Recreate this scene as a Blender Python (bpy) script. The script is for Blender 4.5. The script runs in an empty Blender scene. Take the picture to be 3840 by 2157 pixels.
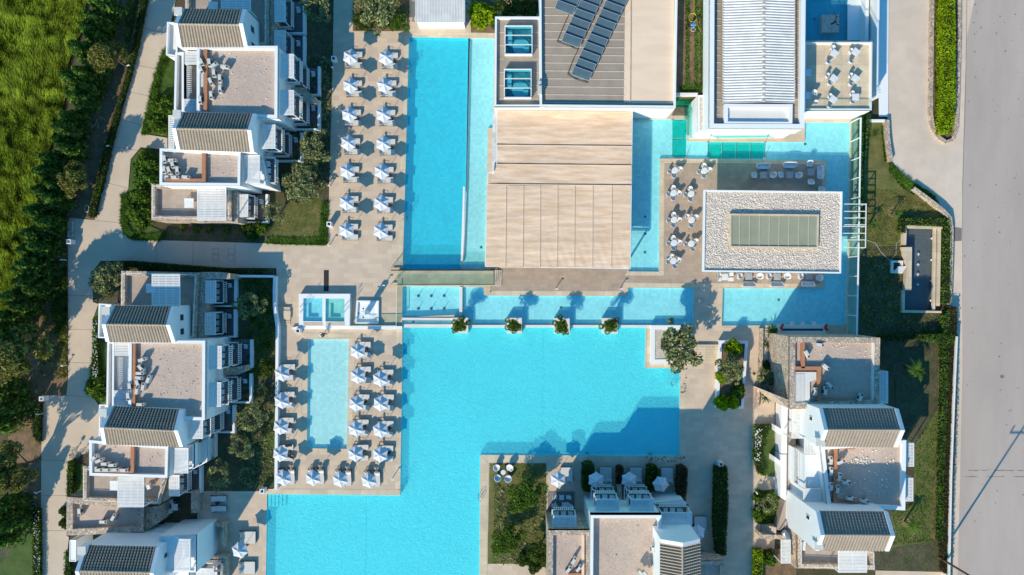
import bpy, bmesh, math, random
from mathutils import Vector, Matrix
from mathutils.geometry import delaunay_2d_cdt
R = math.radians; PI = math.pi
random.seed(11)
scn = bpy.context.scene
C = scn.collection
# ------------------------------------------------------------------ plan coordinates
H = 90.0; SC = 1/30.0; CX, CY = 1920.0, 1078.5
TILES = dict(a=(0,0,2.01), b=(900,0,2.01), c=(1840,0,2.01), d=(2840,0,2.01), e=(0,700,2.01), f=(900,700,2.01),
             g=(1840,700,2.01), h=(2840,700,2.01), i=(0,1437,2.01), j=(900,1437,2.01), k=(1840,1437,2.01), l=(2840,1437,2.01),
             m=(600,150,3.365), n=(540,520,3.365), o=(340,980,2.782), p=(240,1480,2.1375), q=(2000,1700,3.166),
             r=(2780,1220,3.014), s=(2780,1680,3.033), t=(2400,380,2.010), u=(620,0,4.6), v=(1270,150,6.89),
             w=(1080,1060,3.033), x=(2640,1200,2.272), y=(2760,1540,1.326), N=(0,0,1.0))
def P(t, x, y, z=0.0):
    ox, oy, s = TILES[t]; px = ox+x/s; py = oy+y/s; f = SC*(H-z)/H
    return Vector(((px-CX)*f, -(py-CY)*f, z))
def PL(t, pts, z=0.0): return [P(t, x, y, z) for x, y in pts]
def XY(pts): return [(p[0], p[1]) for p in pts]
# ------------------------------------------------------------------ mesh builder
class MB:
    def __init__(s): s.v = []; s.f = []
    def add(s, vs, fs):
        n = len(s.v); s.v += [tuple(q) for q in vs]; s.f += [tuple(i+n for i in f) for f in fs]; return s
    def quad(s, *pts): return s.add(pts, [tuple(range(len(pts)))])
    def box(s, x0, y0, z0, x1, y1, z1):
        if x0 > x1: x0, x1 = x1, x0
        if y0 > y1: y0, y1 = y1, y0
        return s.prism([(x0,y0),(x1,y0),(x1,y1),(x0,y1)], z0, z1)
    def prism(s, poly, z0, z1, cap=True, base=True):
        poly = XY(poly); n = len(poly)
        vs = [(x,y,z0) for x,y in poly]+[(x,y,z1) for x,y in poly]
        fs = [(i,(i+1)%n,n+(i+1)%n,n+i) for i in range(n)]
        if cap: fs.append(tuple(range(n,2*n)))
        if base: fs.append(tuple(reversed(range(n))))
        return s.add(vs, fs)
    def obox(s, cx, cy, z0, z1, l, w, a=0.0):
        ca, sa = math.cos(a), math.sin(a)
        return s.prism([(cx+ca*dx-sa*dy, cy+sa*dx+ca*dy) for dx,dy in ((-l/2,-w/2),(l/2,-w/2),(l/2,w/2),(-l/2,w/2))], z0, z1)
    def hexa(s, a, b):   # two quads (4 pts each) joined
        return s.add(list(a)+list(b), [(3,2,1,0),(4,5,6,7),(0,1,5,4),(1,2,6,5),(2,3,7,6),(3,0,4,7)])
    def bar(s, p, q, w, h=None):
        h = w if h is None else h
        p = Vector(p); q = Vector(q); d = (q-p)
        if d.length < 1e-6: return s
        d.normalize(); up = Vector((0,0,1)) if abs(d.z) < .95 else Vector((0,1,0))
        r = d.cross(up).normalized(); u = r.cross(d).normalized(); r *= w/2; u *= h/2
        return s.hexa([p-r-u,p+r-u,p+r+u,p-r+u],[q-r-u,q+r-u,q+r+u,q-r+u])
    def tube(s, p, q, r0, r1=None, n=7):
        r1 = r0 if r1 is None else r1
        p = Vector(p); q = Vector(q); d = (q-p)
        if d.length < 1e-6: return s
        d.normalize(); up = Vector((0,0,1)) if abs(d.z) < .95 else Vector((0,1,0))
        a = d.cross(up).normalized(); b = a.cross(d).normalized()
        vs = [p+(a*math.cos(2*PI*i/n)+b*math.sin(2*PI*i/n))*r0 for i in range(n)]+[q+(a*math.cos(2*PI*i/n)+b*math.sin(2*PI*i/n))*r1 for i in range(n)]
        fs = [(i,(i+1)%n,n+(i+1)%n,n+i) for i in range(n)]+[tuple(range(n,2*n)),tuple(reversed(range(n)))]
        return s.add(vs, fs)
    def path(s, pts, r, n=5):
        for a, b in zip(pts, pts[1:]): s.tube(a, b, r, r, n)
        return s
    def lathe(s, x, y, prof, n=16, sx=1, sy=1):
        k = len(prof); vs = []
        for r, z in prof:
            for i in range(n): vs.append((x+sx*r*math.cos(2*PI*i/n), y+sy*r*math.sin(2*PI*i/n), z))
        fs = [(j*n+i, j*n+(i+1)%n, (j+1)*n+(i+1)%n, (j+1)*n+i) for j in range(k-1) for i in range(n)]
        if prof[0][0] > .001: fs.append(tuple(reversed(range(n))))
        if prof[-1][0] > .001: fs.append(tuple(range((k-1)*n, k*n)))
        return s.add(vs, fs)
    def ring(s, poly, t, z0, z1):
        poly = ccw(XY(poly)); inn = inset(poly, t); n = len(poly)
        for i in range(n):
            j = (i+1)%n
            a, b, c, d = poly[i], poly[j], inn[j], inn[i]
            s.add([(*a,z0),(*b,z0),(*c,z0),(*d,z0),(*a,z1),(*b,z1),(*c,z1),(*d,z1)], [(0,1,5,4),(2,3,7,6),(4,5,6,7),(3,2,1,0)])
        return s
def area(poly): return .5*sum(poly[i][0]*poly[(i+1)%len(poly)][1]-poly[(i+1)%len(poly)][0]*poly[i][1] for i in range(len(poly)))
def ccw(poly): return list(poly) if area(poly) > 0 else list(reversed(poly))
def inset(poly, d):
    n = len(poly); out = []
    for i in range(n):
        p0 = Vector(poly[i-1]); p1 = Vector(poly[i]); p2 = Vector(poly[(i+1)%n])
        d1 = (p1-p0).normalized(); d2 = (p2-p1).normalized()
        n1 = Vector((-d1.y, d1.x)); n2 = Vector((-d2.y, d2.x))
        k = 1+n1.dot(n2); k = max(k, .3)
        m = (n1+n2)/k; out.append((p1.x+m.x*d, p1.y+m.y*d))
    return out
# ------------------------------------------------------------------ objects
def link(name, mb, mat, fixn=True, smooth=False):
    me = bpy.data.meshes.new(name); me.from_pydata(mb.v, [], mb.f); me.update()
    if fixn and len(mb.f) < 60000:
        bm = bmesh.new(); bm.from_mesh(me); bmesh.ops.recalc_face_normals(bm, faces=bm.faces); bm.to_mesh(me); bm.free()
    if smooth: me.polygons.foreach_set('use_smooth', [True]*len(me.polygons))
    if mat: me.materials.append(mat)
    o = bpy.data.objects.new(name, me); C.objects.link(o); return o
def tag(o, label=None, cat=None, group=None, kind=None):
    if label: o['label'] = label
    if cat: o['category'] = cat
    if group: o['group'] = group
    if kind: o['kind'] = kind
    return o
def root(name, label, cat, loc=(0,0,0), rz=0.0, group=None):
    o = bpy.data.objects.new(name, None); o.empty_display_size = .3; C.objects.link(o)
    o.location = loc; o.rotation_euler = (0,0,rz); return tag(o, label, cat, group)
def part(rt, name, mb, mat, parent=None, smooth=False, fixn=True, kind=None, local=False):
    """mesh given in world coordinates (local=True: in the thing's own); becomes a child of the thing or of one of its parts"""
    if not local:
        l = rt.location; mb.v = [(a-l.x, b-l.y, c-l.z) for a,b,c in mb.v]
    o = link(name, mb, mat, fixn, smooth); o.parent = parent or rt
    if kind: o['kind'] = kind
    return o
def single(name, label, cat, mb, mat, group=None, kind=None, smooth=False, fixn=True, loc=None):
    if loc is not None: mb.v = [(a-loc[0], b-loc[1], c-loc[2]) for a,b,c in mb.v]
    o = link(name, mb, mat, fixn, smooth)
    if loc is not None: o.location = loc
    return tag(o, label, cat, group, kind)
def struct(name, mb, mat, fixn=True): return tag(link(name, mb, mat, fixn), kind='structure')
def copy_tree(o, parent=None):
    c = o.copy(); C.objects.link(c); c.parent = parent
    for ch in list(o.children): copy_tree(ch, c)
    return c
class Kind:
    """builds the first of a kind at the origin, then hands out it and copies of it"""
    def __init__(s, o): s.o = o; s.used = False
    def put(s, loc, rz=0.0, label=None, group=None, scale=None):
        o = s.o if not s.used else copy_tree(s.o)
        s.used = True
        o.location = loc; o.rotation_euler = (0,0,rz)
        o.scale = (1,1,1) if scale is None else (scale if hasattr(scale,'__len__') else (scale,)*3)
        if label: o['label'] = label
        if group: o['group'] = group
        return o
def sheet(name, outer, holes, z, mat, kind='structure', zf=None):
    pts = []; edges = []
    def loop(pl):
        n0 = len(pts); pl = XY(pl); pts.extend(Vector(q) for q in pl); k = len(pl)
        edges.extend((n0+i, n0+(i+1)%k) for i in range(k))
    loop(outer)
    for h_ in holes: loop(h_)
    vs, es, fs, _, _, _ = delaunay_2d_cdt(pts, edges, [], 0, 1e-5)
    O = XY(outer); HS = [XY(h_) for h_ in holes]; keep = []
    for f in fs:
        c = (sum(vs[i].x for i in f)/len(f), sum(vs[i].y for i in f)/len(f))
        if inside(c, O) and not any(inside(c, h_) for h_ in HS): keep.append(tuple(f))
    me = bpy.data.meshes.new(name); me.from_pydata([(q.x,q.y,zf(q.x,q.y) if zf else z) for q in vs], [], keep)
    bm = bmesh.new(); bm.from_mesh(me)
    for f in bm.faces:
        if f.normal.z < 0: f.normal_flip()
    loose = [q for q in bm.verts if not q.link_faces]
    bmesh.ops.delete(bm, geom=loose, context='VERTS')
    bm.to_mesh(me); bm.free()
    me.materials.append(mat); o = bpy.data.objects.new(name, me); C.objects.link(o)
    if kind: o['kind'] = kind
    return o
def inside(c, poly):
    x, y = c; r = False; n = len(poly)
    for i in range(n):
        x1, y1 = poly[i]; x2, y2 = poly[(i+1)%n]
        if (y1 > y) != (y2 > y) and x < (x2-x1)*(y-y1)/(y2-y1)+x1: r = not r
    return r
ORD = ['first','second','third','fourth','fifth','sixth','seventh','eighth','ninth','tenth','eleventh','twelfth','thirteenth','fourteenth','fifteenth','sixteenth','seventeenth','eighteenth','nineteenth','twentieth']
# ------------------------------------------------------------------ materials
def nt(name):
    m = bpy.data.materials.new(name); m.use_nodes = True; t = m.node_tree; t.nodes.clear()
    out = t.nodes.new('ShaderNodeOutputMaterial'); return m, t, out
def N(t, kind, **kw):
    n = t.nodes.new(kind)
    for k, v_ in kw.items():
        if k in n.inputs: n.inputs[k].default_value = v_
        else: setattr(n, k, v_)
    return n
def col(c): return (c[0], c[1], c[2], 1)
def mixc(t, fac, a, b, mode='MIX'):
    n = t.nodes.new('ShaderNodeMix'); n.data_type = 'RGBA'; n.blend_type = mode
    for sock, val in ((n.inputs[0], fac), (n.inputs[6], a), (n.inputs[7], b)):
        if isinstance(val, bpy.types.NodeSocket): t.links.new(val, sock)
        elif isinstance(val, (int, float)): sock.default_value = val
        else: sock.default_value = col(val)
    return n.outputs[2]
def ramp(t, src, stops):
    n = t.nodes.new('ShaderNodeValToRGB'); t.links.new(src, n.inputs[0]); cr = n.color_ramp
    while len(cr.elements) < len(stops): cr.elements.new(.5)
    for e, (pos, c) in zip(cr.elements, stops): e.position = pos; e.color = col(c) if hasattr(c,'__len__') else (c,c,c,1)
    return n.outputs[0]
def mat(name, base, c2=None, ns=1.5, rough=.8, stain=0.0, ss=.12, brick=None, mortar=None, ms=.015, off=.5, squash=1.0,
        bump=0.0, bs=20.0, voro=None, metal=0.0, spec=.3, rnd=None, speck=None, coord='Object', stretch=None):
    m, t, out = nt(name); L = t.links
    bs_ = N(t, 'ShaderNodeBsdfPrincipled', Roughness=rough, Metallic=metal); bs_.inputs['Specular IOR Level'].default_value = spec
    L.new(bs_.outputs[0], out.inputs[0])
    tc = N(t, 'ShaderNodeTexCoord'); vec = tc.outputs[coord]
    if stretch:
        mp = N(t, 'ShaderNodeMapping'); mp.inputs['Scale'].default_value = stretch; L.new(vec, mp.inputs[0]); nvec = mp.outputs[0]
    else: nvec = vec
    c2 = c2 or tuple(q*.82 for q in base)
    nz = N(t, 'ShaderNodeTexNoise', Scale=ns, Detail=5.0, Roughness=.6); L.new(nvec, nz.inputs['Vector'])
    f = ramp(t, nz.outputs[0], [(.35,0),(.65,1)])
    c = mixc(t, f, base, c2)
    h_ = None
    if voro:
        vs_, edge, jc = voro
        vz = N(t, 'ShaderNodeTexVoronoi', Scale=vs_); vz.feature = 'F1'; L.new(vec, vz.inputs['Vector'])
        tint = ramp(t, vz.outputs['Color'], [(0,(.62,.6,.58)),(.5,(1,.97,.93)),(1,(1.25,1.15,1.05))])
        c = mixc(t, 1.0, c, tint, 'MULTIPLY')
        ve = N(t, 'ShaderNodeTexVoronoi', Scale=vs_); ve.feature = 'DISTANCE_TO_EDGE'; L.new(vec, ve.inputs['Vector'])
        e = ramp(t, ve.outputs['Distance'], [(edge*.4,1),(edge,0)])
        c = mixc(t, e, c, jc); h_ = ramp(t, ve.outputs['Distance'], [(0,0),(edge*1.6,1)])
    if brick:
        br = N(t, 'ShaderNodeTexBrick', Scale=1.0); br.offset = off; br.squash = squash
        br.inputs['Brick Width'].default_value = brick[0]; br.inputs['Row Height'].default_value = brick[1]
        br.inputs['Mortar Size'].default_value = ms; br.inputs['Mortar Smooth'].default_value = .3; br.inputs['Bias'].default_value = 0
        br.inputs['Color1'].default_value = (1,1,1,1); br.inputs['Color2'].default_value = (.84,.84,.85,1)
        mo = mortar or (.6,.6,.6); br.inputs['Mortar'].default_value = col(mo); L.new(vec, br.inputs['Vector'])
        c = mixc(t, 1.0, c, br.outputs['Color'], 'MULTIPLY')
    if speck:
        sp, amt = speck
        n3 = N(t, 'ShaderNodeTexNoise', Scale=sp, Detail=3.0, Roughness=.7); L.new(vec, n3.inputs['Vector'])
        q = ramp(t, n3.outputs[0], [(.35,1-amt),(.5,1.0),(.68,1+amt)]); c = mixc(t, 1.0, c, q, 'MULTIPLY')
    if stain:
        n2 = N(t, 'ShaderNodeTexNoise', Scale=ss, Detail=6.0, Roughness=.65); L.new(nvec, n2.inputs['Vector'])
        q = ramp(t, n2.outputs[0], [(.3,1-stain),(.6,1.0),(.8,1+stain*.4)]); c = mixc(t, 1.0, c, q, 'MULTIPLY')
    if rnd:
        gi = N(t, 'ShaderNodeNewGeometry'); q = ramp(t, gi.outputs['Random Per Island'], [(i/(len(rnd)-1), cc) for i, cc in enumerate(rnd)])
        c = mixc(t, 1.0, c, q, 'MULTIPLY')
    L.new(c, bs_.inputs['Base Color'])
    if bump or h_ is not None:
        bp = N(t, 'ShaderNodeBump', Strength=bump or .5, Distance=.05)
        if h_ is not None: L.new(h_, bp.inputs['Height'])
        else:
            nb = N(t, 'ShaderNodeTexNoise', Scale=bs, Detail=4.0); L.new(nvec, nb.inputs['Vector']); L.new(nb.outputs[0], bp.inputs['Height'])
        L.new(bp.outputs[0], bs_.inputs['Normal'])
    return m
def leafmat(name, dark, light, trans=.25, ns=.9):
    m, t, out = nt(name); L = t.links
    gi = N(t, 'ShaderNodeNewGeometry'); tc = N(t, 'ShaderNodeTexCoord')
    nz = N(t, 'ShaderNodeTexNoise', Scale=ns, Detail=3.0); L.new(tc.outputs['Object'], nz.inputs['Vector'])
    mid = tuple((a+b)/2 for a, b in zip(dark, light))
    c = ramp(t, gi.outputs['Random Per Island'], [(0,dark),(.55,mid),(1,light)])
    q = ramp(t, nz.outputs[0], [(.3,.55),(.5,1.0),(.7,1.45)]); c = mixc(t, 1.0, c, q, 'MULTIPLY')
    d = N(t, 'ShaderNodeBsdfDiffuse'); tr = N(t, 'ShaderNodeBsdfTranslucent'); mx = N(t, 'ShaderNodeMixShader', Fac=trans)
    L.new(c, d.inputs[0]); L.new(c, tr.inputs[0]); L.new(d.outputs[0], mx.inputs[1]); L.new(tr.outputs[0], mx.inputs[2]); L.new(mx.outputs[0], out.inputs[0])
    return m
def glass(name, tint, gloss=.06, rough=.02):
    m, t, out = nt(name); L = t.links
    tr = N(t, 'ShaderNodeBsdfTransparent'); tr.inputs[0].default_value = col(tint)
    gl = N(t, 'ShaderNodeBsdfGlossy', Roughness=rough); gl.inputs[0].default_value = (.9,.95,1,1)
    mx = N(t, 'ShaderNodeMixShader', Fac=gloss); L.new(tr.outputs[0], mx.inputs[1]); L.new(gl.outputs[0], mx.inputs[2]); L.new(mx.outputs[0], out.inputs[0]); return m
def watermat(name, tint, scat, amt, bscale, bstr, ripple=None):
    m, t, out = nt(name); L = t.links
    tc = N(t, 'ShaderNodeTexCoord')
    dz = N(t, 'ShaderNodeTexNoise', Scale=.35, Detail=2.0); L.new(tc.outputs['Object'], dz.inputs['Vector'])
    wv = mixc(t, .16, tc.outputs['Object'], dz.outputs['Color'])
    n1 = N(t, 'ShaderNodeTexNoise', Scale=bscale, Detail=3.0, Distortion=1.2); L.new(wv, n1.inputs['Vector'])
    hsrc = n1.outputs[0]
    if ripple:
        mp = N(t, 'ShaderNodeMapping'); mp.inputs['Location'].default_value = (-ripple[0], -ripple[1], 0); L.new(tc.outputs['Object'], mp.inputs[0])
        dn = N(t, 'ShaderNodeTexNoise', Scale=1.1, Detail=2.0); L.new(tc.outputs['Object'], dn.inputs['Vector'])
        w = N(t, 'ShaderNodeTexWave', Scale=ripple[2], Distortion=4.0); w.wave_type = 'RINGS'; w.rings_direction = 'SPHERICAL'; w.inputs['Detail'].default_value = 1.5; w.inputs['Detail Scale'].default_value = 1.5
        L.new(mp.outputs[0], w.inputs['Vector'])
        ln = N(t, 'ShaderNodeVectorMath', operation='LENGTH'); L.new(mp.outputs[0], ln.inputs[0])
        fall = ramp(t, ln.outputs['Value'], [(0,1),(1,0)])
        mr = N(t, 'ShaderNodeMapRange'); L.new(ln.outputs['Value'], mr.inputs[0]); mr.inputs[1].default_value = 1.0; mr.inputs[2].default_value = ripple[3]; mr.inputs[3].default_value = .33; mr.inputs[4].default_value = 0
        hsrc = mixc(t, mr.outputs[0], n1.outputs[0], w.outputs[0])
    bp = N(t, 'ShaderNodeBump', Strength=bstr, Distance=.12); L.new(hsrc, bp.inputs['Height'])
    tr = N(t, 'ShaderNodeBsdfTransparent'); tr.inputs[0].default_value = col(tint)
    df = N(t, 'ShaderNodeBsdfDiffuse'); df.inputs[0].default_value = col(scat); L.new(bp.outputs[0], df.inputs['Normal'])
    gl = N(t, 'ShaderNodeBsdfGlossy', Roughness=.15)
    m1 = N(t, 'ShaderNodeMixShader', Fac=amt); L.new(tr.outputs[0], m1.inputs[1]); L.new(df.outputs[0], m1.inputs[2])
    m2 = N(t, 'ShaderNodeMixShader', Fac=.03); L.new(m1.outputs[0], m2.inputs[1]); L.new(gl.outputs[0], m2.inputs[2]); L.new(m2.outputs[0], out.inputs[0]); return m
M = {}
M['ground'] = mat('soil_and_dry_grass', (.07,.075,.025), (.12,.085,.05), ns=.5, stain=.3, speck=(9,.3), bump=.6, bs=6)
M['field'] = mat('field_soil', (.12,.16,.012), (.20,.22,.02), ns=.35, speck=(5,.35), bump=.6, bs=5)
M['soil'] = mat('bare_soil', (.26,.16,.09), (.15,.10,.055), ns=1.2, speck=(12,.35), bump=.8, bs=8)
M['lawn'] = mat('lawn', (.05,.11,.015), (.10,.14,.03), ns=.7, speck=(11,.4), stain=.25, ss=.3, bump=.8, bs=14)
M['drylawn'] = mat('dry_lawn', (.22,.19,.07), (.10,.13,.025), ns=.6, speck=(11,.4), stain=.25, ss=.35, bump=.8, bs=14)
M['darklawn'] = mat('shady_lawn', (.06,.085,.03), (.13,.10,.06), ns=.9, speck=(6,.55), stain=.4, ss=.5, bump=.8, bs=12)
M['concrete'] = mat('path_concrete', (.69,.555,.42), (.62,.50,.385), ns=1.2, stain=.14, ss=.3, speck=(18,.05), bump=.15, bs=30)
M['paver'] = mat('terrace_paving', (.76,.585,.43), (.68,.53,.39), ns=.8, stain=.12, ss=.2, brick=(1.2,.6), mortar=(.86,.86,.86), ms=.012, speck=(14,.05))
M['coping'] = mat('coping_stone', (.80,.64,.45), (.70,.57,.41), ns=.8, stain=.16, ss=.5, brick=(1.05,1.05), off=0, mortar=(.72,.7,.66), ms=.02)
M['darkpaver'] = mat('dark_terrace_paving', (.53,.40,.30), (.46,.355,.27), ns=.9, stain=.12, ss=.25, brick=(.8,.5), mortar=(.85,.85,.85), ms=.012)
M['asphalt'] = mat('road_asphalt', (.53,.435,.37), (.475,.39,.34), ns=.8, stain=.16, ss=.10, speck=(26,.14), bump=.2, bs=40, stretch=(1,.25,1))
M['drive'] = mat('driveway_concrete', (.75,.60,.47), (.67,.54,.43), ns=.5, stain=.13, ss=.15, speck=(20,.05), bump=.1)
M['white'] = mat('white_render', (.88,.88,.87), (.85,.85,.85), ns=.8, rough=.6, stain=.03, ss=.3)
M['whiteold'] = mat('weathered_white_render', (.84,.80,.74), (.76,.71,.65), ns=.8, rough=.7, stain=.1, ss=.4)
M['stone'] = mat('rubble_stone', (.66,.53,.42), (.52,.43,.35), ns=1.5, voro=(3.0,.07,(.26,.2,.16)), rough=.9)
M['gravel'] = mat('roof_gravel', (.63,.48,.385), (.54,.42,.345), ns=3.0, speck=(16,.28), stain=.12, ss=.3, bump=1.0, bs=12)
M['tile'] = mat('roof_tile', (.50,.39,.29), (.41,.335,.25), ns=2.5, rough=.8, speck=(9,.12), stain=.1, ss=.5)
M['tiled'] = mat('grey_roof_tile', (.40,.32,.255), (.34,.28,.225), ns=2.5, rough=.8, speck=(9,.12), stain=.1, ss=.5)
M['gapshade_seam'] = mat('gap_shade_and_seam', (.045,.04,.035), (.03,.028,.025))  # near-black for tile gaps with shade painted in; canopy seam cables use it too
M['deck'] = mat('terrace_floor', (.50,.39,.31), (.45,.36,.29), ns=1.0, brick=(.6,.6), off=0, mortar=(.85,.85,.85), ms=.01)
M['darkfloor'] = mat('dark_balcony_floor', (.24,.22,.21), (.2,.18,.18), ns=1.0)
M['slat'] = mat('white_painted_timber', (.84,.82,.79), (.78,.75,.72), ns=2.0, rough=.5)
M['duct'] = mat('terracotta_duct', (.50,.23,.12), (.42,.19,.10), ns=2.0, rough=.7)
M['acunit'] = mat('off_white_metal', (.68,.66,.60), (.6,.58,.53), ns=2.0, rough=.5)
M['grille'] = mat('dark_grille', (.05,.05,.05), rough=.6)
M['fabric'] = mat('beige_canopy', (.98,.71,.51), (.80,.53,.33), ns=.9, stain=.22, ss=.35, speck=(5,.05), stretch=(.35,2.4,1), bump=.25, bs=3)
M['roofbeige'] = mat('beige_roof_membrane', (.95,.72,.53), (.84,.61,.43), ns=.5, stain=.1, ss=.25, stretch=(.5,2.5,1))
M['roofgrey'] = mat('grey_roof_membrane', (.42,.335,.26), (.37,.30,.235), ns=.8, stain=.12, ss=.3)
M['seam'] = mat('roof_seam', (.70,.57,.45), ns=2)
M['solar'] = mat('solar_collector', (.065,.11,.14), (.09,.14,.17), ns=.8, rough=.25, spec=.5)
M['metal'] = mat('galvanised_metal', (.55,.55,.55), rough=.4, metal=.6)
M['darkmetal'] = mat('dark_metal', (.03,.03,.035), rough=.5)
M['corr'] = mat('corrugated_white', (.80,.77,.72), (.70,.66,.62), ns=.8, rough=.5, stain=.08, ss=.5)
M['rust'] = mat('rust_edge', (.45,.25,.12), (.75,.70,.65), ns=3)
M['cream'] = mat('cream_cushion', (.70,.65,.59), (.65,.61,.56), ns=3)
M['parasol'] = mat('parasol_canvas', (.66,.665,.70), (.62,.625,.66), ns=2, rough=.8, bump=.15, bs=4)
M['plastic'] = mat('white_plastic', (.82,.82,.82), rough=.35)
M['wicker'] = mat('black_wicker', (.04,.035,.035), rough=.6)
M['cushion'] = mat('grey_cushion', (.35,.34,.34), rough=.8)
M['bark'] = mat('bark', (.16,.13,.10), (.08,.065,.05), ns=6, bump=.8, bs=20)
M['deadwood'] = mat('dead_wood', (.42,.34,.26), (.3,.24,.18), ns=5)
M['red'] = mat('red_paint', (.65,.03,.02), rough=.4)
M['grate'] = mat('black_grate', (.05,.05,.05), (.07,.07,.07), brick=(.3,.12), off=0, mortar=(.3,.3,.3), ms=.03)
M['pebble'] = mat('white_pebble', (.88,.78,.69), (.76,.67,.6), ns=6, rnd=[(.7,.68,.65),(.95,.93,.9),(1.08,1.05,1.0)])
M['pebblebed'] = mat('pebble_bed', (.84,.74,.64), (.68,.6,.53), ns=3, voro=(9,.07,(.42,.38,.34)), bump=.5)
M['skylight'] = mat('milky_skylight', (.36,.36,.25), (.30,.31,.22), ns=.4, rough=.25)
M['win'] = mat('window_glass', (.02,.035,.045), rough=.1, spec=.6)
M['tanklight'] = mat('room_below', (.10,.22,.25), (.3,.42,.43), ns=1.2)
M['hedge'] = leafmat('hedge_leaf', (.025,.055,.008), (.11,.17,.035))
M['hedgelight'] = leafmat('bright_hedge_leaf', (.16,.26,.006), (.36,.48,.02), trans=.3)
M['olive'] = leafmat('olive_leaf', (.09,.11,.03), (.40,.42,.20))
M['pine'] = leafmat('pine_leaf', (.09,.10,.02), (.36,.34,.10))
M['cypress'] = leafmat('cypress_leaf', (.04,.09,.015), (.20,.32,.06), trans=.25)
M['bush'] = leafmat('bush_leaf', (.035,.08,.008), (.17,.27,.04))
M['fern'] = leafmat('fern_leaf', (.04,.10,.01), (.16,.28,.05))
M['grassblade'] = leafmat('grass_blade', (.12,.22,.01), (.58,.66,.09), trans=.45, ns=.6)
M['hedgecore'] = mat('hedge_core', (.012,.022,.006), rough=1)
M['brownhedge'] = leafmat('dry_hedge_leaf', (.05,.035,.015), (.16,.11,.05))
M['petal'] = mat('white_petal', (.85,.83,.80), rnd=[(.9,.9,.9),(1,1,1)])
M['glass'] = glass('clear_glass', (.86,.92,.90), .05)
M['greenglass'] = glass('green_tinted_glass', (.70,.80,.66), .05)
M['teal'] = glass('teal_glass', (.20,.82,.74), .05)
M['letter'] = mat('mat_letter', (.12,.10,.085))
M['doormat'] = mat('brown_doormat', (.19,.155,.125), (.16,.13,.105), ns=4)
M['skin'] = mat('skin', (.42,.26,.18), rough=.6)
M['blueshirt'] = mat('blue_shirt', (.03,.30,.75))
M['darkcloth'] = mat('dark_clothes', (.02,.018,.022))
M['whitecloth'] = mat('white_cloth', (.8,.8,.8))
M['jeans'] = mat('dark_trousers', (.04,.05,.09))
M['hair'] = mat('dark_hair', (.02,.015,.012))
M['hose'] = mat('yellow_hose', (.60,.48,.06), rough=.5)
M['bluehose'] = mat('blue_hose', (.03,.35,.45), rough=.5)
M['whitehose'] = mat('pale_hose', (.6,.6,.55), rough=.5)
# ------------------------------------------------------------------ pools
def pts(*a):
    out = []; t = None; i = 0
    while i < len(a):
        if isinstance(a[i], str): t = a[i]; i += 1
        else: out.append(P(t, a[i], a[i+1])); i += 2
    return out
POOLS = []   # every water basin: outline kept as a hole in the ground sheets
def floor_mat(name, c, g=.35, mo=.85):
    return mat(name, c, tuple(q*.95 for q in c), ns=.6, brick=(g,g), off=0, mortar=(mo,mo,mo), ms=.012, stain=.05, ss=.15, rough=.7)
F_MAIN = floor_mat('main_pool_floor', (.17,.91,.95)); F_UP = floor_mat('upper_pool_floor', (.06,.74,.86), mo=.75)
F_SH = floor_mat('shallow_pool_floor', (.55,.88,.87)); F_KID = floor_mat('children_pool_floor', (.70,.88,.84)); F_SIDE = floor_mat('side_pool_floor', (.46,.88,.91))
F_DEEP = floor_mat('deep_channel_floor', (.04,.50,.66), mo=.8); F_COURT = floor_mat('court_pool_floor', (.04,.45,.6)); F_FOUNT = floor_mat('fountain_floor', (.22,.21,.20), g=.5, mo=.7)
F_TUB = floor_mat('tub_floor', (.35,.78,.86)); F_TUB2 = floor_mat('green_tub_floor', (.38,.75,.66))
RC = P('f', 1530, 1350)
W_MAIN = watermat('main_pool_water', (.80,.97,1.0), (.15,.90,.96), .40, 4.2, 1.0, ripple=(RC.x, RC.y, 1.9, 15.0))
W_UP = watermat('upper_pool_water', (.82,.97,1.0), (.10,.72,.85), .22, 3.0, .55)
W_CALM = watermat('calm_water', (.87,.99,1.0), (.25,.88,.95), .14, 2.0, .12)
W_DARK = watermat('dark_water', (.75,.85,.9), (.12,.14,.15), .12, 2.0, .15)
def pool(name, poly, depth, fm, wm, level=-.07, top=0.0, wall=None):
    poly = ccw(XY(poly)); POOLS.append(poly); n = len(poly)
    mb = MB()
    for i in range(n):
        a, b = poly[i], poly[(i+1)%n]; mb.quad((*a,-depth),(*b,-depth),(*b,top),(*a,top))
    mb.quad(*[(x,y,-depth) for x,y in poly]); struct(name+'_basin', mb, fm, fixn=False)
    if wm: struct(name+'_water', MB().quad(*[(x,y,level) for x,y in poly]), wm)
    return poly
upper = pool('upper_pool', pts('b',1275,280,1722,289,1702,1447,'f',1682,560,1664,560,1663,621,1228,621), 1.0, F_UP, W_UP)
shallow = pool('shallow_pool', pts('b',1733,291,1917,292,1906,965,1868,965,1858,1447,'f',1845,621,1666,621,1666,562,1688,562,'b',1708,1447), .32, F_SH, W_CALM)
jets = pool('jet_pool', pts('f',1225,752,1658,755,1654,975,1648,965,1222,985), .55, F_SIDE, W_CALM)
gutter = pool('gutter_channel', pts('f',1222,1006,1606,1008,1606,1036,1222,1036), .35, F_KID, W_CALM)
long_ = pool('long_pool', pts('f',1682,757,1838,758,1838,820,'g',0,822,1036,826,1037,762,1531,765,1522,1041,960,1041,'f',1722,1036,1722,985,1676,980), .36, F_SIDE, W_CALM)
bar = pool('bar_pool', pts('c',1070,900,1478,900,1479,1068,'d',215,1072,358,1072,358,923,698,925,'h',690,0,668,1042,'g',1742,1046,1751,768,'h',505,770,508,650,'d',523,1210,0,1205,'c',1275,1194,'g',1272,0,1267,640,1040,638), .36, F_SIDE, W_CALM)
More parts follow.
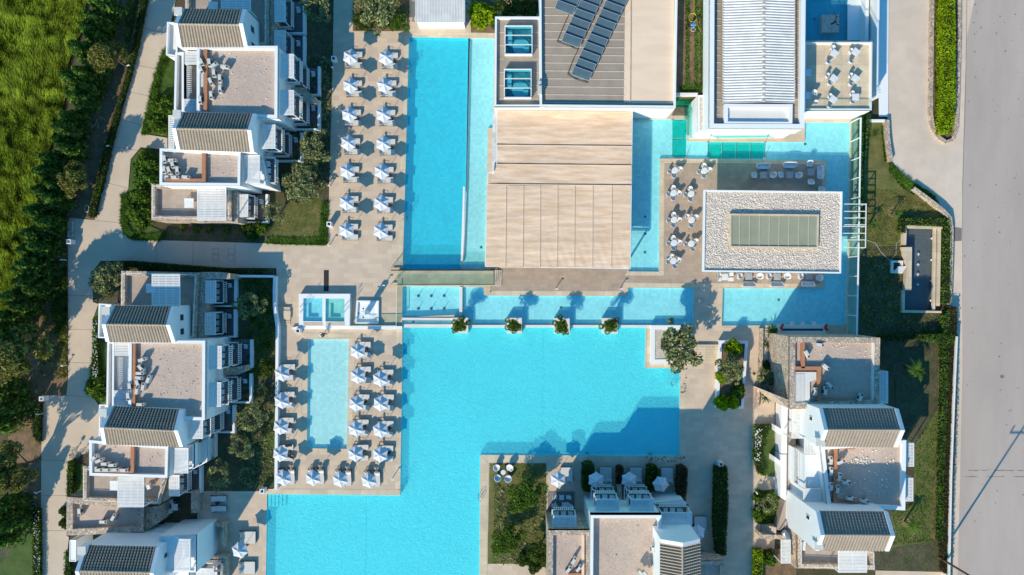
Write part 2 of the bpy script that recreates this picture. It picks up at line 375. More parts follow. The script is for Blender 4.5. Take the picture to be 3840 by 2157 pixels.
main_ = pool('main_pool', pts('f',1225,1062,'g',1168,1062,1161,1367,1425,1368,'k',1420,548,0,543,'j',1810,542,1804,1447,1796,1900,190,1900,204,837,1208,847,1222,0), 1.0, F_MAIN, W_MAIN, level=-.10)
kids = pool('children_pool', pts('f',515,1150,819,1152,'j',804,494,505,489), .32, F_KID, W_CALM)
court = pool('court_pool', pts('d',368,-120,680,-120,677,304,366,306), .6, F_COURT, W_CALM)
fount = pool('fountain', pts('h',1125,310,1330,318,1322,935,1115,932), .5, F_FOUNT, W_DARK, level=-.25)
# ------------------------------------------------------------------ ground sheets
big = [(-400,-400),(400,-400),(400,400),(-400,400)]
sheet('ground', big, POOLS, -.07, M['ground'])
terr = pts('b',708,-120,2030,-120,'d',700,-120,840,-120,842,740,790,905,'h',765,0,752,1118,690,1118,10,1118,'N',2905,1320,2905,2400,'i',1480,1900,1480,815,'f',-180,1240,270,1080,'f',250,900,274,672,276,435,'f',662,442,'b',672,1400,700,430)
TH = [upper,shallow,jets,gutter,long_,bar,main_,kids,court]
terr = pts('b',708,-120,2030,-120,'d',840,-120,842,740,790,905,'h',765,0,752,1118,10,1118,'N',2905,1320,2905,2400,740,2400,740,1842,'j',205,812,262,790,'f',292,1060,256,900,274,672,276,435,662,442,'b',672,1400,700,430)
sheet('terrace_paving', terr, TH, 0.0, M['paver'])
path_ = pts('a',1120,-60,1338,-60,1245,370,1185,560,1130,780,1080,1010,1262,1040,1262,1130,1060,1110,985,1200,965,1447,'e',925,130,922,280,955,360,1010,400,1400,410,2009,428,'f',276,435,276,615,'e',1700,612,1000,560,760,560,700,640,700,870,742,885,700,1000,690,1447,'i',700,100,745,170,745,400,660,520,510,590,505,850,500,1150,520,1160,490,1447,480,1900,300,1900,308,1100,315,90,498,95,'e',513,1447,513,400,520,236,715,252,765,0,'a',850,1080,920,800,990,560,1040,350)
sheet('footpath', path_, [], .012, M['concrete'])
joints = MB()
for (a_, b_) in [(('a',1085,215),('a',1240,250)),(('a',1010,485),('a',1190,525)),(('a',945,685),('a',1140,730)),(('a',890,895),('a',1090,950)),(('a',845,1105),('a',1040,1135)),(('a',795,1375),('a',970,1420)),
                 (('e',715,255),('e',922,275)),(('e',1180,410),('e',1175,570)),(('e',1458,415),('e',1452,590)),(('e',1775,425),('e',1770,605)),(('e',515,820),('e',690,820)),(('e',508,1075),('e',700,1080)),(('e',508,1325),('e',695,1330)),
                 (('i',310,580),('i',512,582)),(('i',305,845),('i',503,848)),(('i',305,1110),('i',500,1112)),(('i',498,95),('i',700,100))]:
    p_ = P(*a_); q_ = P(*b_); p_.z = q_.z = .014; joints.bar(p_, q_, .04, .006)
for (x0,y0,x1,y1) in ((1608,468,1645,508),(1602,512,1648,558),(1720,465,1765,508),(1716,517,1762,563)):
    for a_, b_ in (((x0,y0),(x1,y0)),((x1,y0),(x1,y1)),((x1,y1),(x0,y1)),((x0,y1),(x0,y0))):
        p_ = P('e',*a_); q_ = P('e',*b_); p_.z = q_.z = .015; joints.bar(p_, q_, .035, .006)
struct('footpath_joints', joints, mat('joint', (.2,.18,.16)))
driv = pts('d',990,-120,1660,-120,1575,300,'h',1545,0,1545,1447,'l',1510,1447,1500,1900,1420,1900,1450,1447,1490,0,'h',1500,1135,1450,1110,1450,880,1470,800,1478,330,1460,230,1400,160,1200,40,'d',1310,1447,1200,1400,1100,1320,1010,1210,985,1080,975,905,990,860)
sheet('driveway', driv, [], .012, M['drive'])
road = pts('d',1575,-120,'N',9000,-600,9000,2900,'l',1500,1900,1510,1447,1545,0,'h',1545,1447,1548,0,'d',1558,1000,1575,300)
sheet('road', road, [], .004, M['asphalt'])
# terrace edging in beige stone round each pool
def rim(name, poly, w, z=.02, m='coping'):
    poly = ccw(XY(poly)); sheet(name, inset(poly, -w), [poly], z, M[m])
rim('upper_pool_coping', pts('b',1275,280,1917,292,1906,965,'f',1845,621,1228,621), .0001) if False else None
def strip(name, polys, z=.016, m='coping'):
    mb = MB()
    for pl in polys: mb.quad(*[(q.x,q.y,z) for q in pl])
    return struct(name, mb, M[m])
strip('upper_pool_coping', [pts('b',1240,245,1920,252,1917,290,1275,278,1238,278), pts('b',1238,279,1274,281,1243,1447,1205,1447), pts('f',1204,41,1242,41,1229,560,1195,580)])
strip('upper_pool_divider', [pts('b',1722,290,1734,290,1709,1447,1703,1447), pts('f',1682,0,1694,0,1688,561,1664,561)], z=.0, m='white')
strip('children_pool_coping', [pts('f',470,1105,862,1108,820,1151,514,1149), pts('f',470,1106,513,1150,'j',504,490,460,535), pts('j',460,536,504,491,806,495,850,537), pts('j',851,536,806,493,'f',820,1152,862,1109)])
strip('main_pool_coping', [pts('j',208,797,1210,805,1207,846,205,836), pts('f',1180,1078,1224,1078,'j',1209,796,1170,796), pts('j',1812,541,1870,600,1862,1900,1800,1900), pts('j',1813,540,'k',1420,549,1465,592,'j',1873,598),
      pts('g',1168,1062,1228,1062,1207,1330,1162,1366), pts('g',1162,1368,1207,1331,1470,1335,1470,1368), pts('g',1426,1369,1474,1369,'k',1465,590,1421,548)])
strip('long_pool_coping', [pts('f',1840,757,1840,819,'g',1034,824,995,786,0,786,0,720) if False else pts('g',-5,786,1000,788,1035,824,-5,821), pts('g',1000,787,1036,762,1036,824), pts('g',1003,726,1560,730,1532,764,1037,761), pts('f',1842,756,1905,756,1905,785,1842,819)])
strip('bar_pool_coping', [pts('g',1040,639,1267,641,1305,672,1010,670), pts('g',1273,41,1306,41,1306,672,1268,640), pts('c',1276,1195,1745,1200,1745,1228,1310,1230), pts('c',1276,1196,1309,1230,1306,1447,1272,1447),
      pts('c',1746,1200,2010,1203,2010,1232,1746,1228), pts('d',0,1206,522,1211,488,1240,0,1235), pts('d',523,1212,'h',508,652,475,652,'d',489,1241), pts('h',504,769,470,735,475,653,508,652), pts('g',1752,767,1715,728,'h',470,734,503,769), pts('g',1751,768,1742,1046,1700,1065,1714,730), pts('g',1742,1047,'h',668,1044,680,1062,'g',1701,1066)])
isl = pts('c',1309,1231,1745,1229,'d',488,1240,'h',474,654,468,734,'g',1712,727,1560,728,1560,672,1306,672)
sheet('bar_terrace_paving', isl, [], .017, M['darkpaver'])
strip('terrace_band', [pts('g',-5,618,1040,620,1010,670,1560,672,1560,728,1000,726,'g',990,786,-5,785)], z=.0165, m='darkpaver')

ln = MB()
for a_, b_ in ((P('j',953,850,-.99),P('j',945,1700,-.99)),(P('k',390,10,-.99),P('k',385,540,-.99)),(P('g',397,1065,-.99),P('g',393,1447,-.99))): ln.bar(a_,b_,.05,.01)
struct('pool_floor_lines', ln, floor_mat('pool_line',(.05,.55,.62)))
mb = MB()
rg_ = random.Random(2)
for y0,xs_,xe_ in ((657,1548,2300),(706,1560,2300)):
    x = xs_
    while x < xe_:
        x2 = x+rg_.uniform(15,45)
        if rg_.random() < .8: mb.bar(P('l',x,y0+rg_.uniform(-3,3),.008)+Vector((0,0,.0)), P('l',x2,y0+rg_.uniform(-3,3),.008), rg_.uniform(.03,.09), .004)
        x = x2
struct('road_cracks', mb, mat('crack',(.16,.14,.12)))
mb = MB(); mb.quad(*[(q.x,q.y,.016) for q in PL('h',[(1484,305),(1541,312),(1540,408),(1482,412)])]); q_ = P('h',1845,1432); mb.quad(*[(q_.x+.27*math.cos(a*PI/8),q_.y+.22*math.sin(a*PI/8),.009) for a in range(16)])
struct('road_patches', mb, mat('asphalt_patch',(.24,.21,.19),(.2,.17,.16),ns=3))
mb = MB(); pe = [('d',1580,-100),('d',1575,300),('d',1568,700),('d',1556,1100),('h',1548,0),('h',1545,300)]
for a_, b_ in zip(pe, pe[1:]): p_, q_ = P(*a_), P(*b_); p_.z = q_.z = .018; mb.bar(p_, q_, .07, .005)
struct('road_edge_joint', mb, mat('edge_joint',(.30,.26,.22)))
rg_ = random.Random(9); mb = MB()
for _ in range(90):
    q_ = P('h',rg_.uniform(1560,2050),rg_.uniform(-1400,2600),.009); r_ = rg_.uniform(.03,.12)
    if q_.x < P('h',1560,0).x: continue
    mb.quad(*[(q_.x+r_*math.cos(a*PI/3)*rg_.uniform(.7,1.2),q_.y+r_*math.sin(a*PI/3),.0085) for a in range(6)])
tag(struct('road_spots', mb, mat('road_spot',(.22,.18,.16)), fixn=False), kind='stuff')
# ------------------------------------------------------------------ building helpers
def wing(rt, top, z, wm='white', roof='gravel', par=.35, pt=.33, z0=0.0, name='wing', parm=None, floor_drop=None):
    """flat-roofed block: walls, parapet and roof surface; top = outline at the parapet top"""
    top = ccw(XY(top)); drop = floor_drop or par
    mb = MB(); n = len(top)
    for i in range(n):
        a, b = top[i], top[(i+1)%n]; mb.quad((*a,z0),(*b,z0),(*b,z-.004),(*a,z-.004))
    w = part(rt, name, mb, M[wm], fixn=True)
    part(rt, 'parapet', MB().ring(top, pt, z-drop-.05, z), M[parm or wm], parent=w)
    inn = inset(top, pt-.01)
    part(rt, 'roof_surface', MB().quad(*[(x,y,z-drop) for x,y in inn]), M[roof], parent=w)
    return w
def tiled_slope(a, b, c, d, period=.33, amp=.085, rows=9, dark=(3,)):
    """a-b eave, d-c ridge"""
    a, b, c, d = map(Vector, (a,b,c,d)); mb = MB(); L_ = (b-a).length; nw = max(4, int(L_/period)); k = 5; DK_ = []
    nrm = (b-a).cross(d-a).normalized()
    if nrm.z < 0: nrm = -nrm
    for r_ in range(rows):
        t0 = r_/rows; t1 = (r_+1.10)/rows; base = len(mb.v)
        for t_, lift in ((t0, .10), (min(t1,1.02), .0)):
            for j in range(nw*k+1):
                s_ = j/(nw*k); w_ = amp*math.sin(2*PI*(j/k))
                if w_ < 0: w_ *= .6
                p_ = a.lerp(b, s_).lerp(d.lerp(c, s_), t_)+nrm*(w_+lift); mb.v.append(tuple(p_))
        m_ = nw*k+1
        for j in range(m_-1):
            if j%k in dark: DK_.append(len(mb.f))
            mb.f.append((base+j, base+j+1, base+m_+j+1, base+m_+j))
        # short riser at the lower edge of the course, its shade painted near-black
        lo = len(mb.v)
        for j in range(m_): mb.v.append(tuple(Vector(mb.v[base+j])-nrm*.12))
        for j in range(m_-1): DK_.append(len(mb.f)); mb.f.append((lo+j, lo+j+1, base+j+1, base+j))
    mb.dark = DK_
    return mb
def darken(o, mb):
    o.data.materials.append(M['gapshade_seam'])
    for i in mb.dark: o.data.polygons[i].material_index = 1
def gable(rt, rect, ze, rise, z0=0.0, axis='x', pt=.42, tm='tile', chimney=None, wins=(), rows=9, over=.0, wallname='gable_wing'):
    """rect = (NW, NE, SE, SW) outline at eave height incl. gable parapets; ridge along x or y"""
    nw, ne, se, sw = [Vector((q[0], q[1], ze)) for q in rect]
    if axis == 'y': nw, ne, se, sw = ne, se, sw, nw      # turn so that the ridge still joins the 'w' and 'e' sides
    rw = (nw+sw)/2+Vector((0,0,rise)); re_ = (ne+se)/2+Vector((0,0,rise))
    mb = MB(); g = lambda q: Vector((q.x,q.y,z0))
    mb.quad(g(nw),g(ne),ne,nw); mb.quad(g(sw),g(se),se,sw)
    mb.quad(g(nw),nw,rw,sw,g(sw)); mb.quad(g(ne),ne,re_,se,g(se)); mb.quad(nw,ne,re_,rw); mb.quad(sw,se,re_,rw)
    w = part(rt, wallname, mb, M['white'])
    ux = (ne-nw).normalized(); h_ = Vector((0,0,.30)); i_ = ux*pt
    off = Vector((0,0,.004))
    for A_, B_, Cc, s_ in ((nw, rw, sw, 1), (ne, re_, se, -1)):
        A1, B1, C1 = A_+i_*s_, B_+i_*s_, Cc+i_*s_
        e_ = ux*(-.01*s_); pm = MB()
        vs = [A_+e_-off,B_+e_-off,Cc+e_-off,A_+e_+h_,B_+e_+h_,Cc+e_+h_,A1-off,B1-off,C1-off,A1+h_,B1+h_,C1+h_]
        pm.add(vs, [(0,1,4,3),(1,2,5,4),(6,9,10,7),(7,10,11,8),(3,4,10,9),(4,5,11,10),(0,3,9,6),(2,8,11,5),(0,6,7,1),(1,7,8,2)])
        part(rt, 'gable_parapet', pm, M['white'], parent=w)
    up = Vector((0,0,.05))
    s1 = tiled_slope(nw+i_+up, ne-i_+up, re_-i_+up, rw+i_+up, rows=rows, dark=(() if tm=='tiled' else (3,4)) if axis=='x' else (3,)); darken(part(rt, 'tile_slope', s1, M[tm], parent=w, fixn=False), s1)  # north slope: dark valley strips paint in its shade, the south slope has none
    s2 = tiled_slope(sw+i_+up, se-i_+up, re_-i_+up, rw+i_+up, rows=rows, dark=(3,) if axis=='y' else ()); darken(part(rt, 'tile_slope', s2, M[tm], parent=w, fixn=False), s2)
    rd = MB(); L_ = (re_-rw).length-2*pt; kk = max(4, int(L_/.42))
    for j in range(kk):
        p_ = rw+i_+ux*(L_*j/kk)+Vector((0,0,.10)); q_ = rw+i_+ux*(L_*(j+.95)/kk)+Vector((0,0,.12)); rd.tube(p_, q_, .11, .13, 8)
    part(rt, 'ridge_tiles', rd, M[tm], parent=w)
    if chimney:
        cx_, cy_, cz = chimney; cm = MB().box(cx_-.38,cy_-.38,ze-.3,cx_+.38,cy_+.38,cz-.12)
        ch = part(rt, 'chimney', cm, M['white'], parent=w)
        part(rt, 'chimney_cap', MB().box(cx_-.46,cy_-.46,cz-.12,cx_+.46,cy_+.46,cz+.02), M['acunit'], parent=w)
    for (fx, fz, ww, wh, side) in wins:          # windows set in an end wall: fx along the wall, fz height
        A_, B_ = (ne, se) if side == 'e' else (nw, sw)
        d_ = (B_-A_).normalized(); nrm = ux*(1 if side == 'e' else -1)
        c_ = A_+(B_-A_)*fx; c_.z = fz
        fr = MB()
        for (u0,u1,v0,v1) in ((-ww/2-.06,-ww/2,-wh/2-.06,wh/2+.06),(ww/2,ww/2+.06,-wh/2-.06,wh/2+.06),(-ww/2,ww/2,wh/2,wh/2+.06),(-ww/2,ww/2,-wh/2-.06,-wh/2)):
            q0 = c_+d_*u0+Vector((0,0,v0)); q1 = c_+d_*u1+Vector((0,0,v0)); q2 = c_+d_*u1+Vector((0,0,v1)); q3 = c_+d_*u0+Vector((0,0,v1))
            fr.hexa([q0,q1,q2,q3],[q+nrm*.05 for q in (q0,q1,q2,q3)])
        wo_ = part(rt, 'window', fr, M['slat'], parent=w)
        q = [c_+d_*u+Vector((0,0,v_))+nrm*.012 for u,v_ in ((-ww/2,-wh/2),(ww/2,-wh/2),(ww/2,wh/2),(-ww/2,wh/2))]
        part(rt, 'window_pane', MB().quad(*q), M['win'], parent=w)
    return w
def slatted(x0, y0, x1, y1, z, along='x', pitch=.13, w=.07, th=.03):
    mb = MB()
    if along == 'x':
        n = max(2, int(abs(y1-y0)/pitch))
        for i in range(n): y = y0+(y1-y0)*(i+.5)/n; mb.box(x0, y-w/2, z, x1, y+w/2, z+th)
    else:
        n = max(2, int(abs(x1-x0)/pitch))
        for i in range(n): x = x0+(x1-x0)*(i+.5)/n; mb.box(x-w/2, y0, z, x+w/2, y1, z+th)
    return mb
def pergola_geo(x0, y0, x1, y1, z, zb, along='x', pitch=.13, posts=((0,0),(1,0),(1,1),(0,1)), bw=.10, cross=3):
    fr = MB()
    fr.box(x0,y0,z-.16,x1,y0+bw,z); fr.box(x0,y1-bw,z-.16,x1,y1,z); fr.box(x0,y0+bw,z-.16,x0+bw,y1-bw,z); fr.box(x1-bw,y0+bw,z-.16,x1,y1-bw,z)
    for i in range(1, cross+1):
        if along == 'x': x = x0+(x1-x0)*i/(cross+1); fr.box(x-.03,y0+bw,z-.14,x+.03,y1-bw,z-.02)
        else: y = y0+(y1-y0)*i/(cross+1); fr.box(x0+bw,y-.03,z-.14,x1-bw,y+.03,z-.02)
    for (a_, b_) in posts:
        px_ = x0+.01 if a_ == 0 else x1-.01-bw; py_ = y0+.01 if b_ == 0 else y1-.01-bw
        fr.box(px_,py_,zb,px_+bw-.0,py_+bw-.0,z-.16)
    sl = slatted(x0+bw+.005, y0+bw+.005, x1-bw-.005, y1-bw-.005, z-.04, along, pitch, w=pitch*.74)
    return fr, sl
def corners(t, x0, y0, x1, y1, z):
    a = P(t, x0, y1, z); b = P(t, x1, y0, z); return a.x, a.y, b.x, b.y
BALC = []   # furnished balcony floors (x0,y0,x1,y1,zf,side,name)
def balcony(rt, t, rect, zt, levels=(2.55,), side='e', ext=.2, along='x', tag_='', patio=0.0, cover=1.0):
    """white pergola on posts above a railed balcony; levels = floor depths below the pergola top"""
    x0, y0, x1, y1 = corners(t, *rect, zt)
    fr, sl = pergola_geo(x0,y0,x1,y1,zt,zt-levels[0], along=along, pitch=.15)
    b_ = part(rt, 'balcony', fr, M['slat']); part(rt, 'pergola_slats', sl, M['slat'], parent=b_)
    for li, dz in enumerate(levels):
        zf = zt-dz
        X0, Y0, X1, Y1 = x0, y0, x1, y1
        if side == 'e': X1 += ext; X0 -= .8
        if side == 'w': X0 -= ext; X1 += .8
        if side == 'n': Y1 += ext; Y0 -= .8
        part(rt, 'balcony_floor', MB().box(X0,Y0,zf-.18,X1,Y1,zf+.003*li), M['darkfloor'], parent=b_)
        rl = MB(); rh = 1.0; segs = []
        if side == 'e': segs = [((X1,Y0),(X1,Y1)),((x0,Y0),(X1,Y0)),((x0,Y1),(X1,Y1))]
        if side == 'w': segs = [((X0,Y0),(X0,Y1)),((X0,Y0),(x1,Y0)),((X0,Y1),(x1,Y1))]
        if side == 'n': segs = [((X0,Y1),(X1,Y1)),((X0,y0),(X0,Y1)),((X1,y0),(X1,Y1))]
        for si, (p_, q_) in enumerate(segs):
            p_ = Vector((*p_, zf)); q_ = Vector((*q_, zf)); e = .003*si
            rl.bar(p_+Vector((0,0,rh+e)), q_+Vector((0,0,rh+e)), .09, .06); rl.bar(p_+Vector((0,0,.05+e)), q_+Vector((0,0,.05+e)), .07, .12)
            L_ = (q_-p_).length; n_ = max(3, int(L_/.24))
            for j in range(n_+1):
                c_ = p_.lerp(q_, j/n_); rl.box(c_.x-.05, c_.y-.05, zf+.11, c_.x+.05, c_.y+.05, zf+rh-.03)
        part(rt, 'railing', rl, M['slat'], parent=b_)
        BALC.append((X0 if side != 'e' else x0, Y0 if side != 'n' else y0, X1 if side != 'w' else x1, Y1, zf+.012, side, tag_, li))
        if li > 0:
            part(rt, 'post', MB().box(X1-.12,Y0+.02,zf,X1-.02,Y0+.12,zf+dz-levels[li-1]-.2) if side == 'e' else MB().box(X0+.02,Y1-.12,zf,X0+.12,Y1-.02,zf+dz-levels[li-1]-.2), M['slat'], parent=b_)
    if patio:
        zf = .03
        if side == 'e':
            X1 = x1+ext+patio; part(rt, 'patio_floor', MB().box(x0-1,y0-.3,-.02,X1,y1+.3,zf), M['darkfloor'], parent=b_)
            pw = MB(); pw.box(X1,y0-.3,0,X1+.28,y1+.3,.75); pw.box(x0-.6,y0-.5,0,X1+.28,y0-.3,.75); part(rt, 'patio_wall', pw, M['white'], parent=b_)
            BALC.append((x0,y0,X1,y1,zf+.002,side,tag_,9))
        else:
            part(rt, 'patio_floor', MB().box(x0-.3,y0-1,-.02,x1+.3,y1+ext+patio,zf), M['darkfloor'], parent=b_)
            BALC.append((x0,y0+ext+.6,x1,y1+ext+patio,zf+.002,side,tag_,9))
    return b_
def terrace_block(rt, top, z, wm='stone', z0=0.0, t=.55, drop=.55, rail=True):
    w = wing(rt, top, z, wm=wm, roof='deck', par=drop, pt=t, z0=z0, name='stone_wing')
    if rail:
        pl = inset(ccw(XY(top)), t*.5); mb = MB(); n = len(pl)
        for i in range(n):
            a, b = Vector((*pl[i], z+.28)), Vector((*pl[(i+1)%n], z+.28)); mb.bar(a, b, .06, .05)
            k = max(1, int((b-a).length/1.8))
            for j in range(k): c_ = a.lerp(b, j/k); mb.box(c_.x-.025, c_.y-.025, z, c_.x+.025, c_.y+.025, z+.26)
        part(rt, 'handrail', mb, M['slat'], parent=w)
    return w
def rect4(t, x0, y0, x1, y1, z, sk=0): return [P(t,x0,y0,z), P(t,x1,y0,z), P(t,x1-sk,y1,z), P(t,x0-sk,y1,z)]
def duct(rt, pts_, z, w=.42, h=.35):
    mb = MB()
    for n_, (p_, q_) in enumerate(zip(pts_, pts_[1:])):
        p_ = Vector(p_); q_ = Vector(q_); d_ = (q_-p_).normalized()*w/2
        p_.z = q_.z = z+.12+h/2+.006*n_; mb.bar(p_-d_*(1-.02*n_), q_+d_*(1-.02*n_), w-.008*n_, h)
    return part(rt, 'roof_duct', mb, M['duct'])
def wallwin(rt, parent, a, b, z0, z1, n=3, m='win', frac=.75):
    """row of dark openings with frames proud of a wall running a-b (outside on the right-hand side of a->b)"""
    a = Vector((a[0],a[1],0)); b = Vector((b[0],b[1],0)); d_ = (b-a).normalized(); nr = Vector((d_.y,-d_.x,0)); L_ = (b-a).length
    for i in range(n):
        s0 = L_*(i+.5-frac/2)/n; s1 = L_*(i+.5+frac/2)/n
        q = [a+d_*s_+Vector((0,0,z_))+nr*.02 for s_, z_ in ((s0,z0),(s1,z0),(s1,z1),(s0,z1))]
        fr = MB()
        for j in range(4): fr.bar(q[j]+nr*.02, q[(j+1)%4]+nr*.02, .07, .07)
        part(rt, 'window', fr, M['slat'], parent=parent); part(rt, 'window_pane', MB().quad(*q), M[m], parent=parent)
# ================================================================== block A (top left)
def base(t, x, y): p_ = P(t, x, y); return (p_.x, p_.y, 0)
A = root('apartment_block', 'terraced white apartment block with two tiled gables, top left beside the curving footpath', 'building', base('a',1500,700))
w = terrace_block(A, PL('u', [(340,-300),(1790,-300),(1780,800),(340,800)], 3.9), 3.9)
part(A, 'stone_wall', MB().prism(XY(PL('u',[(1790,-300),(1880,-300),(1870,760),(1780,760)],3.4)), 0, 3.4), M['stone'], parent=w)
x0,y0,x1,y1 = corners('u', 958, -200, 1468, 190, 6.0); fr, sl = pergola_geo(x0,y0,x1,y1,6.0,3.35,along='x',pitch=.2)
pg = part(A, 'roof_pergola', fr, M['slat']); part(A, 'pergola_slats', sl, M['slat'], parent=pg)
balcony(A, 'u', (1880,-120,2070,375), 3.5, (2.7,), tag_='upper stone wing, top left block', patio=1.1)
balcony(A, 'u', (1875,520,2070,930), 3.5, (2.7,), tag_='lower stone wing, top left block', patio=1.1)
ch = P('u', 232, 205, 8.2)
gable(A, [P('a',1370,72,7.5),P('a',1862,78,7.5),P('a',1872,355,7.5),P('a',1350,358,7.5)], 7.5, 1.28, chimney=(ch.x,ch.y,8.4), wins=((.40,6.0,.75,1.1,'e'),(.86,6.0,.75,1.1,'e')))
wing(A, PL('a', [(1258,165),(1345,170),(1335,430),(1250,415)], 4.2), 4.2, roof='whiteold', par=.5, pt=.18)
wA = wing(A, PL('m', [(462,75),(1485,75),(1480,985),(462,940)], 7.6), 7.6, par=.55, pt=.34)
# stair landing strip west of it
wing(A, PL('m', [(190,160),(300,150),(300,915),(175,905)], 6.4), 6.4, roof='deck', par=.6, pt=.25)
for (r_, n_) in (((310,145,470,305),'x'),((300,745,462,905),'y')):
    x0,y0,x1,y1 = corners('m', *r_, 6.8); fr, sl = pergola_geo(x0,y0,x1,y1,6.8,4.6,along='x',pitch=.17,cross=0)
    pg = part(A, 'roof_pergola', fr, M['slat']); part(A, 'pergola_slats', sl, M['slat'], parent=pg)
x0,y0,x1,y1 = corners('m', 345, 320, 462, 745, 6.0); part(A, 'stair_well', MB().box(x0,y0,1.0,x1,y1,5.0), M['deck'])
x0,y0,x1,y1 = corners('m', 345, 330, 400, 745, 6.2); mb = slatted(x0,y0,x1,y1,6.2,'x',.22); part(A, 'screen_slats', mb, M['slat'])
duct(A, [P('m',592,110,7.05), P('m',592,930,7.05)], 7.05)
part(A, 'duct_box', MB().prism(XY(PL('m',[(500,435),(570,435),(570,590),(500,590)],7.5)),7.06,7.5), M['acunit'])
balcony(A, 'm', (1515,175,1690,480), 6.5, (2.7,5.6), tag_='upper stack, top left block', patio=1.0)
balcony(A, 'm', (1510,632,1690,945), 6.5, (2.7,5.6), tag_='middle stack, top left block', patio=1.0)
pw = MB().prism(XY(PL('m',[(1615,600),(1820,605),(1960,720),(1945,780),(1780,760)],2.5)),0,2.5); part(A, 'stone_wall', pw, M['stone'])
ch = P('m', 232, 945, 8.2)
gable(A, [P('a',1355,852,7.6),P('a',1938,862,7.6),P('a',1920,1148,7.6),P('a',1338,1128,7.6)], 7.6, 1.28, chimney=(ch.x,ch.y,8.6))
balcony(A, 'm', (1285,1067,1455,1370), 6.5, (2.7,5.6), tag_='lower stack, top left block', patio=1.0)
x0,y0,x1,y1 = corners('m', 105, 950, 180, 1370, 4.5); fr, sl = pergola_geo(x0,y0,x1,y1,4.5,0,along='x',pitch=.22,cross=0); pg = part(A, 'side_pergola', fr, M['slat']); part(A, 'pergola_slats', sl, M['slat'], parent=pg)
wA4 = wing(A, PL('n', [(197,122),(1218,170),(1212,595),(195,585)], 7.3), 7.3, par=.55, pt=.30)
duct(A, [P('n',775,170,6.75), P('n',775,535,6.75), P('n',310,535,6.75)], 6.75)
part(A, 'duct_box', MB().prism(XY(PL('n',[(235,465),(305,465),(305,553),(235,553)],7.1)),6.76,7.1), M['acunit'])
wing(A, PL('n', [(1222,175),(1465,195),(1540,590),(1222,560)], 5.6), 5.6, par=.3, pt=.2, roof='white')
x0,y0,x1,y1 = corners('n', 1262, 205, 1460, 560, 6.6); fr, sl = pergola_geo(x0,y0,x1,y1,6.6,5.3,along='x',pitch=.14,cross=1); pg = part(A, 'roof_pergola', fr, M['slat']); part(A, 'pergola_slats', sl, M['slat'], parent=pg)
balcony(A, 'n', (1480,240,1520,560), 4.6, (.9,), tag_='first floor corner, top left block', ext=1.3)
terrace_block(A, PL('n', [(93,570),(1110,610),(1108,1045),(92,1030)], 4.1), 4.1)
part(A, 'stone_wall', MB().prism(XY(PL('n',[(1112,640),(1180,660),(1180,1060),(1112,1060)],3.6)),0,3.6), M['stone'])
x0,y0,x1,y1 = corners('n', 670, 612, 1035, 1035, 6.0); fr, sl = pergola_geo(x0,y0,x1,y1,6.0,3.55,along='x',pitch=.19); pg = part(A, 'roof_pergola', fr, M['slat']); part(A, 'pergola_slats', sl, M['slat'], parent=pg)
balcony(A, 'n', (1178,697,1312,990), 3.4, (2.7,), tag_='bottom end, top left block', patio=1.0)
# ================================================================== block B (middle left)
B = root('apartment_block', 'long terraced apartment block with stone terrace on top, between footpath and children pool', 'building', base('e',1200,1200))
terrace_block(B, PL('o', [(318,100),(1130,118),(1100,808),(310,808)], 4.1), 4.1)
part(B, 'stone_wall', MB().prism(XY(PL('o',[(1130,112),(1295,112),(1455,130),(1455,185),(1190,190),(1185,800),(1100,800)],3.5)),0,3.5), M['stone'])
x0,y0,x1,y1 = corners('o', 636, 132, 930, 470, 6.2); fr, sl = pergola_geo(x0,y0,x1,y1,6.2,3.55,along='x',pitch=.19); pg = part(B, 'roof_pergola', fr, M['slat']); part(B, 'pergola_slats', sl, M['slat'], parent=pg)
balcony(B, 'o', (1195,200,1305,440), 3.6, (2.8,), tag_='topmost, middle left block', patio=.9)
balcony(B, 'o', (1190,535,1300,770), 3.6, (2.8,), tag_='second from the top, middle left block', patio=.9)
wing(B, PL('o', [(82,440),(215,450),(205,805),(76,800)], 4.2), 4.2, roof='whiteold', par=.5, pt=.15)
ch = P('o', 172, 515, 8.2)
gable(B, [P('e',845,900,7.6),P('e',1325,905,7.6),P('e',1330,1172,7.6),P('e',808,1168,7.6)], 7.6, 1.28, chimney=(ch.x,ch.y,8.5), wins=((.32,6.2,.7,.9,'e'),(.72,6.2,.7,.9,'e')))
wing(B, PL('o', [(398,825),(1195,828),(1190,1660),(390,1650)], 7.6), 7.6, par=.55, pt=.34)
wing(B, PL('o', [(172,840),(245,840),(240,1560),(162,1560)], 6.4), 6.4, roof='deck', par=.6, pt=.22)
for r_ in ((250,848,398,985),(240,1350,385,1520)):
    x0,y0,x1,y1 = corners('o', *r_, 6.8); fr, sl = pergola_geo(x0,y0,x1,y1,6.8,4.6,along='x',pitch=.17,cross=0)
    pg = part(B, 'roof_pergola', fr, M['slat']); part(B, 'pergola_slats', sl, M['slat'], parent=pg)
x0,y0,x1,y1 = corners('o', 245, 990, 390, 1345, 5.4); part(B, 'stair_well', MB().box(x0,y0,1.0,x1,y1,5.0), M['white'])
x0,y0,x1,y1 = corners('o', 290, 1000, 335, 1340, 6.0); part(B, 'screen_slats', slatted(x0,y0,x1,y1,6.0,'x',.22), M['slat'])
duct(B, [P('o',470,860,7.05), P('o',465,1640,7.05)], 7.05)
part(B, 'duct_box', MB().prism(XY(PL('o',[(388,1115),(452,1115),(448,1242),(386,1242)],7.45)),7.06,7.45), M['acunit'])
balcony(B, 'o', (1237,882,1365,1125), 6.5, (2.7,5.6), tag_='upper stack, middle left block', patio=1.0)
balcony(B, 'o', (1222,1262,1358,1520), 6.5, (2.7,5.6), tag_='second stack, middle left block', patio=1.0)
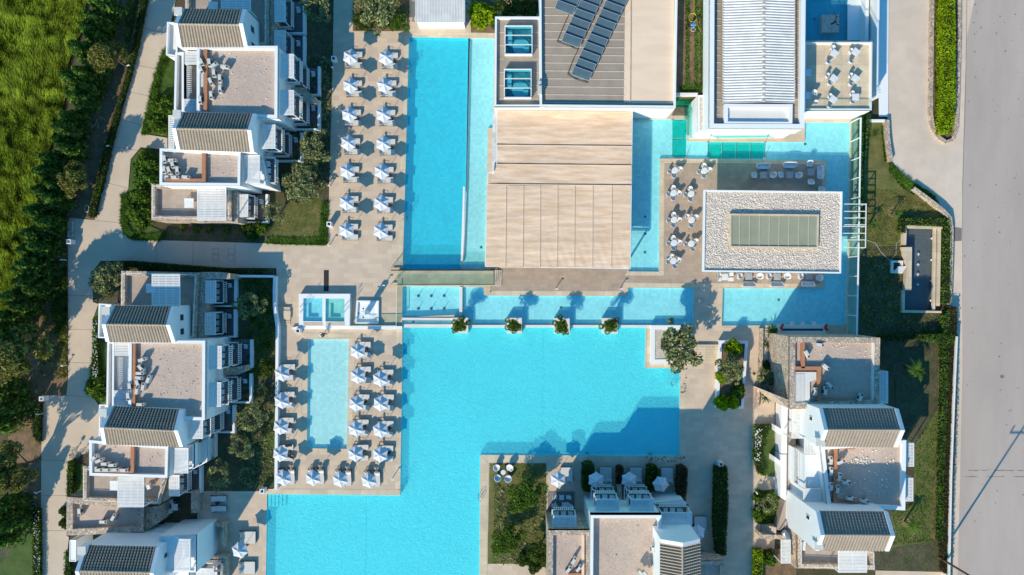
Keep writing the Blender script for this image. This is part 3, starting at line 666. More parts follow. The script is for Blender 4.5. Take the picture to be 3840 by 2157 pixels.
part(B, 'stone_wall', MB().prism(XY(PL('o',[(1330,1130),(1615,1090),(1612,1150),(1510,1190),(1330,1185)],2.4)),0,2.4), M['stone'])
ch = P('p', 326, 140, 8.2)
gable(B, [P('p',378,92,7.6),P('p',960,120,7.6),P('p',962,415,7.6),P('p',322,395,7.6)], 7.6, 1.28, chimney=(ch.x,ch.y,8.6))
wing(B, PL('p', [(280,80),(352,80),(300,340),(278,360)], 4.2), 4.2, roof='whiteold', par=.4, pt=.15)
balcony(B, 'p', (1012,172,1112,355), 6.5, (2.7,5.6), tag_='third stack, middle left block', patio=1.0)
wing(B, PL('p', [(200,365),(835,415),(828,668),(203,650)], 7.3), 7.3, par=.55, pt=.32)
duct(B, [P('p',565,412,6.75), P('p',562,620,6.75), P('p',270,622,6.75)], 6.75)
part(B, 'duct_box', MB().prism(XY(PL('p',[(222,580),(262,580),(262,628),(222,628)],7.1)),6.76,7.1), M['acunit'])
wB5 = wing(B, PL('p', [(838,420),(1040,400),(1040,590),(838,640)], 5.9), 5.9, par=.25, pt=.2, roof='white')
wB6 = wing(B, PL('p', [(1030,330),(1150,330),(1148,540),(1030,600)], 3.1), 3.1, par=.25, pt=.2, roof='white')
x0,y0,x1,y1 = corners('p', 880, 428, 996, 632, 6.7); fr, sl = pergola_geo(x0,y0,x1,y1,6.7,5.6,along='x',pitch=.15,cross=1); pg = part(B, 'roof_pergola', fr, M['slat']); part(B, 'pergola_slats', sl, M['slat'], parent=pg)
balcony(B, 'p', (1000,395,1035,580), 5.7, (1.9,), tag_='corner, middle left block', ext=.25)
balcony(B, 'p', (1092,360,1130,530), 3.3, (1.9,), tag_='first floor corner, middle left block', ext=.3)
terrace_block(B, PL('p', [(152,570),(835,640),(770,880),(150,862)], 4.2), 4.2)
x0,y0,x1,y1 = corners('p', 428, 665, 640, 903, 6.4); fr, sl = pergola_geo(x0,y0,x1,y1,6.4,3.65,along='x',pitch=.17); pg = part(B, 'roof_pergola', fr, M['slat']); part(B, 'pergola_slats', sl, M['slat'], parent=pg)
balcony(B, 'p', (840,645,924,815), 3.9, (2.8,), tag_='bottom end, middle left block', patio=.8)
wing(B, PL('p', [(20,820),(640,868),(638,1104),(18,1130)], 3.4), 3.4, wm='stone', par=.6, pt=.75, name='stone_wing')
part(B, 'stone_wall', MB().prism(XY(PL('p',[(1018,780),(1068,770),(1062,950),(1018,950)],1.6)),0,1.6), M['stone'])
part(B, 'stone_wall', MB().prism(XY(PL('p',[(700,900),(770,890),(770,1020),(640,1100),(605,1100),(610,900)],2.6)),0,2.6), M['stone'])
# ================================================================== block C (bottom left)
Cb = root('apartment_house', 'white gabled house with one grey balcony and small windows in the bottom left corner', 'building', base('i',900,1350))
ch = P('p', 158, 1240, 8.2)
gable(Cb, [P('p',170,1205,7.6),P('p',775,1218,7.6),P('p',765,1560,7.6),P('p',140,1545,7.6)], 7.6, 1.28, chimney=(ch.x,ch.y,8.6), wins=((.30,6.3,.55,.9,'e'),))
wing(Cb, PL('p', [(700,1100),(1120,1098),(1108,1330),(1000,1335),(1000,1560),(700,1560)], 3.4), 3.4, par=.2, pt=.2, roof='white')
wing(Cb, PL('p', [(760,1140),(1058,1125),(1058,1425),(760,1425)], 6.2), 6.2, par=.2, pt=.2, roof='white')
x0,y0,x1,y1 = corners('p', 885, 1158, 1012, 1412, 7.0); fr, sl = pergola_geo(x0,y0,x1,y1,7.0,6.0,along='x',pitch=.16,cross=1); pg = part(Cb, 'roof_pergola', fr, M['slat']); part(Cb, 'pergola_slats', sl, M['slat'], parent=pg)
wing(Cb, PL('p', [(45,1165),(98,1165),(95,1340),(42,1338)], 3.5), 3.5, par=.05, pt=.1, roof='white')
sw_ = MB(); zz = 1.2
sw_.prism(XY(PL('p',[(1170,1030),(1295,1030),(1292,1060),(1170,1055)],zz)),0,zz); sw_.prism(XY(PL('p',[(1265,1062),(1293,1062),(1290,1215),(1265,1215)],zz)),0,zz)
sw_.prism(XY(PL('p',[(1160,1288),(1305,1290),(1305,1320),(1160,1315)],zz)),0,zz); sw_.prism(XY(PL('p',[(1265,1322),(1305,1322),(1303,1500),(1265,1500)],zz)),0,zz)
part(Cb, 'stone_wall', sw_, M['stone'])
balcony(Cb, 'p', (1060,1395,1200,1600), 3.4, (2.7,), tag_='ground floor, bottom left house')
# ================================================================== block D (bottom centre)
D = root('apartment_block', 'white apartment block with gravel roofs and slatted balconies, bottom centre below the big pool', 'building', base('k',1100,1250))
wing(D, PL('q', [(180,915),(680,915),(680,1700),(175,1700)], 7.0), 7.0, wm='stone', par=.5, pt=.55, name='stone_wing')
part(D, 'roof_duct', MB().prism(XY(PL('q',[(575,965),(607,965),(605,1600),(572,1600)],6.9)),6.52,6.9), M['roofbeige'])
part(D, 'roof_duct', MB().prism(XY(PL('q',[(415,1425),(570,1425),(570,1455),(415,1455)],6.9)),6.52,6.9), M['duct'])
balcony(D, 'q', (235,745,512,880), 5.9, (2.7,), side='n', tag_='left end, bottom centre block', along='x', patio=1.0)
wing(D, PL('q', [(680,735),(1520,735),(1520,1700),(672,1700)], 7.8), 7.8, par=.95, pt=.34)
balcony(D, 'q', (740,545,1015,690), 6.4, (2.7,5.5), side='n', tag_='middle, bottom centre block', along='x')
balcony(D, 'q', (1155,545,1430,690), 6.4, (2.7,5.5), side='n', tag_='right, bottom centre block', along='x')
part(D, 'stone_wall', MB().prism(XY(PL('q',[(995,380),(1050,380),(1052,570),(1015,570)],1.8)),0,1.8), M['stone'])
wing(D, PL('q', [(1440,600),(1790,560),(1855,640),(1860,900),(1440,900)], 3.7), 3.7, par=.3, pt=.3, roof='white')
balcony(D, 'q', (1520,705,1885,888), 6.4, (2.7,), side='n', tag_='right corner, bottom centre block', along='x')
gable(D, [P('q',1505,1010,11.0),P('q',1972,1005,11.0),P('q',1975,3600,11.0),P('q',1505,3600,11.0)], 11.0, 1.2, axis='y', tm='tile', rows=8, pt=.4)
part(D, 'side_panel', MB().prism(XY(PL('q',[(1462,920),(1500,930),(1500,1700),(1462,1700)],7.2)),0,7.2), M['white'])
wing(D, PL('q', [(1975,1290),(2265,1275),(2268,1700),(1975,1700)], 3.6), 3.6, wm='stone', par=.4, pt=.5, name='stone_wing')
# ================================================================== block E (bottom right)
E = root('apartment_block', 'white and stone apartment block with brown ducts on gravel roofs, bottom right beside the road', 'building', base('l',750,600))
wing(E, PL('r', [(550,130),(1570,140),(1555,902),(545,940)], 7.0), 7.0, wm='stone', par=.5, pt=.62, name='stone_wing')
part(E, 'white_wall', MB().prism(XY(PL('r',[(1508,180),(1526,180),(1510,895),(1492,895)],7.2)),6.4,6.98), M['whiteold'])
duct(E, [P('r',680,180,6.5), P('r',680,460,6.5)], 6.5); duct(E, [P('r',600,482,6.5), P('r',862,482,6.5), P('r',858,850,6.5), P('r',1280,855,6.5)], 6.5)
part(E, 'roof_hatch', MB().prism(XY(PL('r',[(596,530),(848,530),(848,610),(775,640),(775,885),(596,885)],6.85)),6.45,6.85), M['whiteold'])
x0,y0,x1,y1 = corners('r', 598, 555, 718, 880, 6.98); part(E, 'hatch_slats', slatted(x0,y0,x1,y1,6.9,'y',.14), M['slat'])
part(E, 'stone_wall', MB().prism(XY(PL('r',[(345,770),(550,850),(745,915),(740,945),(545,945)],6.6)),0,6.6), M['stone'])
x0,y0,x1,y1 = corners('r', 1562, 520, 1660, 885, 6.2); fr, sl = pergola_geo(x0,y0,x1,y1,6.2,0,along='y',pitch=.15,cross=1); pg = part(E, 'side_pergola', fr, M['slat']); part(E, 'pergola_slats', sl, M['slat'], parent=pg)
ch = P('r', 895, 1320, 10.7)
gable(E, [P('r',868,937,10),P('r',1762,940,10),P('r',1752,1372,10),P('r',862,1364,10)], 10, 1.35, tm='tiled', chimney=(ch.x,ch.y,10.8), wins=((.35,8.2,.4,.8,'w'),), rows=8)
wing(E, PL('l', [(478,475),(1122,430),(1115,960),(530,930)], 7.4), 7.4, par=.5, pt=.42)
duct(E, [P('s',1250,-20,6.9), P('s',1055,-20,6.9), P('s',1048,615,6.9), P('s',1290,630,6.9)], 6.9)
wing(E, PL('s', [(715,80),(985,80),(985,660),(850,715),(715,620)], 5.8), 5.8, par=.02, pt=.1, roof='white')
wing(E, PL('s', [(620,10),(720,80),(705,460),(618,410)], 4.0), 4.0, par=.3, pt=.08, roof='deck')
x0,y0,x1,y1 = corners('s', 640, 30, 668, 400, 4.6); part(E, 'screen_slats', slatted(x0,y0,x1,y1,4.6,'x',.22), M['slat'])
for (t_, r_, z_, al) in (('s',(718,-120,905,75),6.6,'y'),('s',(708,462,905,625),6.6,'y'),('r',(570,950,712,1280),5.2,'x'),('l',(1125,452,1182,630),6.4,'x'),('l',(1115,715,1176,892),6.4,'x'),('s',(1105,1160,1430,1420),6.4,'x'),('s',(452,1045,562,1315),3.4,'x')):
    x0,y0,x1,y1 = corners(t_, *r_, z_); fr, sl = pergola_geo(x0,y0,x1,y1,z_,max(0,z_-2.8),along=al,pitch=.16,cross=1 if al=='x' else 0); pg = part(E, 'roof_pergola', fr, M['slat']); part(E, 'pergola_slats', sl, M['slat'], parent=pg)
ch = P('s', 882, 1110, 10.7)
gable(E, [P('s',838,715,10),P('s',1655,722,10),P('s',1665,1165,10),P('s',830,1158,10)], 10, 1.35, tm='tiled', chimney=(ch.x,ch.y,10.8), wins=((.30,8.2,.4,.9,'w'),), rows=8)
terrace_block(E, PL('s', [(640,1000),(1520,1160),(1520,1390),(645,1370)], 3.9), 3.9)
part(E, 'stone_wall', MB().prism(XY(PL('s',[(600,580),(640,575),(645,1375),(600,1360),(570,900)],3.0)),0,3.0), M['stone'])
# raised white walkway on the west side
part(E, 'walkway_floor', MB().prism(XY(PL('s',[(515,-320),(620,-320),(620,560),(560,830),(440,940),(400,930),(510,560)],1.6)),0,1.6), M['deck'])
wk = MB(); wk.prism(XY(PL('r',[(455,905),(525,940),(515,1450),(450,1450)],2.0)),0,2.0); wk.prism(XY(PL('s',[(447,75),(515,75),(512,560),(500,600),(445,560)],2.0)),0,2.0)
wk.prism(XY(PL('r',[(382,1130),(455,1175),(455,1240),(382,1190)],1.9)),0,1.9); wk.prism(XY(PL('s',[(378,100),(447,150),(447,205),(378,160)],1.9)),0,1.9)
part(E, 'walkway_wall', wk, M['white'])
st = MB()
for i_ in range(6):
    st.prism(XY(PL('s',[(235+27*i_,870+6*i_),(262+27*i_,876+6*i_),(262+27*i_,975),(235+27*i_,965)],.25*(i_+1))),0,.25*(i_+1))
part(E, 'outside_stair', st, M['concrete'])
part(E, 'stone_wall', MB().prism(XY(PL('s',[(200,955),(240,985),(530,995),(520,1040),(240,1035),(200,1000)],1.5)),0,1.5), M['stone'])
# ================================================================== main hall
HL = root('restaurant_hall', 'large flat-roofed white hall with grey seamed roof and glazed rooflights, top centre', 'building', base('c',700,500))
Z = 5.0
w1 = wing(HL, PL('c', [(33,125),(376,125),(384,803),(28,803)], Z), Z, roof='roofgrey', par=.45, pt=.22)
w2 = wing(HL, PL('c', [(366,-200),(1412,-200),(1395,812),(372,803)], Z+.2), Z+.2, roof='roofgrey', par=.5, pt=.24)
zr = Z-.28
bg_ = MB().quad(*PL('c', [(1062,-180),(1382,-180),(1378,782),(1055,780)], zr)); part(HL, 'beige_roof', bg_, M['roofbeige'], parent=w2, fixn=False)
part(HL, 'beige_roof', MB().quad(*PL('c', [(1016,-180),(1052,-180),(1046,780),(1003,775)], zr)), M['roofbeige'], parent=w2, fixn=False)
sm = MB()
for k in range(-2, 14):
    y = 59+59.8*k*1.0; sm.bar(P('c',400,y-4,zr-.0), P('c',1012,y+2,zr-.0), .10, .03)
sm.bar(P('c',1057,-150,zr+.02), P('c',1050,785,zr+.02), .12, .16)
part(HL, 'roof_seams', sm, M['seam'], parent=w2, kind=None)
sm = MB()
for k in range(7):
    y = 145+100*k; sm.bar(P('c',60,y,Z-.42), P('c',100,y,Z-.42), .08, .02); sm.bar(P('c',320,y,Z-.42), P('c',360,y,Z-.42), .08, .02)
part(HL, 'roof_seams', sm, M['seam'], parent=w1)
for (x0_,y0_,x1_,y1_) in ((105,195,315,408),(100,522,308,735)):
    x0,y0,x1,y1 = corners('c', x0_,y0_,x1_,y1_, Z+.35)
    kb = MB(); kb.ring([(x0,y0),(x1,y0),(x1,y1),(x0,y1)], .10, Z-.45, Z+.30)
    rf = part(HL, 'rooflight', kb, M['white'], parent=w1)
    part(HL, 'room_floor', MB().box(x0+.1,y0+.1,Z-.44,x1-.1,y1-.1,Z-.40), M['tanklight'], parent=w1)
    fm = MB()
    for k in range(4): y = y0+(y1-y0)*k/3; fm.box(x0,y-.05,Z+.30+.002*k,x1,y+.05,Z+.36)
    part(HL, 'rooflight_frame', fm, M['slat'], parent=w1)
    part(HL, 'rooflight_glass', MB().box(x0+.1,y0+.1,Z+.31,x1-.1,y1-.1,Z+.325), glass('rooflight_pane_'+str(int(y0_)), (.55,.85,.88), .05), parent=w1)
    fu = MB().lathe((x0+x1)/2+.3, y0+1.1, [(0,Z-.39),(1.0,Z-.39),(1.0,Z-.30),(0,Z-.26)], 18); fu.box(x0+.3,y0+1.2,Z-.4,x0+.9,y1-.4,Z-.1); fu.box(x1-1.0,y0+.4,Z-.4,x1-.4,y0+1.0,Z-.15)
    part(HL, 'room_furniture', fu, M['white'], parent=w1)
bx = MB().box(P('c',357,620,Z).x,P('c',357,640,Z).y,Z+.2,P('c',380,620,Z).x,P('c',380,620,Z).y,Z+.5); bx.box(P('c',355,720,Z).x,P('c',355,720,Z).y,Z+.2,P('c',383,658,Z).x,P('c',383,658,Z).y,Z+.6)
part(HL, 'vent_box', bx, M['acunit'], parent=w2)
# glazed link and entrance between the hall and the upper-floor restaurant
ent = MB().prism(XY(PL('c',[(1392,700),(1560,700),(1560,722),(1392,724)],4.4)),4.0,4.4); part(HL, 'link_wall', ent, M['whiteold'])
part(HL, 'link_glass', MB().prism(XY(PL('c',[(1396,726),(1552,726),(1500,795),(1396,795)],1.2)),.3,1.2), M['teal'])
single('doormat', 'brown entrance mat lettered with three initials between hall and restaurant', 'doormat', MB().quad(*PL('c',[(1398,794),(1486,794),(1484,872),(1362,872)],.035)), M['doormat'], fixn=False)
tx = bpy.data.curves.new('letters', 'FONT'); tx.body = 'ICC'; tx.size = 1.0; tx.extrude = .004; tx.offset = -.012
to = bpy.data.objects.new('letters', tx); C.objects.link(to); pl_ = P('c',1400,850,.045); to.location = pl_; bpy.context.view_layer.update()
dg = bpy.context.evaluated_depsgraph_get(); me_ = bpy.data.meshes.new_from_object(to.evaluated_get(dg)); me_.materials.clear(); me_.materials.append(M['letter'])
lo_ = bpy.data.objects.new('lettering', me_); C.objects.link(lo_); bpy.data.objects.remove(to)
dm = [o for o in bpy.data.objects if o.name == 'doormat'][0]; lo_.parent = dm; lo_.location = pl_
# solar collectors
def panel(name):
    rt = root('solar_panel', 'dark glazed solar collector', 'solar panel')
    L_, W_ = 2.28, 1.0; ti = .30
    q = [Vector((-L_/2,-W_/2,0)),Vector((L_/2,-W_/2,0)),Vector((L_/2,W_/2,ti)),Vector((-L_/2,W_/2,ti))]
    up = Vector((0,0,.07)); mb = MB().hexa(q, [p+up for p in q]); part(rt, 'frame', mb, M['metal'], local=True)
    q2 = [Vector((-L_/2+.05,-W_/2+.05,.075+.015)),Vector((L_/2-.05,-W_/2+.05,.075+.015)),Vector((L_/2-.05,W_/2-.05,ti+.075-.015)),Vector((-L_/2+.05,W_/2-.05,ti+.075-.015))]
    part(rt, 'collector_glass', MB().quad(*q2), M['solar'], local=True)
    lg = MB()
    for s_ in (-1,1): lg.bar((s_*.9,W_/2-.05,-.35),(s_*.9,W_/2-.05,ti),.04); lg.bar((s_*.9,-W_/2+.05,-.35),(s_*.9,-W_/2+.05,0),.04)
    for j,s_ in enumerate((-1,1)):
        b_ = MB(); b_.bar((s_*.9,W_/2-.05,-.35),(s_*.9,W_/2-.05,ti),.04); part(rt, 'leg', b_, M['metal'], local=True)
    return rt
SP = Kind(panel('p'))
for (name, x, y, n) in (('rightmost',685,558,11),('middle',612,308,6),('left',560,62,2)):
    for k in range(n):
        p_ = P('c', x+29.6*k, y-61.5*k, zr+.40)
        SP.put((p_.x,p_.y,zr+.38), R(-20), f"dark solar collector, {ORD[k]} from the bottom of the {name} sloping row on the hall roof", 'solar collectors on the hall roof')
pp = MB()
for seq in (((500,315),(570,150),(640,10)), ((500,315),(545,330),(660,375),(625,440),(580,560),(620,590),(730,625)), ((730,625),(990,40))):
    pp.path([P('c',a_,b_,zr+.1) for a_,b_ in seq], .035)
single('collector_pipes', 'black pipework running beside the solar collectors on the hall roof', 'pipes', pp, M['darkmetal'])
single('roof_cable', 'thin pale cable lying across the hall roof below the collectors', 'cable', MB().path([P('c',a_,b_,zr+.04) for a_,b_ in ((735,640),(700,710),(655,795))], .02), M['whitehose'])
# ================================================================== fabric canopy
CN = root('canopy', 'broad beige fabric canopy with dark seams and rippled lower panels below the hall', 'canopy', base('c',550,1200))
zc = 3.4; fr = MB()
def cz(t_, x, y, dz=0): return P(t_, x, y, zc+dz)
edge = [cz('c',48,826), cz('c',1068,832), cz('g',1052,618), cz('f',1848,601), cz('b',1868,1302), cz('c',46,1300)]
for a_, b_ in zip(edge, edge[1:]+edge[:1]): fr.bar(a_-Vector((0,0,.14)), b_-Vector((0,0,.14)), .10, .22)
part(CN, 'frame', fr, M['white'])
def cloth(name, q, nu, nv, fn):
    mb = MB()
    for j in range(nv+1):
        for i_ in range(nu+1):
            u, v_ = i_/nu, j/nv; p_ = q[0].lerp(q[1],u).lerp(q[3].lerp(q[2],u),v_); mb.v.append((p_.x,p_.y,p_.z+fn(u,v_,p_)))
    for j in range(nv):
        for i_ in range(nu): b_ = j*(nu+1)+i_; mb.f.append((b_,b_+1,b_+nu+2,b_+nu+1))
    return part(CN, name, mb, M['fabric'], smooth=True, fixn=False)
rng = random.Random(5)
for (yt, yb) in ((832,1090),(1092,1235),(1237,1387)):
    q = [cz('c',50,yt), cz('c',1064,yt+8), cz('c',1060,yb+8), cz('c',50 if yb < 1300 else -4,yb)]
    if yt > 1240: q = [cz('c',46,yt), cz('c',1060,yt+8), cz('c',1058,yb+8), cz('c',-18,yb)]
    cloth('fabric_panel', q, 90, 16, lambda u,v_,p_: -.01*math.sin(PI*v_)+.004*math.sin(p_.y*7)+.02*math.sin(p_.x*2.2+p_.y*3)*math.exp(-u*14)+.004*math.sin(p_.x*1.3+p_.y*9))
xs = [-22,118,248,375,505,635,770,915,1057]; xs2 = [5,112,243,372,502,631,767,910,1052]; 
for a_ in range(8):
    q = [cz('g',xs[a_]+2+(4 if a_==0 else 0),-8), cz('g',xs[a_+1]-2,-8), cz('g',xs2[a_+1]-2,612), cz('g',(8 if a_==0 else xs2[a_]+2),603)]
    if a_ == 0: q[0] = cz('b',1864,1400); q[3] = cz('f',1850,598)
    amp = .02 if a_ >= 3 else .003
    cloth('fabric_panel', q, 14, 60, lambda u,v_,p_, A_=amp: -.012*math.sin(PI*u)+A_*math.sin((p_.x*1.1+p_.y*.45)*5.5)*max(0,(v_-.35))*math.sin(PI*min(1,max(0,u)))**.5)
sm = MB()
for y in (1091,1236,1387): sm.bar(cz('c',46 if y<1380 else -16,y-4,.03), cz('c',1060,y+6,.03), .035, .03)
part(CN, 'seam_cables', sm, M['gapshade_seam'])
sm = MB()
for y in (1091,1236,1387): sm.bar(cz('c',46 if y<1380 else -16,y+3,.015), cz('c',1060,y+13,.015), .10, .03)
part(CN, 'seam_edging', sm, M['roofbeige'])
sm = MB()
for a_ in range(1,8): sm.bar(cz('g',xs[a_],-6,.03), cz('g',xs2[a_],610,.03), .07, .06)
part(CN, 'seam_battens', sm, M['seam'])
for (t_,x_,y_) in (('c',60,840),('c',1056,840),('g',1040,605),('f',1858,590),('g',500,600),('c',1050,1300)):
    q_ = P(t_,x_,y_,zc); part(CN, 'post', MB().box(q_.x-.09,q_.y-.09,0,q_.x+.09,q_.y+.09,zc-.25), M['white'])
single('marble_wall', 'white marble clad side wall with grey veins along the canopy left edge', 'wall', MB().prism(XY(PL('b',[(1908,850),(1938,850),(1936,1300),(1900,1300)],1.0)),0,2.2), mat('white_marble', (.85,.84,.83), (.55,.55,.57), ns=.9, rough=.3))
# ================================================================== upper restaurant (corrugated roof)
U = root('restaurant_building', 'white two-storey building with long rusting corrugated roof, top right', 'building', base('c',1900,500))
pod = wing(U, [P('c',1655,-200,4.2),P('d',300,-200,4.2),P('d',296,985,4.2),P('c',1562,992,4.2),P('c',1562,718,4.2),P('c',1657,716,4.2)], 4.2, roof='white', par=.06, pt=.2, z0=0)
for y in (60,125,240,340,420,540): 
    pass
part(U, 'pebble_roof', MB().quad(*PL('c',[(1576,735),(1648,735),(1648,985),(1576,985)],4.17)), M['pebblebed'], parent=pod, fixn=False)
fs = MB()
for k in range(9): fs.bar(P('c',1612,-90+118*k,4.9), P('c',1652,-140+118*k,5.6), .05)
fs.bar(P('c',1632,-200,5.2), P('c',1618,985,5.2), .07); fs.bar(P('c',1618,985,5.2), P('d',290,985,5.2), .07)
part(U, 'glazing_frame', fs, M['slat'])
part(U, 'side_glazing', MB().quad(P('c',1632,-200,5.18),P('c',1620,984,5.18),P('c',1620,984,4.2),P('c',1632,-200,4.2)), M['glass'])
part(U, 'front_glazing', MB().quad(P('c',1618,983,5.18),P('d',288,983,5.18),P('d',288,983,4.2),P('c',1618,983,4.2)), M['teal'])
zu = 7.2
up_ = wing(U, [P('c',1655,-200,zu),P('d',366,-200,zu),P('d',354,968,zu),P('c',1650,965,zu)], zu, roof='roofgrey', par=.6, pt=.5, z0=4.18)
# corrugated double-pitch sheet
def corr(x0,y0,x1,y1,z0_,z1_,pitch=.31,n=None):
    mb = MB(); k = 4; nn = int((y1-y0)/pitch*k)
    for i_ in range(nn+1):
        y = y0+(y1-y0)*i_/nn; dz = .09 if (i_//2)%2 == 0 else 0
        mb.v.append((x0,y,z0_+dz)); mb.v.append((x1,y,z1_+dz))
    for i_ in range(nn): b_ = 2*i_; mb.f.append((b_,b_+1,b_+3,b_+2))
    return mb
xa = P('c',1750,400,zu).x; xm = P('d',45,400,zu+.3).x; xb = P('d',286,400,zu).x; yb_ = P('c',1750,778,zu).y; yt_ = P('c',1750,-200,zu).y
part(U, 'corrugated_sheet', corr(xa,yb_,xm,yt_,zu-.15,zu+.30), M['corr'], parent=up_, fixn=False); part(U, 'corrugated_sheet', corr(xm,yb_,xb,yt_,zu+.30,zu-.15), M['corr'], parent=up_, fixn=False)
sm = MB(); nn = int((yt_-yb_)/.31/2)
for i_ in range(nn*2):
    y = yb_+.62*i_/2+.08; 
    if y < yt_: sm.box(xa-.05,y,zu-.075+.0,xa+.10,y+.1,zu-.03); sm.box(xb-.12,y,zu-.075,xb+.06,y+.1,zu-.03)
    if i_%2 == 0 and y < yt_: sm.box(xm-.16,y,zu+.385,xm+.16,y+.22,zu+.41)
part(U, 'rusty_edge', sm, M['rust'], parent=up_)
sm = MB(); 
for k in range(20):
    y = P('c',1700,-100+56*k,zu).y
    sm.bar((P('c',1690,0,zu).x+.2,y,zu-.56),(xa-.05,y,zu-.56),.08,.03); sm.bar((xb+.1,y,zu-.56),(P('d',335,0,zu).x,y,zu-.56),.08,.03)
part(U, 'roof_seams', sm, M['seam'], parent=up_)
part(U, 'front_box', MB().ring(PL('c',[(1765,782),(2010,782)],zu)[:1]+[P('d',268,785,zu),P('d',265,945,zu),P('c',1762,942,zu)], .4, zu-.6, zu-.05), M['white'], parent=up_)
part(U, 'front_box_floor', MB().quad(P('c',1785,795,zu-.4),P('d',250,795,zu-.4),P('d',250,935,zu-.4),P('c',1785,935,zu-.4)), M['whiteold'], parent=up_, fixn=False)
# roof terrace east of it
zt = 4.4
T2 = wing(U, PL('d',[(356,316),(868,316),(862,832),(352,832)],zt), zt, roof='coping', par=.3, pt=.22, z0=0)
rg = MB()
for a_, b_ in (((362,322),(862,322)),((862,322),(858,828)),((858,828),(358,828))): rg.bar(P('d',*a_,zt+.9),P('d',*b_,zt+.9),.05)
part(U, 'balustrade_rail', rg, M['slat'], parent=T2)
for a_, b_ in (((362,322),(862,322)),((862,322),(858,828)),((858,828),(358,828))):
    p0 = P('d',*a_,zt); p1 = P('d',*b_,zt); part(U, 'balustrade_glass', MB().quad(p0,p1,p1+Vector((0,0,.88)),p0+Vector((0,0,.88))), M['glass'], parent=T2, fixn=False)
gd = MB()
for a_, b_ in (((1400,0),(1560,0)),): pass
# teal glass bridges hung over the pool
def glassdeck(name, label, q, n, z, vert):
    rt = root(name, label, 'canopy', tuple(sum(((p.x+0,p.y+0) for p in q), ())[:2])+(0,))
    rt.location = (sum(p.x for p in q)/4, sum(p.y for p in q)/4, 0)
    for k in range(n):
        if vert: a0,a1,b0,b1 = q[0].lerp(q[3],k/n), q[0].lerp(q[3],(k+.96)/n), q[1].lerp(q[2],k/n), q[1].lerp(q[2],(k+.96)/n)
        else: a0,a1,b0,b1 = q[0].lerp(q[1],k/n), q[0].lerp(q[1],(k+.96)/n), q[3].lerp(q[2],k/n), q[3].lerp(q[2],(k+.96)/n)
        pts_ = [a0,b0,b1,a1]; part(rt, 'glass_sheet', MB().prism(XY(ccw(XY(pts_))), z-.02, z), M['teal'])
    fr_ = MB()
    for k in range(n+1):
        if vert: fr_.bar(q[0].lerp(q[3],k/n)+Vector((0,0,.03)), q[1].lerp(q[2],k/n)+Vector((0,0,.03)), .06)
        else: fr_.bar(q[0].lerp(q[1],k/n)+Vector((0,0,.03)), q[3].lerp(q[2],k/n)+Vector((0,0,.03)), .06)
    part(rt, 'frame', fr_, M['grille'])
    for p_ in q:
        part(rt, 'fixing', MB().lathe(p_.x*.0+p_.x, p_.y, [(0,z),(.16,z),(.16,z+.1),(0,z+.12)], 8), M['metal']); part(rt, 'stay', MB().bar(p_+Vector((0,0,.1)), (p_.x+.35, p_.y+1.4, z+.9), .03), M['darkmetal'])
    return rt
glassdeck('glass_canopy', 'narrow upright teal glass canopy over the pool at the entrance', [P('c',1370,905,2.4),P('c',1476,905,2.4),P('c',1472,1190,2.4),P('c',1368,1190,2.4)], 2, 2.4, True)
glassdeck('glass_canopy', 'long horizontal teal glass canopy over the pool below the corrugated roof', [P('c',1640,1072,2.4),P('d',58,1075,2.4),P('d',52,1196,2.4),P('c',1636,1196,2.4)], 4, 2.4, False)
# ================================================================== pool bar
BR = root('pool_bar', 'low rectangular bar roofed with white pebbles and a milky rooflight', 'building', base('g',2000,330))
zb = 3.5; top = [P('g',1609,25,zb),P('h',641,38,zb),P('h',630,655,zb),P('g',1599,641,zb)]
sl_ = part(BR, 'roof_slab', MB().prism(XY(top), zb-.45, zb-.18), M['white']); part(BR, 'parapet', MB().ring(top, .18, zb-.18, zb+.05), M['white'], parent=sl_)
part(BR, 'bar_wall', MB().prism(inset(ccw(XY(top)), 1.6), 0, zb-.46), M['whiteold'])
part(BR, 'pebble_bed', MB().quad(*[(x,y,zb-.17) for x,y in inset(ccw(XY(top)), .2)]), M['pebblebed'], parent=sl_, fixn=False)
sk0 = [P('g',1800,205,zb),P('h',458,212,zb),P('h',452,466,zb),P('g',1798,458,zb)]
pb = MB(); inn = inset(ccw(XY(top)), .3); xs_ = [p[0] for p in inn]; ys_ = [p[1] for p in inn]; skp = inset(ccw(XY(sk0)), -.1); rng = random.Random(3)
cnt = 0
while cnt < 6500:
    x = rng.uniform(min(xs_),max(xs_)); y = rng.uniform(min(ys_),max(ys_))
    if not inside((x,y),inn) or inside((x,y),skp): continue
    if rng.random() < .35+.4*math.sin(x*1.9+math.sin(y*1.3)*2)*math.sin(y*2.3+math.cos(x)*2): continue
    r_ = rng.uniform(.05,.13); h_ = r_*rng.uniform(.5,1.0); a_ = rng.uniform(0,3); z_ = zb-.165; c_, s_ = math.cos(a_)*r_, math.sin(a_)*r_
    e_ = rng.uniform(.5,1)
    pb.add([(x+c_,y+s_,z_),(x-s_*e_,y+c_*e_,z_),(x-c_,y-s_,z_),(x+s_*e_,y-c_*e_,z_),(x+rng.uniform(-.02,.02),y+rng.uniform(-.02,.02),z_+h_)], [(0,1,4),(1,2,4),(2,3,4),(3,0,4)]); cnt += 1
o_ = part(BR, 'pebbles', pb, M['pebble'], parent=sl_, fixn=False, kind='stuff')
rl_ = part(BR, 'rooflight_kerb', MB().ring(sk0, .18, zb-.17, zb+.28), M['coping'], parent=sl_)
part(BR, 'rooflight_glass', MB().quad(*[(x,y,zb+.16) for x,y in inset(ccw(XY(sk0)), .17)]), M['skylight'], parent=sl_, fixn=False)
mu = MB(); 
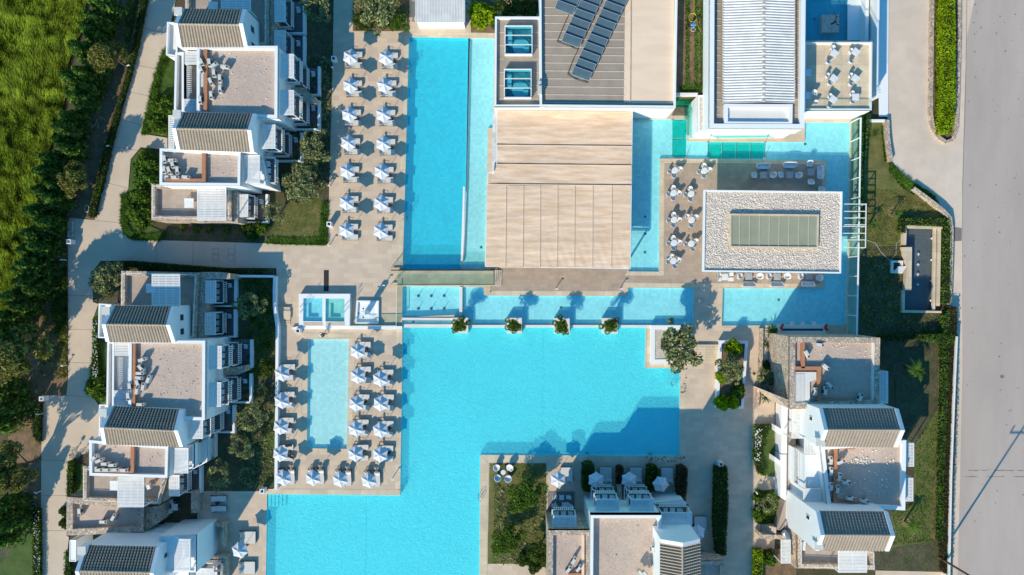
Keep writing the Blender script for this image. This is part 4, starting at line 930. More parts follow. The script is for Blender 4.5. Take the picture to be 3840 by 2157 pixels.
for k in range(1,9): a_ = sk0[0].lerp(sk0[1],k/9)+Vector((0,-.15,.2)); b_ = sk0[3].lerp(sk0[2],k/9)+Vector((0,.15,.2)); mu.bar(a_,b_,.06)
part(BR, 'rooflight_mullions', mu, M['seam'], parent=sl_)
FRM = root('steel_frame', 'white tubular steel frame projecting from the bar roof over the glass wall', 'frame', base('h',740,300))
mb = MB(); zf = 3.2
for y in (132,187,237,288,300,352,402,460): mb.bar(P('h',655 if y<300 else 640,y,zf), P('h',818,y,zf), .09)
part(FRM, 'rafters', mb, M['slat']); part(FRM, 'outer_beam', MB().bar(P('h',820,128,zf+.01), P('h',815,463,zf+.01), .10), M['slat'])
for (x,y) in ((818,132),(818,300),(814,460)):
    q_ = P('h',x,y,zf); part(FRM, 'post', MB().box(q_.x-.05,q_.y-.05,-.06,q_.x+.05,q_.y+.05,zf-.05), M['slat'])
# east glass wall
GW = root('glass_wall', 'tall glass screen wall with white posts between the pool and the right-hand garden', 'glass wall', base('h',690,600))
gl = [P('d',704,930), P('h',684,0), P('h',684,560), P('h',676,1112)]
def on(k): 
    a_, b_ = P('d',704,925), P('h',676,1112); return a_.lerp(b_, k)
GWM = glass('screen_glass', (.55,.85,.82), .06)
for k in range(11):
    a_ = on(k/11); b_ = on((k+1)/11); part(GW, 'glass_pane', MB().quad(a_,b_,b_+Vector((0,0,2.5)),a_+Vector((0,0,2.5))), GWM, fixn=False)
for k in range(12):
    a_ = on(k/11); part(GW, 'post', MB().box(a_.x-.06,a_.y-.05,0,a_.x+.06,a_.y+.05,2.5), M['white'])
part(GW, 'top_rail', MB().bar(on(0)+Vector((0,0,2.6)), on(1)+Vector((0,0,2.6)), .15, .14), M['white'])
part(GW, 'base_kerb', MB().bar(on(0)+Vector((.02,0,.1)), on(1)+Vector((.02,0,.1)), .3, .18), M['coping'])
# ================================================================== walls, planters, edges
def wallthing(name, label, t_, pl, z, m='white', z0=0.0, cat='wall', group=None):
    q = PL(t_, pl, z); mb = MB().prism(XY(ccw(XY(q))), z0, z); l = q[0]
    return single(name, label, cat, mb, M[m], loc=(l.x,l.y,0), group=group)
def polywall(name, label, t_pts, w, z, m='white', cat='wall', coping=None):
    mb = MB(); p_ = [P(t_,x,y,z) for t_,x,y in t_pts]
    for i_ in range(len(p_)):
        pass
    n = len(p_); L_ = []; R_ = []
    for i_ in range(n):
        d_ = (p_[min(i_+1,n-1)]-p_[max(i_-1,0)]); d_.z = 0; d_.normalize(); nr = Vector((-d_.y,d_.x,0))*w/2; L_.append(p_[i_]+nr); R_.append(p_[i_]-nr)
    poly = L_+R_[::-1]; k = 2*n
    vs = [(q.x,q.y,0) for q in poly]+[(q.x,q.y,z) for q in poly]; fs = [(i_,(i_+1)%k,k+(i_+1)%k,k+i_) for i_ in range(k)]
    for i_ in range(n-1): fs.append((k+i_,k+i_+1,k+(k-2-i_),k+(k-1-i_)))
    mb.add(vs, fs); return single(name, label, cat, mb, M[m], loc=(p_[0].x,p_[0].y,0))
polywall('garden_wall', 'long white garden wall bending between shady lawn and children pool terrace', [('f',262,676),('f',258,780),('f',258,900),('f',280,1060),('f',277,1447),('j',270,800)], .36, .9)
polywall('garden_wall', 'short white garden wall running along the top of the shady lawn', [('e',1740,674),('e',2009,676),('f',250,678)], .3, .9)
polywall('stone_kerb_wall', 'low pale stone wall curving along the driveway beside the right garden', [('d',980,905),('d',985,1020),('d',995,1120),('d',1012,1215)], .5, .7, 'stone')
polywall('stone_kerb_wall', 'low pale stone wall around the road corner of the right garden', [('h',1180,10),('h',1290,90),('h',1400,175),('h',1455,235),('h',1468,330),('h',1462,600),('h',1452,890)], .42, .8, 'stone')
polywall('road_wall', 'tall thin rendered wall between dry hedge and road, lower right', [('h',1506,1130),('l',1490,0),('l',1478,300),('l',1463,700),('l',1448,1447),('l',1444,1700)], .22, 1.4, 'whiteold')
polywall('stone_wall', 'low rubble wall between footpath and yucca bed near the pool bar', [('x',492,70),('x',486,350),('x',462,600),('x',452,765)], .42, .5, 'stone')
isl_o = [('d',1322,-120),('d',1313,500),('d',1310,860),('d',1325,960),('d',1365,1030),('d',1425,1074),('d',1478,1050),('d',1502,980),('d',1513,700),('d',1524,300),('d',1526,-120)]
polywall('stone_kerb', 'rounded pale stone kerb enclosing the bright green hedge island', isl_o, .5, .35, 'stone', cat='kerb')
sheet('hedge_island_soil', [P('d',x,y,0) for _,x,y in isl_o], [], .02, M['soil'])
# terrace retaining edge, balustrades, ramp
wallthing('terrace_edge_wall', 'long white terrace edge wall above the children pool', 'f', [(445,1052),(1222,1052),(1222,1076),(390,1072),(390,1062)], .35)
wallthing('pool_edge_wall', 'pale wall dividing the long pool from the big pool below', 'g', [(-240,1043),(1228,1044),(1228,1062),(-240,1062)], .12, 'whiteold')
wallthing('gutter_rim', 'white rim above the narrow gutter channel', 'f', [(1222,988),(1606,990),(1606,1007),(1222,1004)], .10, 'whiteold')
wallthing('gutter_rim', 'white rim below the narrow gutter channel', 'f', [(1222,1037),(1606,1038),(1606,1060),(1222,1060)], .10, 'whiteold')
wallthing('jet_pool_wall', 'short white wall between jet pool and long pool', 'f', [(1656,757),(1677,757),(1675,982),(1652,975)], .14, 'whiteold')
HT = root('hot_tub_deck', 'raised white hot tub deck holding two small square pools', 'hot tub', base('f',630,930))
zt_ = .75; T_ = 'f'; ot = PL(T_,[(443,808),(829,808),(826,1050),(443,1050)],zt_); tubs = [PL(T_,[(478,842),(622,842),(620,1016),(476,1014)],zt_), PL(T_,[(646,844),(788,844),(787,1018),(644,1016)],zt_)]
o_ = sheet('deck_top', ot, tubs, zt_, M['white'], kind=None); o_.parent = HT; o_.data.transform(Matrix.Translation(-HT.location))
mb = MB(); oo = ccw(XY(ot))
for i_ in range(4): a_, b_ = oo[i_], oo[(i_+1)%4]; mb.quad((*a_,0),(*b_,0),(*b_,zt_-.003),(*a_,zt_-.003))
part(HT, 'deck_side', mb, M['white'])
part(HT, 'tub_terrace', MB().box(P('f',478,1018,zt_).x,P('f',478,1046,zt_).y,zt_+.002,P('f',622,1018,zt_).x,P('f',478,1022,zt_).y,zt_+.012), M['coping'])
part(HT, 'tub_terrace', MB().box(P('f',650,1018,zt_).x,P('f',478,1046,zt_).y,zt_+.002,P('f',790,1018,zt_).x,P('f',478,1022,zt_).y,zt_+.012), M['coping'])
for k, tb in enumerate(tubs):
    pl_ = ccw(XY(tb)); fm = (F_TUB, F_TUB2)[k]; mb = MB(); i2 = inset(pl_, .55)
    for i_ in range(4):
        a_, b_ = pl_[i_], pl_[(i_+1)%4]; mb.quad((*a_,.40),(*b_,.40),(*b_,zt_),(*a_,zt_)); c_, d_ = i2[(i_+1)%4], i2[i_]; mb.quad((*a_,.40),(*b_,.40),(*c_,.40),(*d_,.40)); mb.quad((*d_,.06),(*c_,.06),(*c_,.40),(*d_,.40))
    mb.quad(*[(*q,.06) for q in i2]); tb_ = part(HT, 'tub', mb, fm, fixn=False)
    part(HT, 'tub_water', MB().quad(*[(*q,.68) for q in pl_]), W_CALM, fixn=False, parent=tb_)
    for yy in (910,950):
        xx = 470 if k == 0 else 800; s_ = 1
        a_ = P('f',xx-12,yy,.75); b_ = P('f',xx+12,yy-20,.75); part(HT, 'handrail', MB().path([a_, a_+Vector((.1,.1,.8)), b_+Vector((.5 if k==0 else .3,.5,.9)), b_+Vector((.3,.2,-.1))], .025), M['metal'])
SHW = root('shower', 'white square shower basin with a tall white column', 'shower', base('f',960,945))
zz = .35; ot = PL('f',[(878,858),(1046,860),(1044,1036),(866,1034)],zz)
part(SHW, 'basin_rim', MB().ring(ot,.2,0,zz), M['white']); part(SHW, 'basin_floor', MB().quad(*[(x,y,.06) for x,y in inset(ccw(XY(ot)),.19)]), M['white'], fixn=False)
q_ = P('f',958,948,0); part(SHW, 'column', MB().box(q_.x-.28,q_.y-.2,.061,q_.x+.28,q_.y+.2,2.8), M['white'])
for a_ in (90,180,270):
    part(SHW, 'shower_head', MB().lathe(q_.x+.55*math.cos(R(a_)),q_.y+.55*math.sin(R(a_)),[(0,2.3),(.1,2.3),(.1,2.34),(0,2.36)],10).bar((q_.x,q_.y,2.36),(q_.x+.55*math.cos(R(a_)),q_.y+.55*math.sin(R(a_)),2.36),.03), M['darkmetal'])
RP = root('ramp', 'long glass-sided paved ramp above the jet pool', 'ramp', base('f',1550,690))
part(RP, 'ramp_deck', MB().prism(XY(PL('f',[(1190,634),(1912,634),(1912,742),(1185,742)],.35)),-.02,.35), mat('ramp_paving', (.52,.50,.36), (.42,.41,.30), ns=.8, brick=(.9,.6), mortar=(.8,.8,.75)))
for yy in (630,744):
    a_, b_ = P('f',1140,yy,.35), P('f',1918,yy,.35); part(RP, 'side_glass', MB().quad(a_,b_,b_+Vector((0,0,1.0)),a_+Vector((0,0,1.0))), M['greenglass'], fixn=False); part(RP, 'kerb', MB().bar(a_,b_,.12,.14), M['coping'] if yy>700 else M['darkmetal'])
for k in range(4):
    part(RP, 'step', MB().prism(XY(PL('f',[(1920+14*k,630),(1931+14*k,630),(1928+14*k,752),(1917+14*k,752)],.3)),.28-.07*k,.33-.07*k), M['seam'])
for (a_, b_) in (((1140,612),(1228,502)),((1140,735),(1245,632))):
    part(RP, 'handrail', MB().path([P('f',*a_,.05),P('f',*a_,.9),P('f',*b_,.9),P('f',*b_,.05)],.025), M['darkmetal'])
GB = root('glass_balustrade', 'glass balustrade on the edge between hot tub terrace and jet pool', 'balustrade', base('f',1195,900))
for a_, b_ in (((1192,748),(1188,1046)),((830,1046),(1188,1046))):
    p0, p1 = P('f',*a_), P('f',*b_); part(GB, 'glass_pane', MB().quad(p0,p1,p1+Vector((0,0,1.05)),p0+Vector((0,0,1.05))), M['greenglass'], fixn=False); part(GB, 'rail', MB().bar(p0+Vector((0,0,1.07)),p1+Vector((0,0,1.07)),.05), M['slat'])
# pool fittings
for k in range(6):
    q_ = P('f', 1345+97*(k%3), 824+96*(k//3), -.55); mb = MB()
    rng = random.Random(k)
    for j in range(5): mb.lathe(q_.x+.13*math.cos(j*1.3+k), q_.y+.13*math.sin(j*1.3+k), [(0,-.549),(.075,-.549),(.075,-.5),(0,-.45)], 7)
    mb.tube((q_.x,q_.y,-.55),(q_.x,q_.y,.15),.05,.03,7)
    single('water_jet', f'dark water jet nozzle, {ORD[k%3]} from the left in the {"upper" if k<3 else "lower"} row of the jet pool', 'nozzle', mb, M['darkmetal'], group='water jets in the jet pool', loc=(q_.x,q_.y,-.55))
for i_,(t_,x,y,w_) in enumerate((('g',1165,227,'uppermost in the column pool beside the canopy'),('g',1165,355,'middle one in the column pool beside the canopy'),('g',1163,495,'lowest in the column pool beside the canopy'),('g',531,912,'in the long pool between planters'),('h',162,853,'in the pool below the bar'),('d',362,1086,'in the pool above the lounge sofas'),('f',1818,458,'in the shallow pool left of the canopy'),('d',437,138,'in the shaded court pool'),('f',1306,1020,'in the narrow gutter channel'))):
    q_ = P(t_,x,y,-.3); zz = -.35 if w_.startswith('in the narrow') else -.355 if 'long' in w_ or 'bar' in w_ or 'column' in w_ or 'sofas' in w_ else -.315
    if 'court' in w_: zz = -.6
    mb = MB().ring([(q_.x-.14,q_.y-.14),(q_.x+.14,q_.y-.14),(q_.x+.14,q_.y+.14),(q_.x-.14,q_.y+.14)],.04,zz,zz+.03); rt = root('pool_drain','dark square pool drain '+w_,'drain',(q_.x,q_.y,zz),group='square pool drains'); part(rt,'rim',mb,M['darkmetal']); part(rt,'grille',MB().box(q_.x-.09,q_.y-.09,zz+.001,q_.x+.09,q_.y+.09,zz+.02),M['grille'])
# pool ladders
def ladder(name, label, t_, x, y, ang):
    q_ = P(t_,x,y); rt = root(name, label, 'ladder', (q_.x,q_.y,0), ang)
    for s_ in (-.25,.25):
        part(rt, 'rail', MB().path([(-.25,s_,0),(-.22,s_,.75),(-.05,s_,.85),(.12,s_,.7),(.14,s_,-.9)], .025), M['metal'], local=True)
    for k in range(3): part(rt, 'rung', MB().box(.10,-.24,-.2-.28*k,.2,.24,-.17-.28*k), M['darkmetal'], local=True)
ladder('pool_ladder','metal ladder on the left edge of the upper pool near its top','b',1274,528,0)
ladder('pool_ladder','metal ladder on the left edge of the upper pool near its bottom','f',1243,235,0)
ladder('pool_ladder','metal ladder on the left edge of the big pool beside the middle parasols','f',1225,1245,0)
ladder('pool_ladder','metal ladder at the corner of the bottom parasol terrace','j',1212,800,0)
ladder('pool_ladder','metal ladder on the right edge of the narrow arm of the big pool','j',1806,860,PI)
ladder('pool_ladder','metal ladder on the bottom edge of the big pool above the first hedge','k',730,542,R(90))
ladder('pool_ladder','metal ladder on the bottom edge of the big pool above the right-hand bed','k',1205,546,R(90))
ladder('pool_ladder','metal ladder in the shallow step corner of the big pool','k',1375,10,R(200))
stp = MB()
for k in range(5): stp.prism(XY(PL('j',[(210+28*k,838),(232+28*k,838),(232+28*k,930),(210+28*k,930)],-.15-.15*k)),-.99,-.15-.15*k)
struct('pool_steps', stp, F_MAIN)
struct('pool_bench', MB().prism(XY(PL('g',[(1305,1369),(1424,1369),(1424,1447),(1422,1500),(1305,1500)],-.3)),-.99,-.3), F_MAIN)
# stairs
st = MB()
for k in range(7): st.prism(XY(PL('g',[(1548,1190+19.5*k),(1736-3*k,1190+19.5*k),(1733-3*k,1208+19.5*k),(1548,1208+19.5*k)],.05)),0,.30-.036*k)
single('stair', 'broad pale stone steps beside the big olive tree', 'stairs', st, M['coping'])
st = MB()
for k in range(8): st.prism(XY(PL('f',[(270,908+17*k),(380,908+17*k),(380,922+17*k),(273,922+17*k)],.05)),0,.28-.03*k)
single('stair', 'pale steps between the white garden wall and the hot tub terrace', 'stairs', st, M['coping'])
wallthing('step_block', 'small sunlit pale bench block beside the garden wall steps', 'f', [(325,936),(380,936),(378,1000),(325,1000)], .3, 'coping', cat='block')
for i_,(x,y) in enumerate(((1662,1047),(178,1048),(538,1050),(900,1050))):
    t_ = 'f' if i_ == 0 else 'g'
    q = PL(t_,[(x-58,y-58),(x+57,y-58),(x+58,y+58),(x-57,y+58)],.65); c_ = P(t_,x,y,0)
    rt = root('planter', f'square white planter box, {ORD[i_]} from the left along the big pool edge', 'planter', (c_.x,c_.y,0), group='square planters along the pool edge')
    part(rt,'box',MB().ring(q,.3,-.99,.65),M['whiteold']); part(rt,'soil',MB().quad(*[(a,b,.5) for a,b in inset(ccw(XY(q)),.29)]),M['pebblebed'],fixn=False)
OB = root('planter', 'white-walled pebble bed around the big olive tree at the pool corner', 'planter', base('g',1370,1190))
ob = PL('g',[(1207,1046),(1532,1046),(1500,1062),(1500,1330),(1207,1334)],.5)
part(OB,'wall',MB().ring(PL('g',[(1210,1046),(1525,1046),(1510,1330),(1207,1333)],.5),.5,0,.5),M['white']); part(OB,'pebble_bed',MB().quad(*PL('g',[(1238,1058),(1505,1058),(1498,1322),(1236,1322)],.42)),M['pebblebed'],fixn=False)
WP = root('planter', 'tall white rectangular planter full of shrubs and an olive tree beside the steps', 'planter', base('x',240,470))
part(WP,'wall',MB().ring(PL('x',[(135,175),(375,181),(338,758),(102,752)],.8),.33,0,.8),M['white']); part(WP,'soil',MB().quad(*[(a,b,.6) for a,b in inset(ccw(XY(PL('x',[(135,175),(375,181),(338,758),(102,752)],.8))),.32)]),M['soil'],fixn=False)
# fountain surround
FT = root('fountain_surround', 'beige stepped stone surround of the dark fountain basin', 'fountain', base('h',1240,620))
for pl_, z_ in (([(1101,290),(1128,292),(1122,440),(1100,440)],.6),([(1128,292),(1397,303),(1395,318),(1128,312)],.6),([(1092,930),(1388,938),(1388,954),(1092,950)],.5),([(1333,318),(1350,318),(1340,934),(1322,934)],.35),([(1368,318),(1386,318),(1376,900),(1354,900)],.5),([(1098,456),(1166,456),(1162,782),(1115,782),(1128,600)],.7),([(1092,780),(1114,782),(1112,930),(1092,930)],.4)):
    part(FT,'stone_wall',MB().prism(XY(PL('h',pl_,z_)),0,z_),M['coping'])
part(FT,'pump_box',MB().ring(PL('h',[(1012,558),(1100,558),(1098,655),(1010,652)],.4),.25,0,.4),M['whiteold']); part(FT,'pump_lid',MB().prism(XY(PL('h',[(1030,640),(1062,602),(1128,598),(1098,648)],.5)),.42,.47),M['whiteold'])
for k,(x,y) in enumerate(((1320,390),(1317,552),(1314,710),(1311,858),(1215,510),(1213,588),(1211,662),(1211,737))):
    q_ = P('h',x,y,-.2); single('fountain_light', f'white {"round lamp on the right edge" if k<4 else "three-armed nozzle in the middle"} of the fountain basin, {ORD[k%4]} from the top', 'lamp' if k<4 else 'nozzle', MB().lathe(q_.x,q_.y,[(0,-.45),(.13,-.45),(.15,-.22),(0,-.18)],10) if k<4 else MB().box(q_.x-.03,q_.y-.2,-.3,q_.x+.03,q_.y+.2,-.2).box(q_.x-.18,q_.y-.03,-.31,q_.x+.18,q_.y+.03,-.21), M['white'], group='fittings in the fountain', loc=(q_.x,q_.y,-.45))
# little pool-side board with red ornaments and three white stools
SB = root('serving_counter', 'long dark green topped counter with pale frame on the lower edge of the bar pool', 'counter', base('h',345,1080))
part(SB,'counter_frame',MB().ring(PL('h',[(165,1046),(522,1046),(522,1112),(165,1112)],1.0),.4,0,1.0),M['whiteold']); part(SB,'counter_top',MB().quad(*PL('h',[(188,1064),(504,1064),(504,1106),(188,1106)],.9)),mat('dark_green_top',(.02,.10,.11)),fixn=False)
for k,x in enumerate((183,515)):
    q_ = P('h',x,1060,1.0); mb = MB()
    for j in range(4): mb.lathe(q_.x+.1*math.cos(j*2.1),q_.y-.3+.2*j,[(0,1.0),(.16,1.05),(.13,1.2),(0,1.27)],8)
    single('red_ornament', f'bunch of glossy red balls on the {"left" if k==0 else "right"} end of the pool counter', 'ornament', mb, M['red'], group='red ornaments on the counter', loc=(q_.x,q_.y,1.0))
# misc floor things
single('floor_grate', 'long black slatted drain grate in the paving above the hot tubs', 'grate', MB().prism(XY(PL('f',[(632,630),(669,630),(668,789),(631,789)],.02)),0,.02), M['grate'])
gr = root('metal_rack', 'white metal ladder-like grate lying beside the footpath corner', 'rack', base('e',530,320))
a_ = [P('e',511,262,.3),P('e',549,262,.3),P('e',547,380,.3),P('e',509,380,.3)]
part(gr,'frame',MB().ring(a_,.06,.22,.3),M['slat']); mb = MB()
for k in range(1,12): mb.bar(a_[0].lerp(a_[3],k/12),a_[1].lerp(a_[2],k/12),.04)
part(gr,'bars',mb,M['slat'])
WR = root('pool_house', 'small building with a white ribbed roof and paved surround above the upper pool', 'building', base('b',1510,60))
part(WR,'wall',MB().prism(inset(ccw(XY(PL('b',[(1322,-140),(1697,-140),(1695,170),(1322,168)],2.6))),.15),0,2.5),M['white'])
x0,y0,x1,y1 = corners('b',1322,-140,1697,170,2.6); mb = MB(); n = 64
for i_ in range(n+1): x = x0+(x1-x0)*i_/n; dz = .05 if i_%2 else 0; mb.v.append((x,y0,2.6+dz)); mb.v.append((x,y1,2.6+dz))
for i_ in range(n): b_ = 2*i_; mb.f.append((b_,b_+1,b_+3,b_+2))
part(WR,'ribbed_roof',mb,M['corr'],fixn=False)
# court with sculpture
strip('court_deck', [pts('d',680,-120,838,-120,836,304,677,304)], z=.05, m='white')
wallthing('court_wall', 'narrow white wall on the right side of the shaded court', 'd', [(818,-120),(842,-120),(838,306),(812,306)], 1.4)
strip('side_walkway', [pts('d',905,-120,990,-120,986,880,915,880)], z=.03, m='white')
wallthing('walkway_kerb_wall', 'thin tall white wall along the left of the outer walkway', 'd', [(905,-120),(922,-120),(916,735),(896,735)], 2.8)
wallthing('walkway_end_wall', 'white wall closing the bottom of the outer walkway', 'd', [(845,900),(985,900),(985,916),(790,916)], .5)
SC_ = root('sculpture_plinth', 'square white plinth in the court pool with carved top', 'plinth', base('d',550,180))
part(SC_,'plinth',MB().prism(XY(PL('d',[(487,112),(617,112),(615,243),(487,243)],.3)),-.6,.3),M['pebblebed'])
q_ = P('d',560,180,.3); mb = MB(); rng = random.Random(8)
def limb(mb, p, d, r, depth, rng, bend=.5, ln=.8):
    q = p+d*ln; mb.tube(p, q, r, r*.7, 6)
    if depth > 0:
        for _ in range(2): limb(mb, q, (d+Vector((rng.uniform(-bend,bend),rng.uniform(-bend,bend),rng.uniform(-.2,.3)))).normalized(), r*.7, depth-1, rng, bend, ln*.8)
limb(mb, Vector((q_.x,q_.y,.3)), Vector((.3,0,.9)), .12, 3, rng, .9, .7)
single('sculpture', 'black branching tree-like sculpture on the court plinth', 'sculpture', mb, M['darkmetal'], loc=(q_.x,q_.y,.3))
M['greytop'] = mat('light_grey_top', (.42,.44,.47))
# ================================================================== furniture kinds
def mk_parasol():
    rt = root('parasol', 'white parasol', 'parasol'); n = 6; rr = 1.04; zr_, za = 2.30, 2.78
    rim_ = [Vector((rr*math.cos(R(30+60*i)), rr*math.sin(R(30+60*i)), zr_)) for i in range(n)]
    mb = MB(); mb.v = [(0,0,za)]
    k = 4
    for i in range(n):
        a, b = rim_[i], rim_[(i+1)%n]
        for j in range(k):
            m_ = a.lerp(b, j/k); s_ = 1-.07*math.sin(PI*j/k); mb.v.append((m_.x*s_, m_.y*s_, zr_)); 
    N_ = n*k
    mid = len(mb.v)
    for i in range(n):
        a, b = rim_[i], rim_[(i+1)%n]
        for j in range(k):
            m_ = a.lerp(b, j/k); sag = -.09*math.sin(PI*j/k); mb.v.append((m_.x*.5, m_.y*.5, (zr_+za)/2+.03+sag))
    for i in range(N_): mb.f.append((0, mid+i, mid+(i+1)%N_)); mb.f.append((mid+i, 1+i, 1+(i+1)%N_, mid+(i+1)%N_))
    cn = part(rt, 'canopy', mb, M['parasol'], local=True)
    vt = MB(); vt.v = [(0,0,za+.12)]+[(.26*math.cos(R(30+60*i)), .26*math.sin(R(30+60*i)), za-.01) for i in range(6)]; vt.f = [(0,1+i,1+(i+1)%6) for i in range(6)]
    part(rt, 'vent_cap', vt, M['parasol'], parent=cn, local=True)
    part(rt, 'pole', MB().tube((0,0,.05),(0,0,za+.1),.028,.028,8), M['darkmetal'], local=True)
    part(rt, 'base', MB().lathe(0,0,[(0,0),(.30,0),(.30,.05),(.06,.09),(.05,.3)],14), M['darkmetal'], local=True)
    for q_ in rim_: part(rt, 'rib', MB().bar((0,0,za-.08),(q_.x*.99,q_.y*.99,zr_-.02),.02), M['metal'], local=True)
    return rt
def mk_lounger():
    rt = root('sun_lounger', 'sun lounger', 'sun lounger')    # head at -x
    fr = MB(); fr.bar((-1.0,-.34,.25),(1.0,-.34,.25),.045,.06); fr.bar((-1.0,.34,.25),(1.0,.34,.25),.045,.06); fr.bar((-.98,-.34,.25),(-.98,.34,.25),.045,.06); fr.bar((.98,-.34,.25),(.98,.34,.25),.045,.06)
    part(rt, 'frame', fr, M['darkmetal'], local=True)
    for x in (-.9,.9):
        for y in (-.33,.33): part(rt, 'leg', MB().box(x-.03,y-.02,0,x+.03,y+.02,.23), M['darkmetal'], local=True)
    def pad(x0,z0,x1,z1,h=.09):
        d = Vector((x1-x0,0,z1-z0)).normalized(); nr = Vector((-d.z,0,d.x))*h; a = Vector((x0,0,z0)); b = Vector((x1,0,z1)); y = .33
        q = [a+Vector((0,-y,0)), b+Vector((0,-y,0)), b+Vector((0,y,0)), a+Vector((0,y,0))]; return MB().hexa(q, [p+nr for p in q])
    part(rt, 'mattress', pad(-.38,.29,1.0,.29), M['cream'], local=True)
    bk = part(rt, 'backrest', pad(-.92,.66,-.40,.30), M['cream'], local=True)
    part(rt, 'headrest', MB().hexa([Vector((-.90,-.27,.75)),Vector((-.72,-.27,.63)),Vector((-.72,.27,.63)),Vector((-.90,.27,.75))],[Vector((-.86,-.25,.82)),Vector((-.68,-.25,.70)),Vector((-.68,.25,.70)),Vector((-.86,.25,.82))]), M['cushion'], parent=bk, local=True)
    am = MB()
    am.path([(-.1,-.37,.25),(-.1,-.37,.55),(-.75,-.37,.58),(-.95,-.37,.25)],.02); part(rt, 'armrest', am, M['darkmetal'], local=True)
    am = MB(); am.path([(-.1,.37,.25),(-.1,.37,.55),(-.75,.37,.58),(-.95,.37,.25)],.02); part(rt, 'armrest', am, M['darkmetal'], local=True)
    return rt
def mk_sidetable():
    rt = root('side_table', 'small round side table', 'side table')
    part(rt, 'table_top', MB().lathe(0,0,[(0,.42),(.23,.42),(.23,.45),(0,.45)],16), M['wicker'], local=True); part(rt, 'stem', MB().lathe(0,0,[(.18,0),(.18,.02),(.03,.05),(.03,.42)],10), M['wicker'], local=True); return rt
def mk_bed():
    rt = root('day_bed', 'double day bed', 'day bed')   # head at -x
    part(rt, 'frame', MB().box(-1.02,-.76,.10,1.02,.76,.24), M['darkmetal'], local=True)
    for x in (-.95,.95):
        for y in (-.7,.7): part(rt, 'leg', MB().box(x-.04,y-.04,0,x+.04,y+.04,.10), M['darkmetal'], local=True)
    part(rt, 'mattress', MB().box(-.40,-.74,.241,1.0,.74,.38), M['cream'], local=True)
    for s_ in (-1,1):
        q = [Vector((-.98,.03*s_,.55)),Vector((-.42,.03*s_,.26)),Vector((-.42,.73*s_,.26)),Vector((-.98,.73*s_,.55))]
        part(rt, 'backrest', MB().hexa(q,[p+Vector((.05,0,.13)) for p in q]), M['cream'], local=True)
        part(rt, 'pillow', MB().box(-.85,.12*s_,.64,-.62,.62*s_,.76), M['cushion'], local=True)
    return rt
def mk_tubchair():
    rt = root('tub_chair', 'white tub chair', 'chair')   # faces +x
    part(rt, 'seat', MB().lathe(0,0,[(0,.40),(.25,.40),(.27,.43),(.24,.46),(0,.44)],16), M['plastic'], local=True)
    mb = MB(); n = 16
    for i in range(n+1):
        a = R(60+240*i/n); h = .80-.17*(abs(i-n/2)/(n/2))**2
        for r_, z_ in ((.27,.41),(.31,h),(.275,h),(.24,.43)): mb.v.append((r_*math.cos(a), r_*math.sin(a), z_))
    for i in range(n):
        for j in range(4): mb.f.append((4*i+j, 4*(i+1)+j, 4*(i+1)+(j+1)%4, 4*i+(j+1)%4))
    mb.f += [(0,1,2,3),(4*n+3,4*n+2,4*n+1,4*n)]
    part(rt, 'backrest', mb, M['plastic'], local=True)
    for a in (45,135,225,315): part(rt, 'leg', MB().tube((.17*math.cos(R(a)),.17*math.sin(R(a)),.40),(.24*math.cos(R(a)),.24*math.sin(R(a)),0),.025,.018,6), M['plastic'], local=True)
    return rt
def mk_roundtable():
    rt = root('round_table', 'round white table', 'table')
    part(rt, 'table_top', MB().lathe(0,0,[(0,.72),(.38,.72),(.40,.735),(.38,.75),(0,.75)],24), M['plastic'], local=True); part(rt, 'pedestal', MB().lathe(0,0,[(.26,0),(.25,.03),(.05,.08),(.04,.72)],14), M['plastic'], local=True); return rt
def mk_sqtable(w=.8, name='square_table', m='plastic', h=.73):
    rt = root(name, 'square white table', 'table')
    part(rt, 'table_top', MB().box(-w/2,-w/2,h-.03,w/2,w/2,h), M[m], local=True)
    for x in (-1,1):
        for y in (-1,1): part(rt, 'leg', MB().box(x*(w/2-.07)-.025,y*(w/2-.07)-.025,0,x*(w/2-.07)+.025,y*(w/2-.07)+.025,h-.03), M[m], local=True)
    return rt
def mk_armchair():
    rt = root('armchair', 'moulded white armchair', 'armchair')
    prof = MB(); a = [(-.32,-.30),(-.10,-.40),(.34,-.28),(.34,.28),(-.10,.40),(-.32,.30)]
    prof.v = [(x*.72,y*.72,0) for x,y in a]+[(x,y,.36) for x,y in a]; prof.f = [(5,4,3,2,1,0)]+[(i,(i+1)%6,6+(i+1)%6,6+i) for i in range(6)]+[tuple(range(6,12))]
    part(rt, 'seat', prof, M['plastic'], local=True)
    mb = MB(); o_ = [(.30,-.30,.46),(-.10,-.42,.60),(-.36,-.30,.76),(-.40,0,.82),(-.36,.30,.76),(-.10,.42,.60),(.30,.30,.46)]; i_ = [(.28,-.24,.46),(-.06,-.32,.58),(-.25,-.22,.73),(-.28,0,.78),(-.25,.22,.73),(-.06,.32,.58),(.28,.24,.46)]
    for k in range(7): mb.v += [(o_[k][0],o_[k][1],.365),o_[k],i_[k],(i_[k][0],i_[k][1],.365)]
    for k in range(6):
        for j in range(4): mb.f.append((4*k+j,4*k+4+j,4*k+4+(j+1)%4,4*k+(j+1)%4))
    mb.f += [(0,1,2,3),(27,26,25,24)]
    part(rt, 'backrest', mb, M['plastic'], local=True); return rt
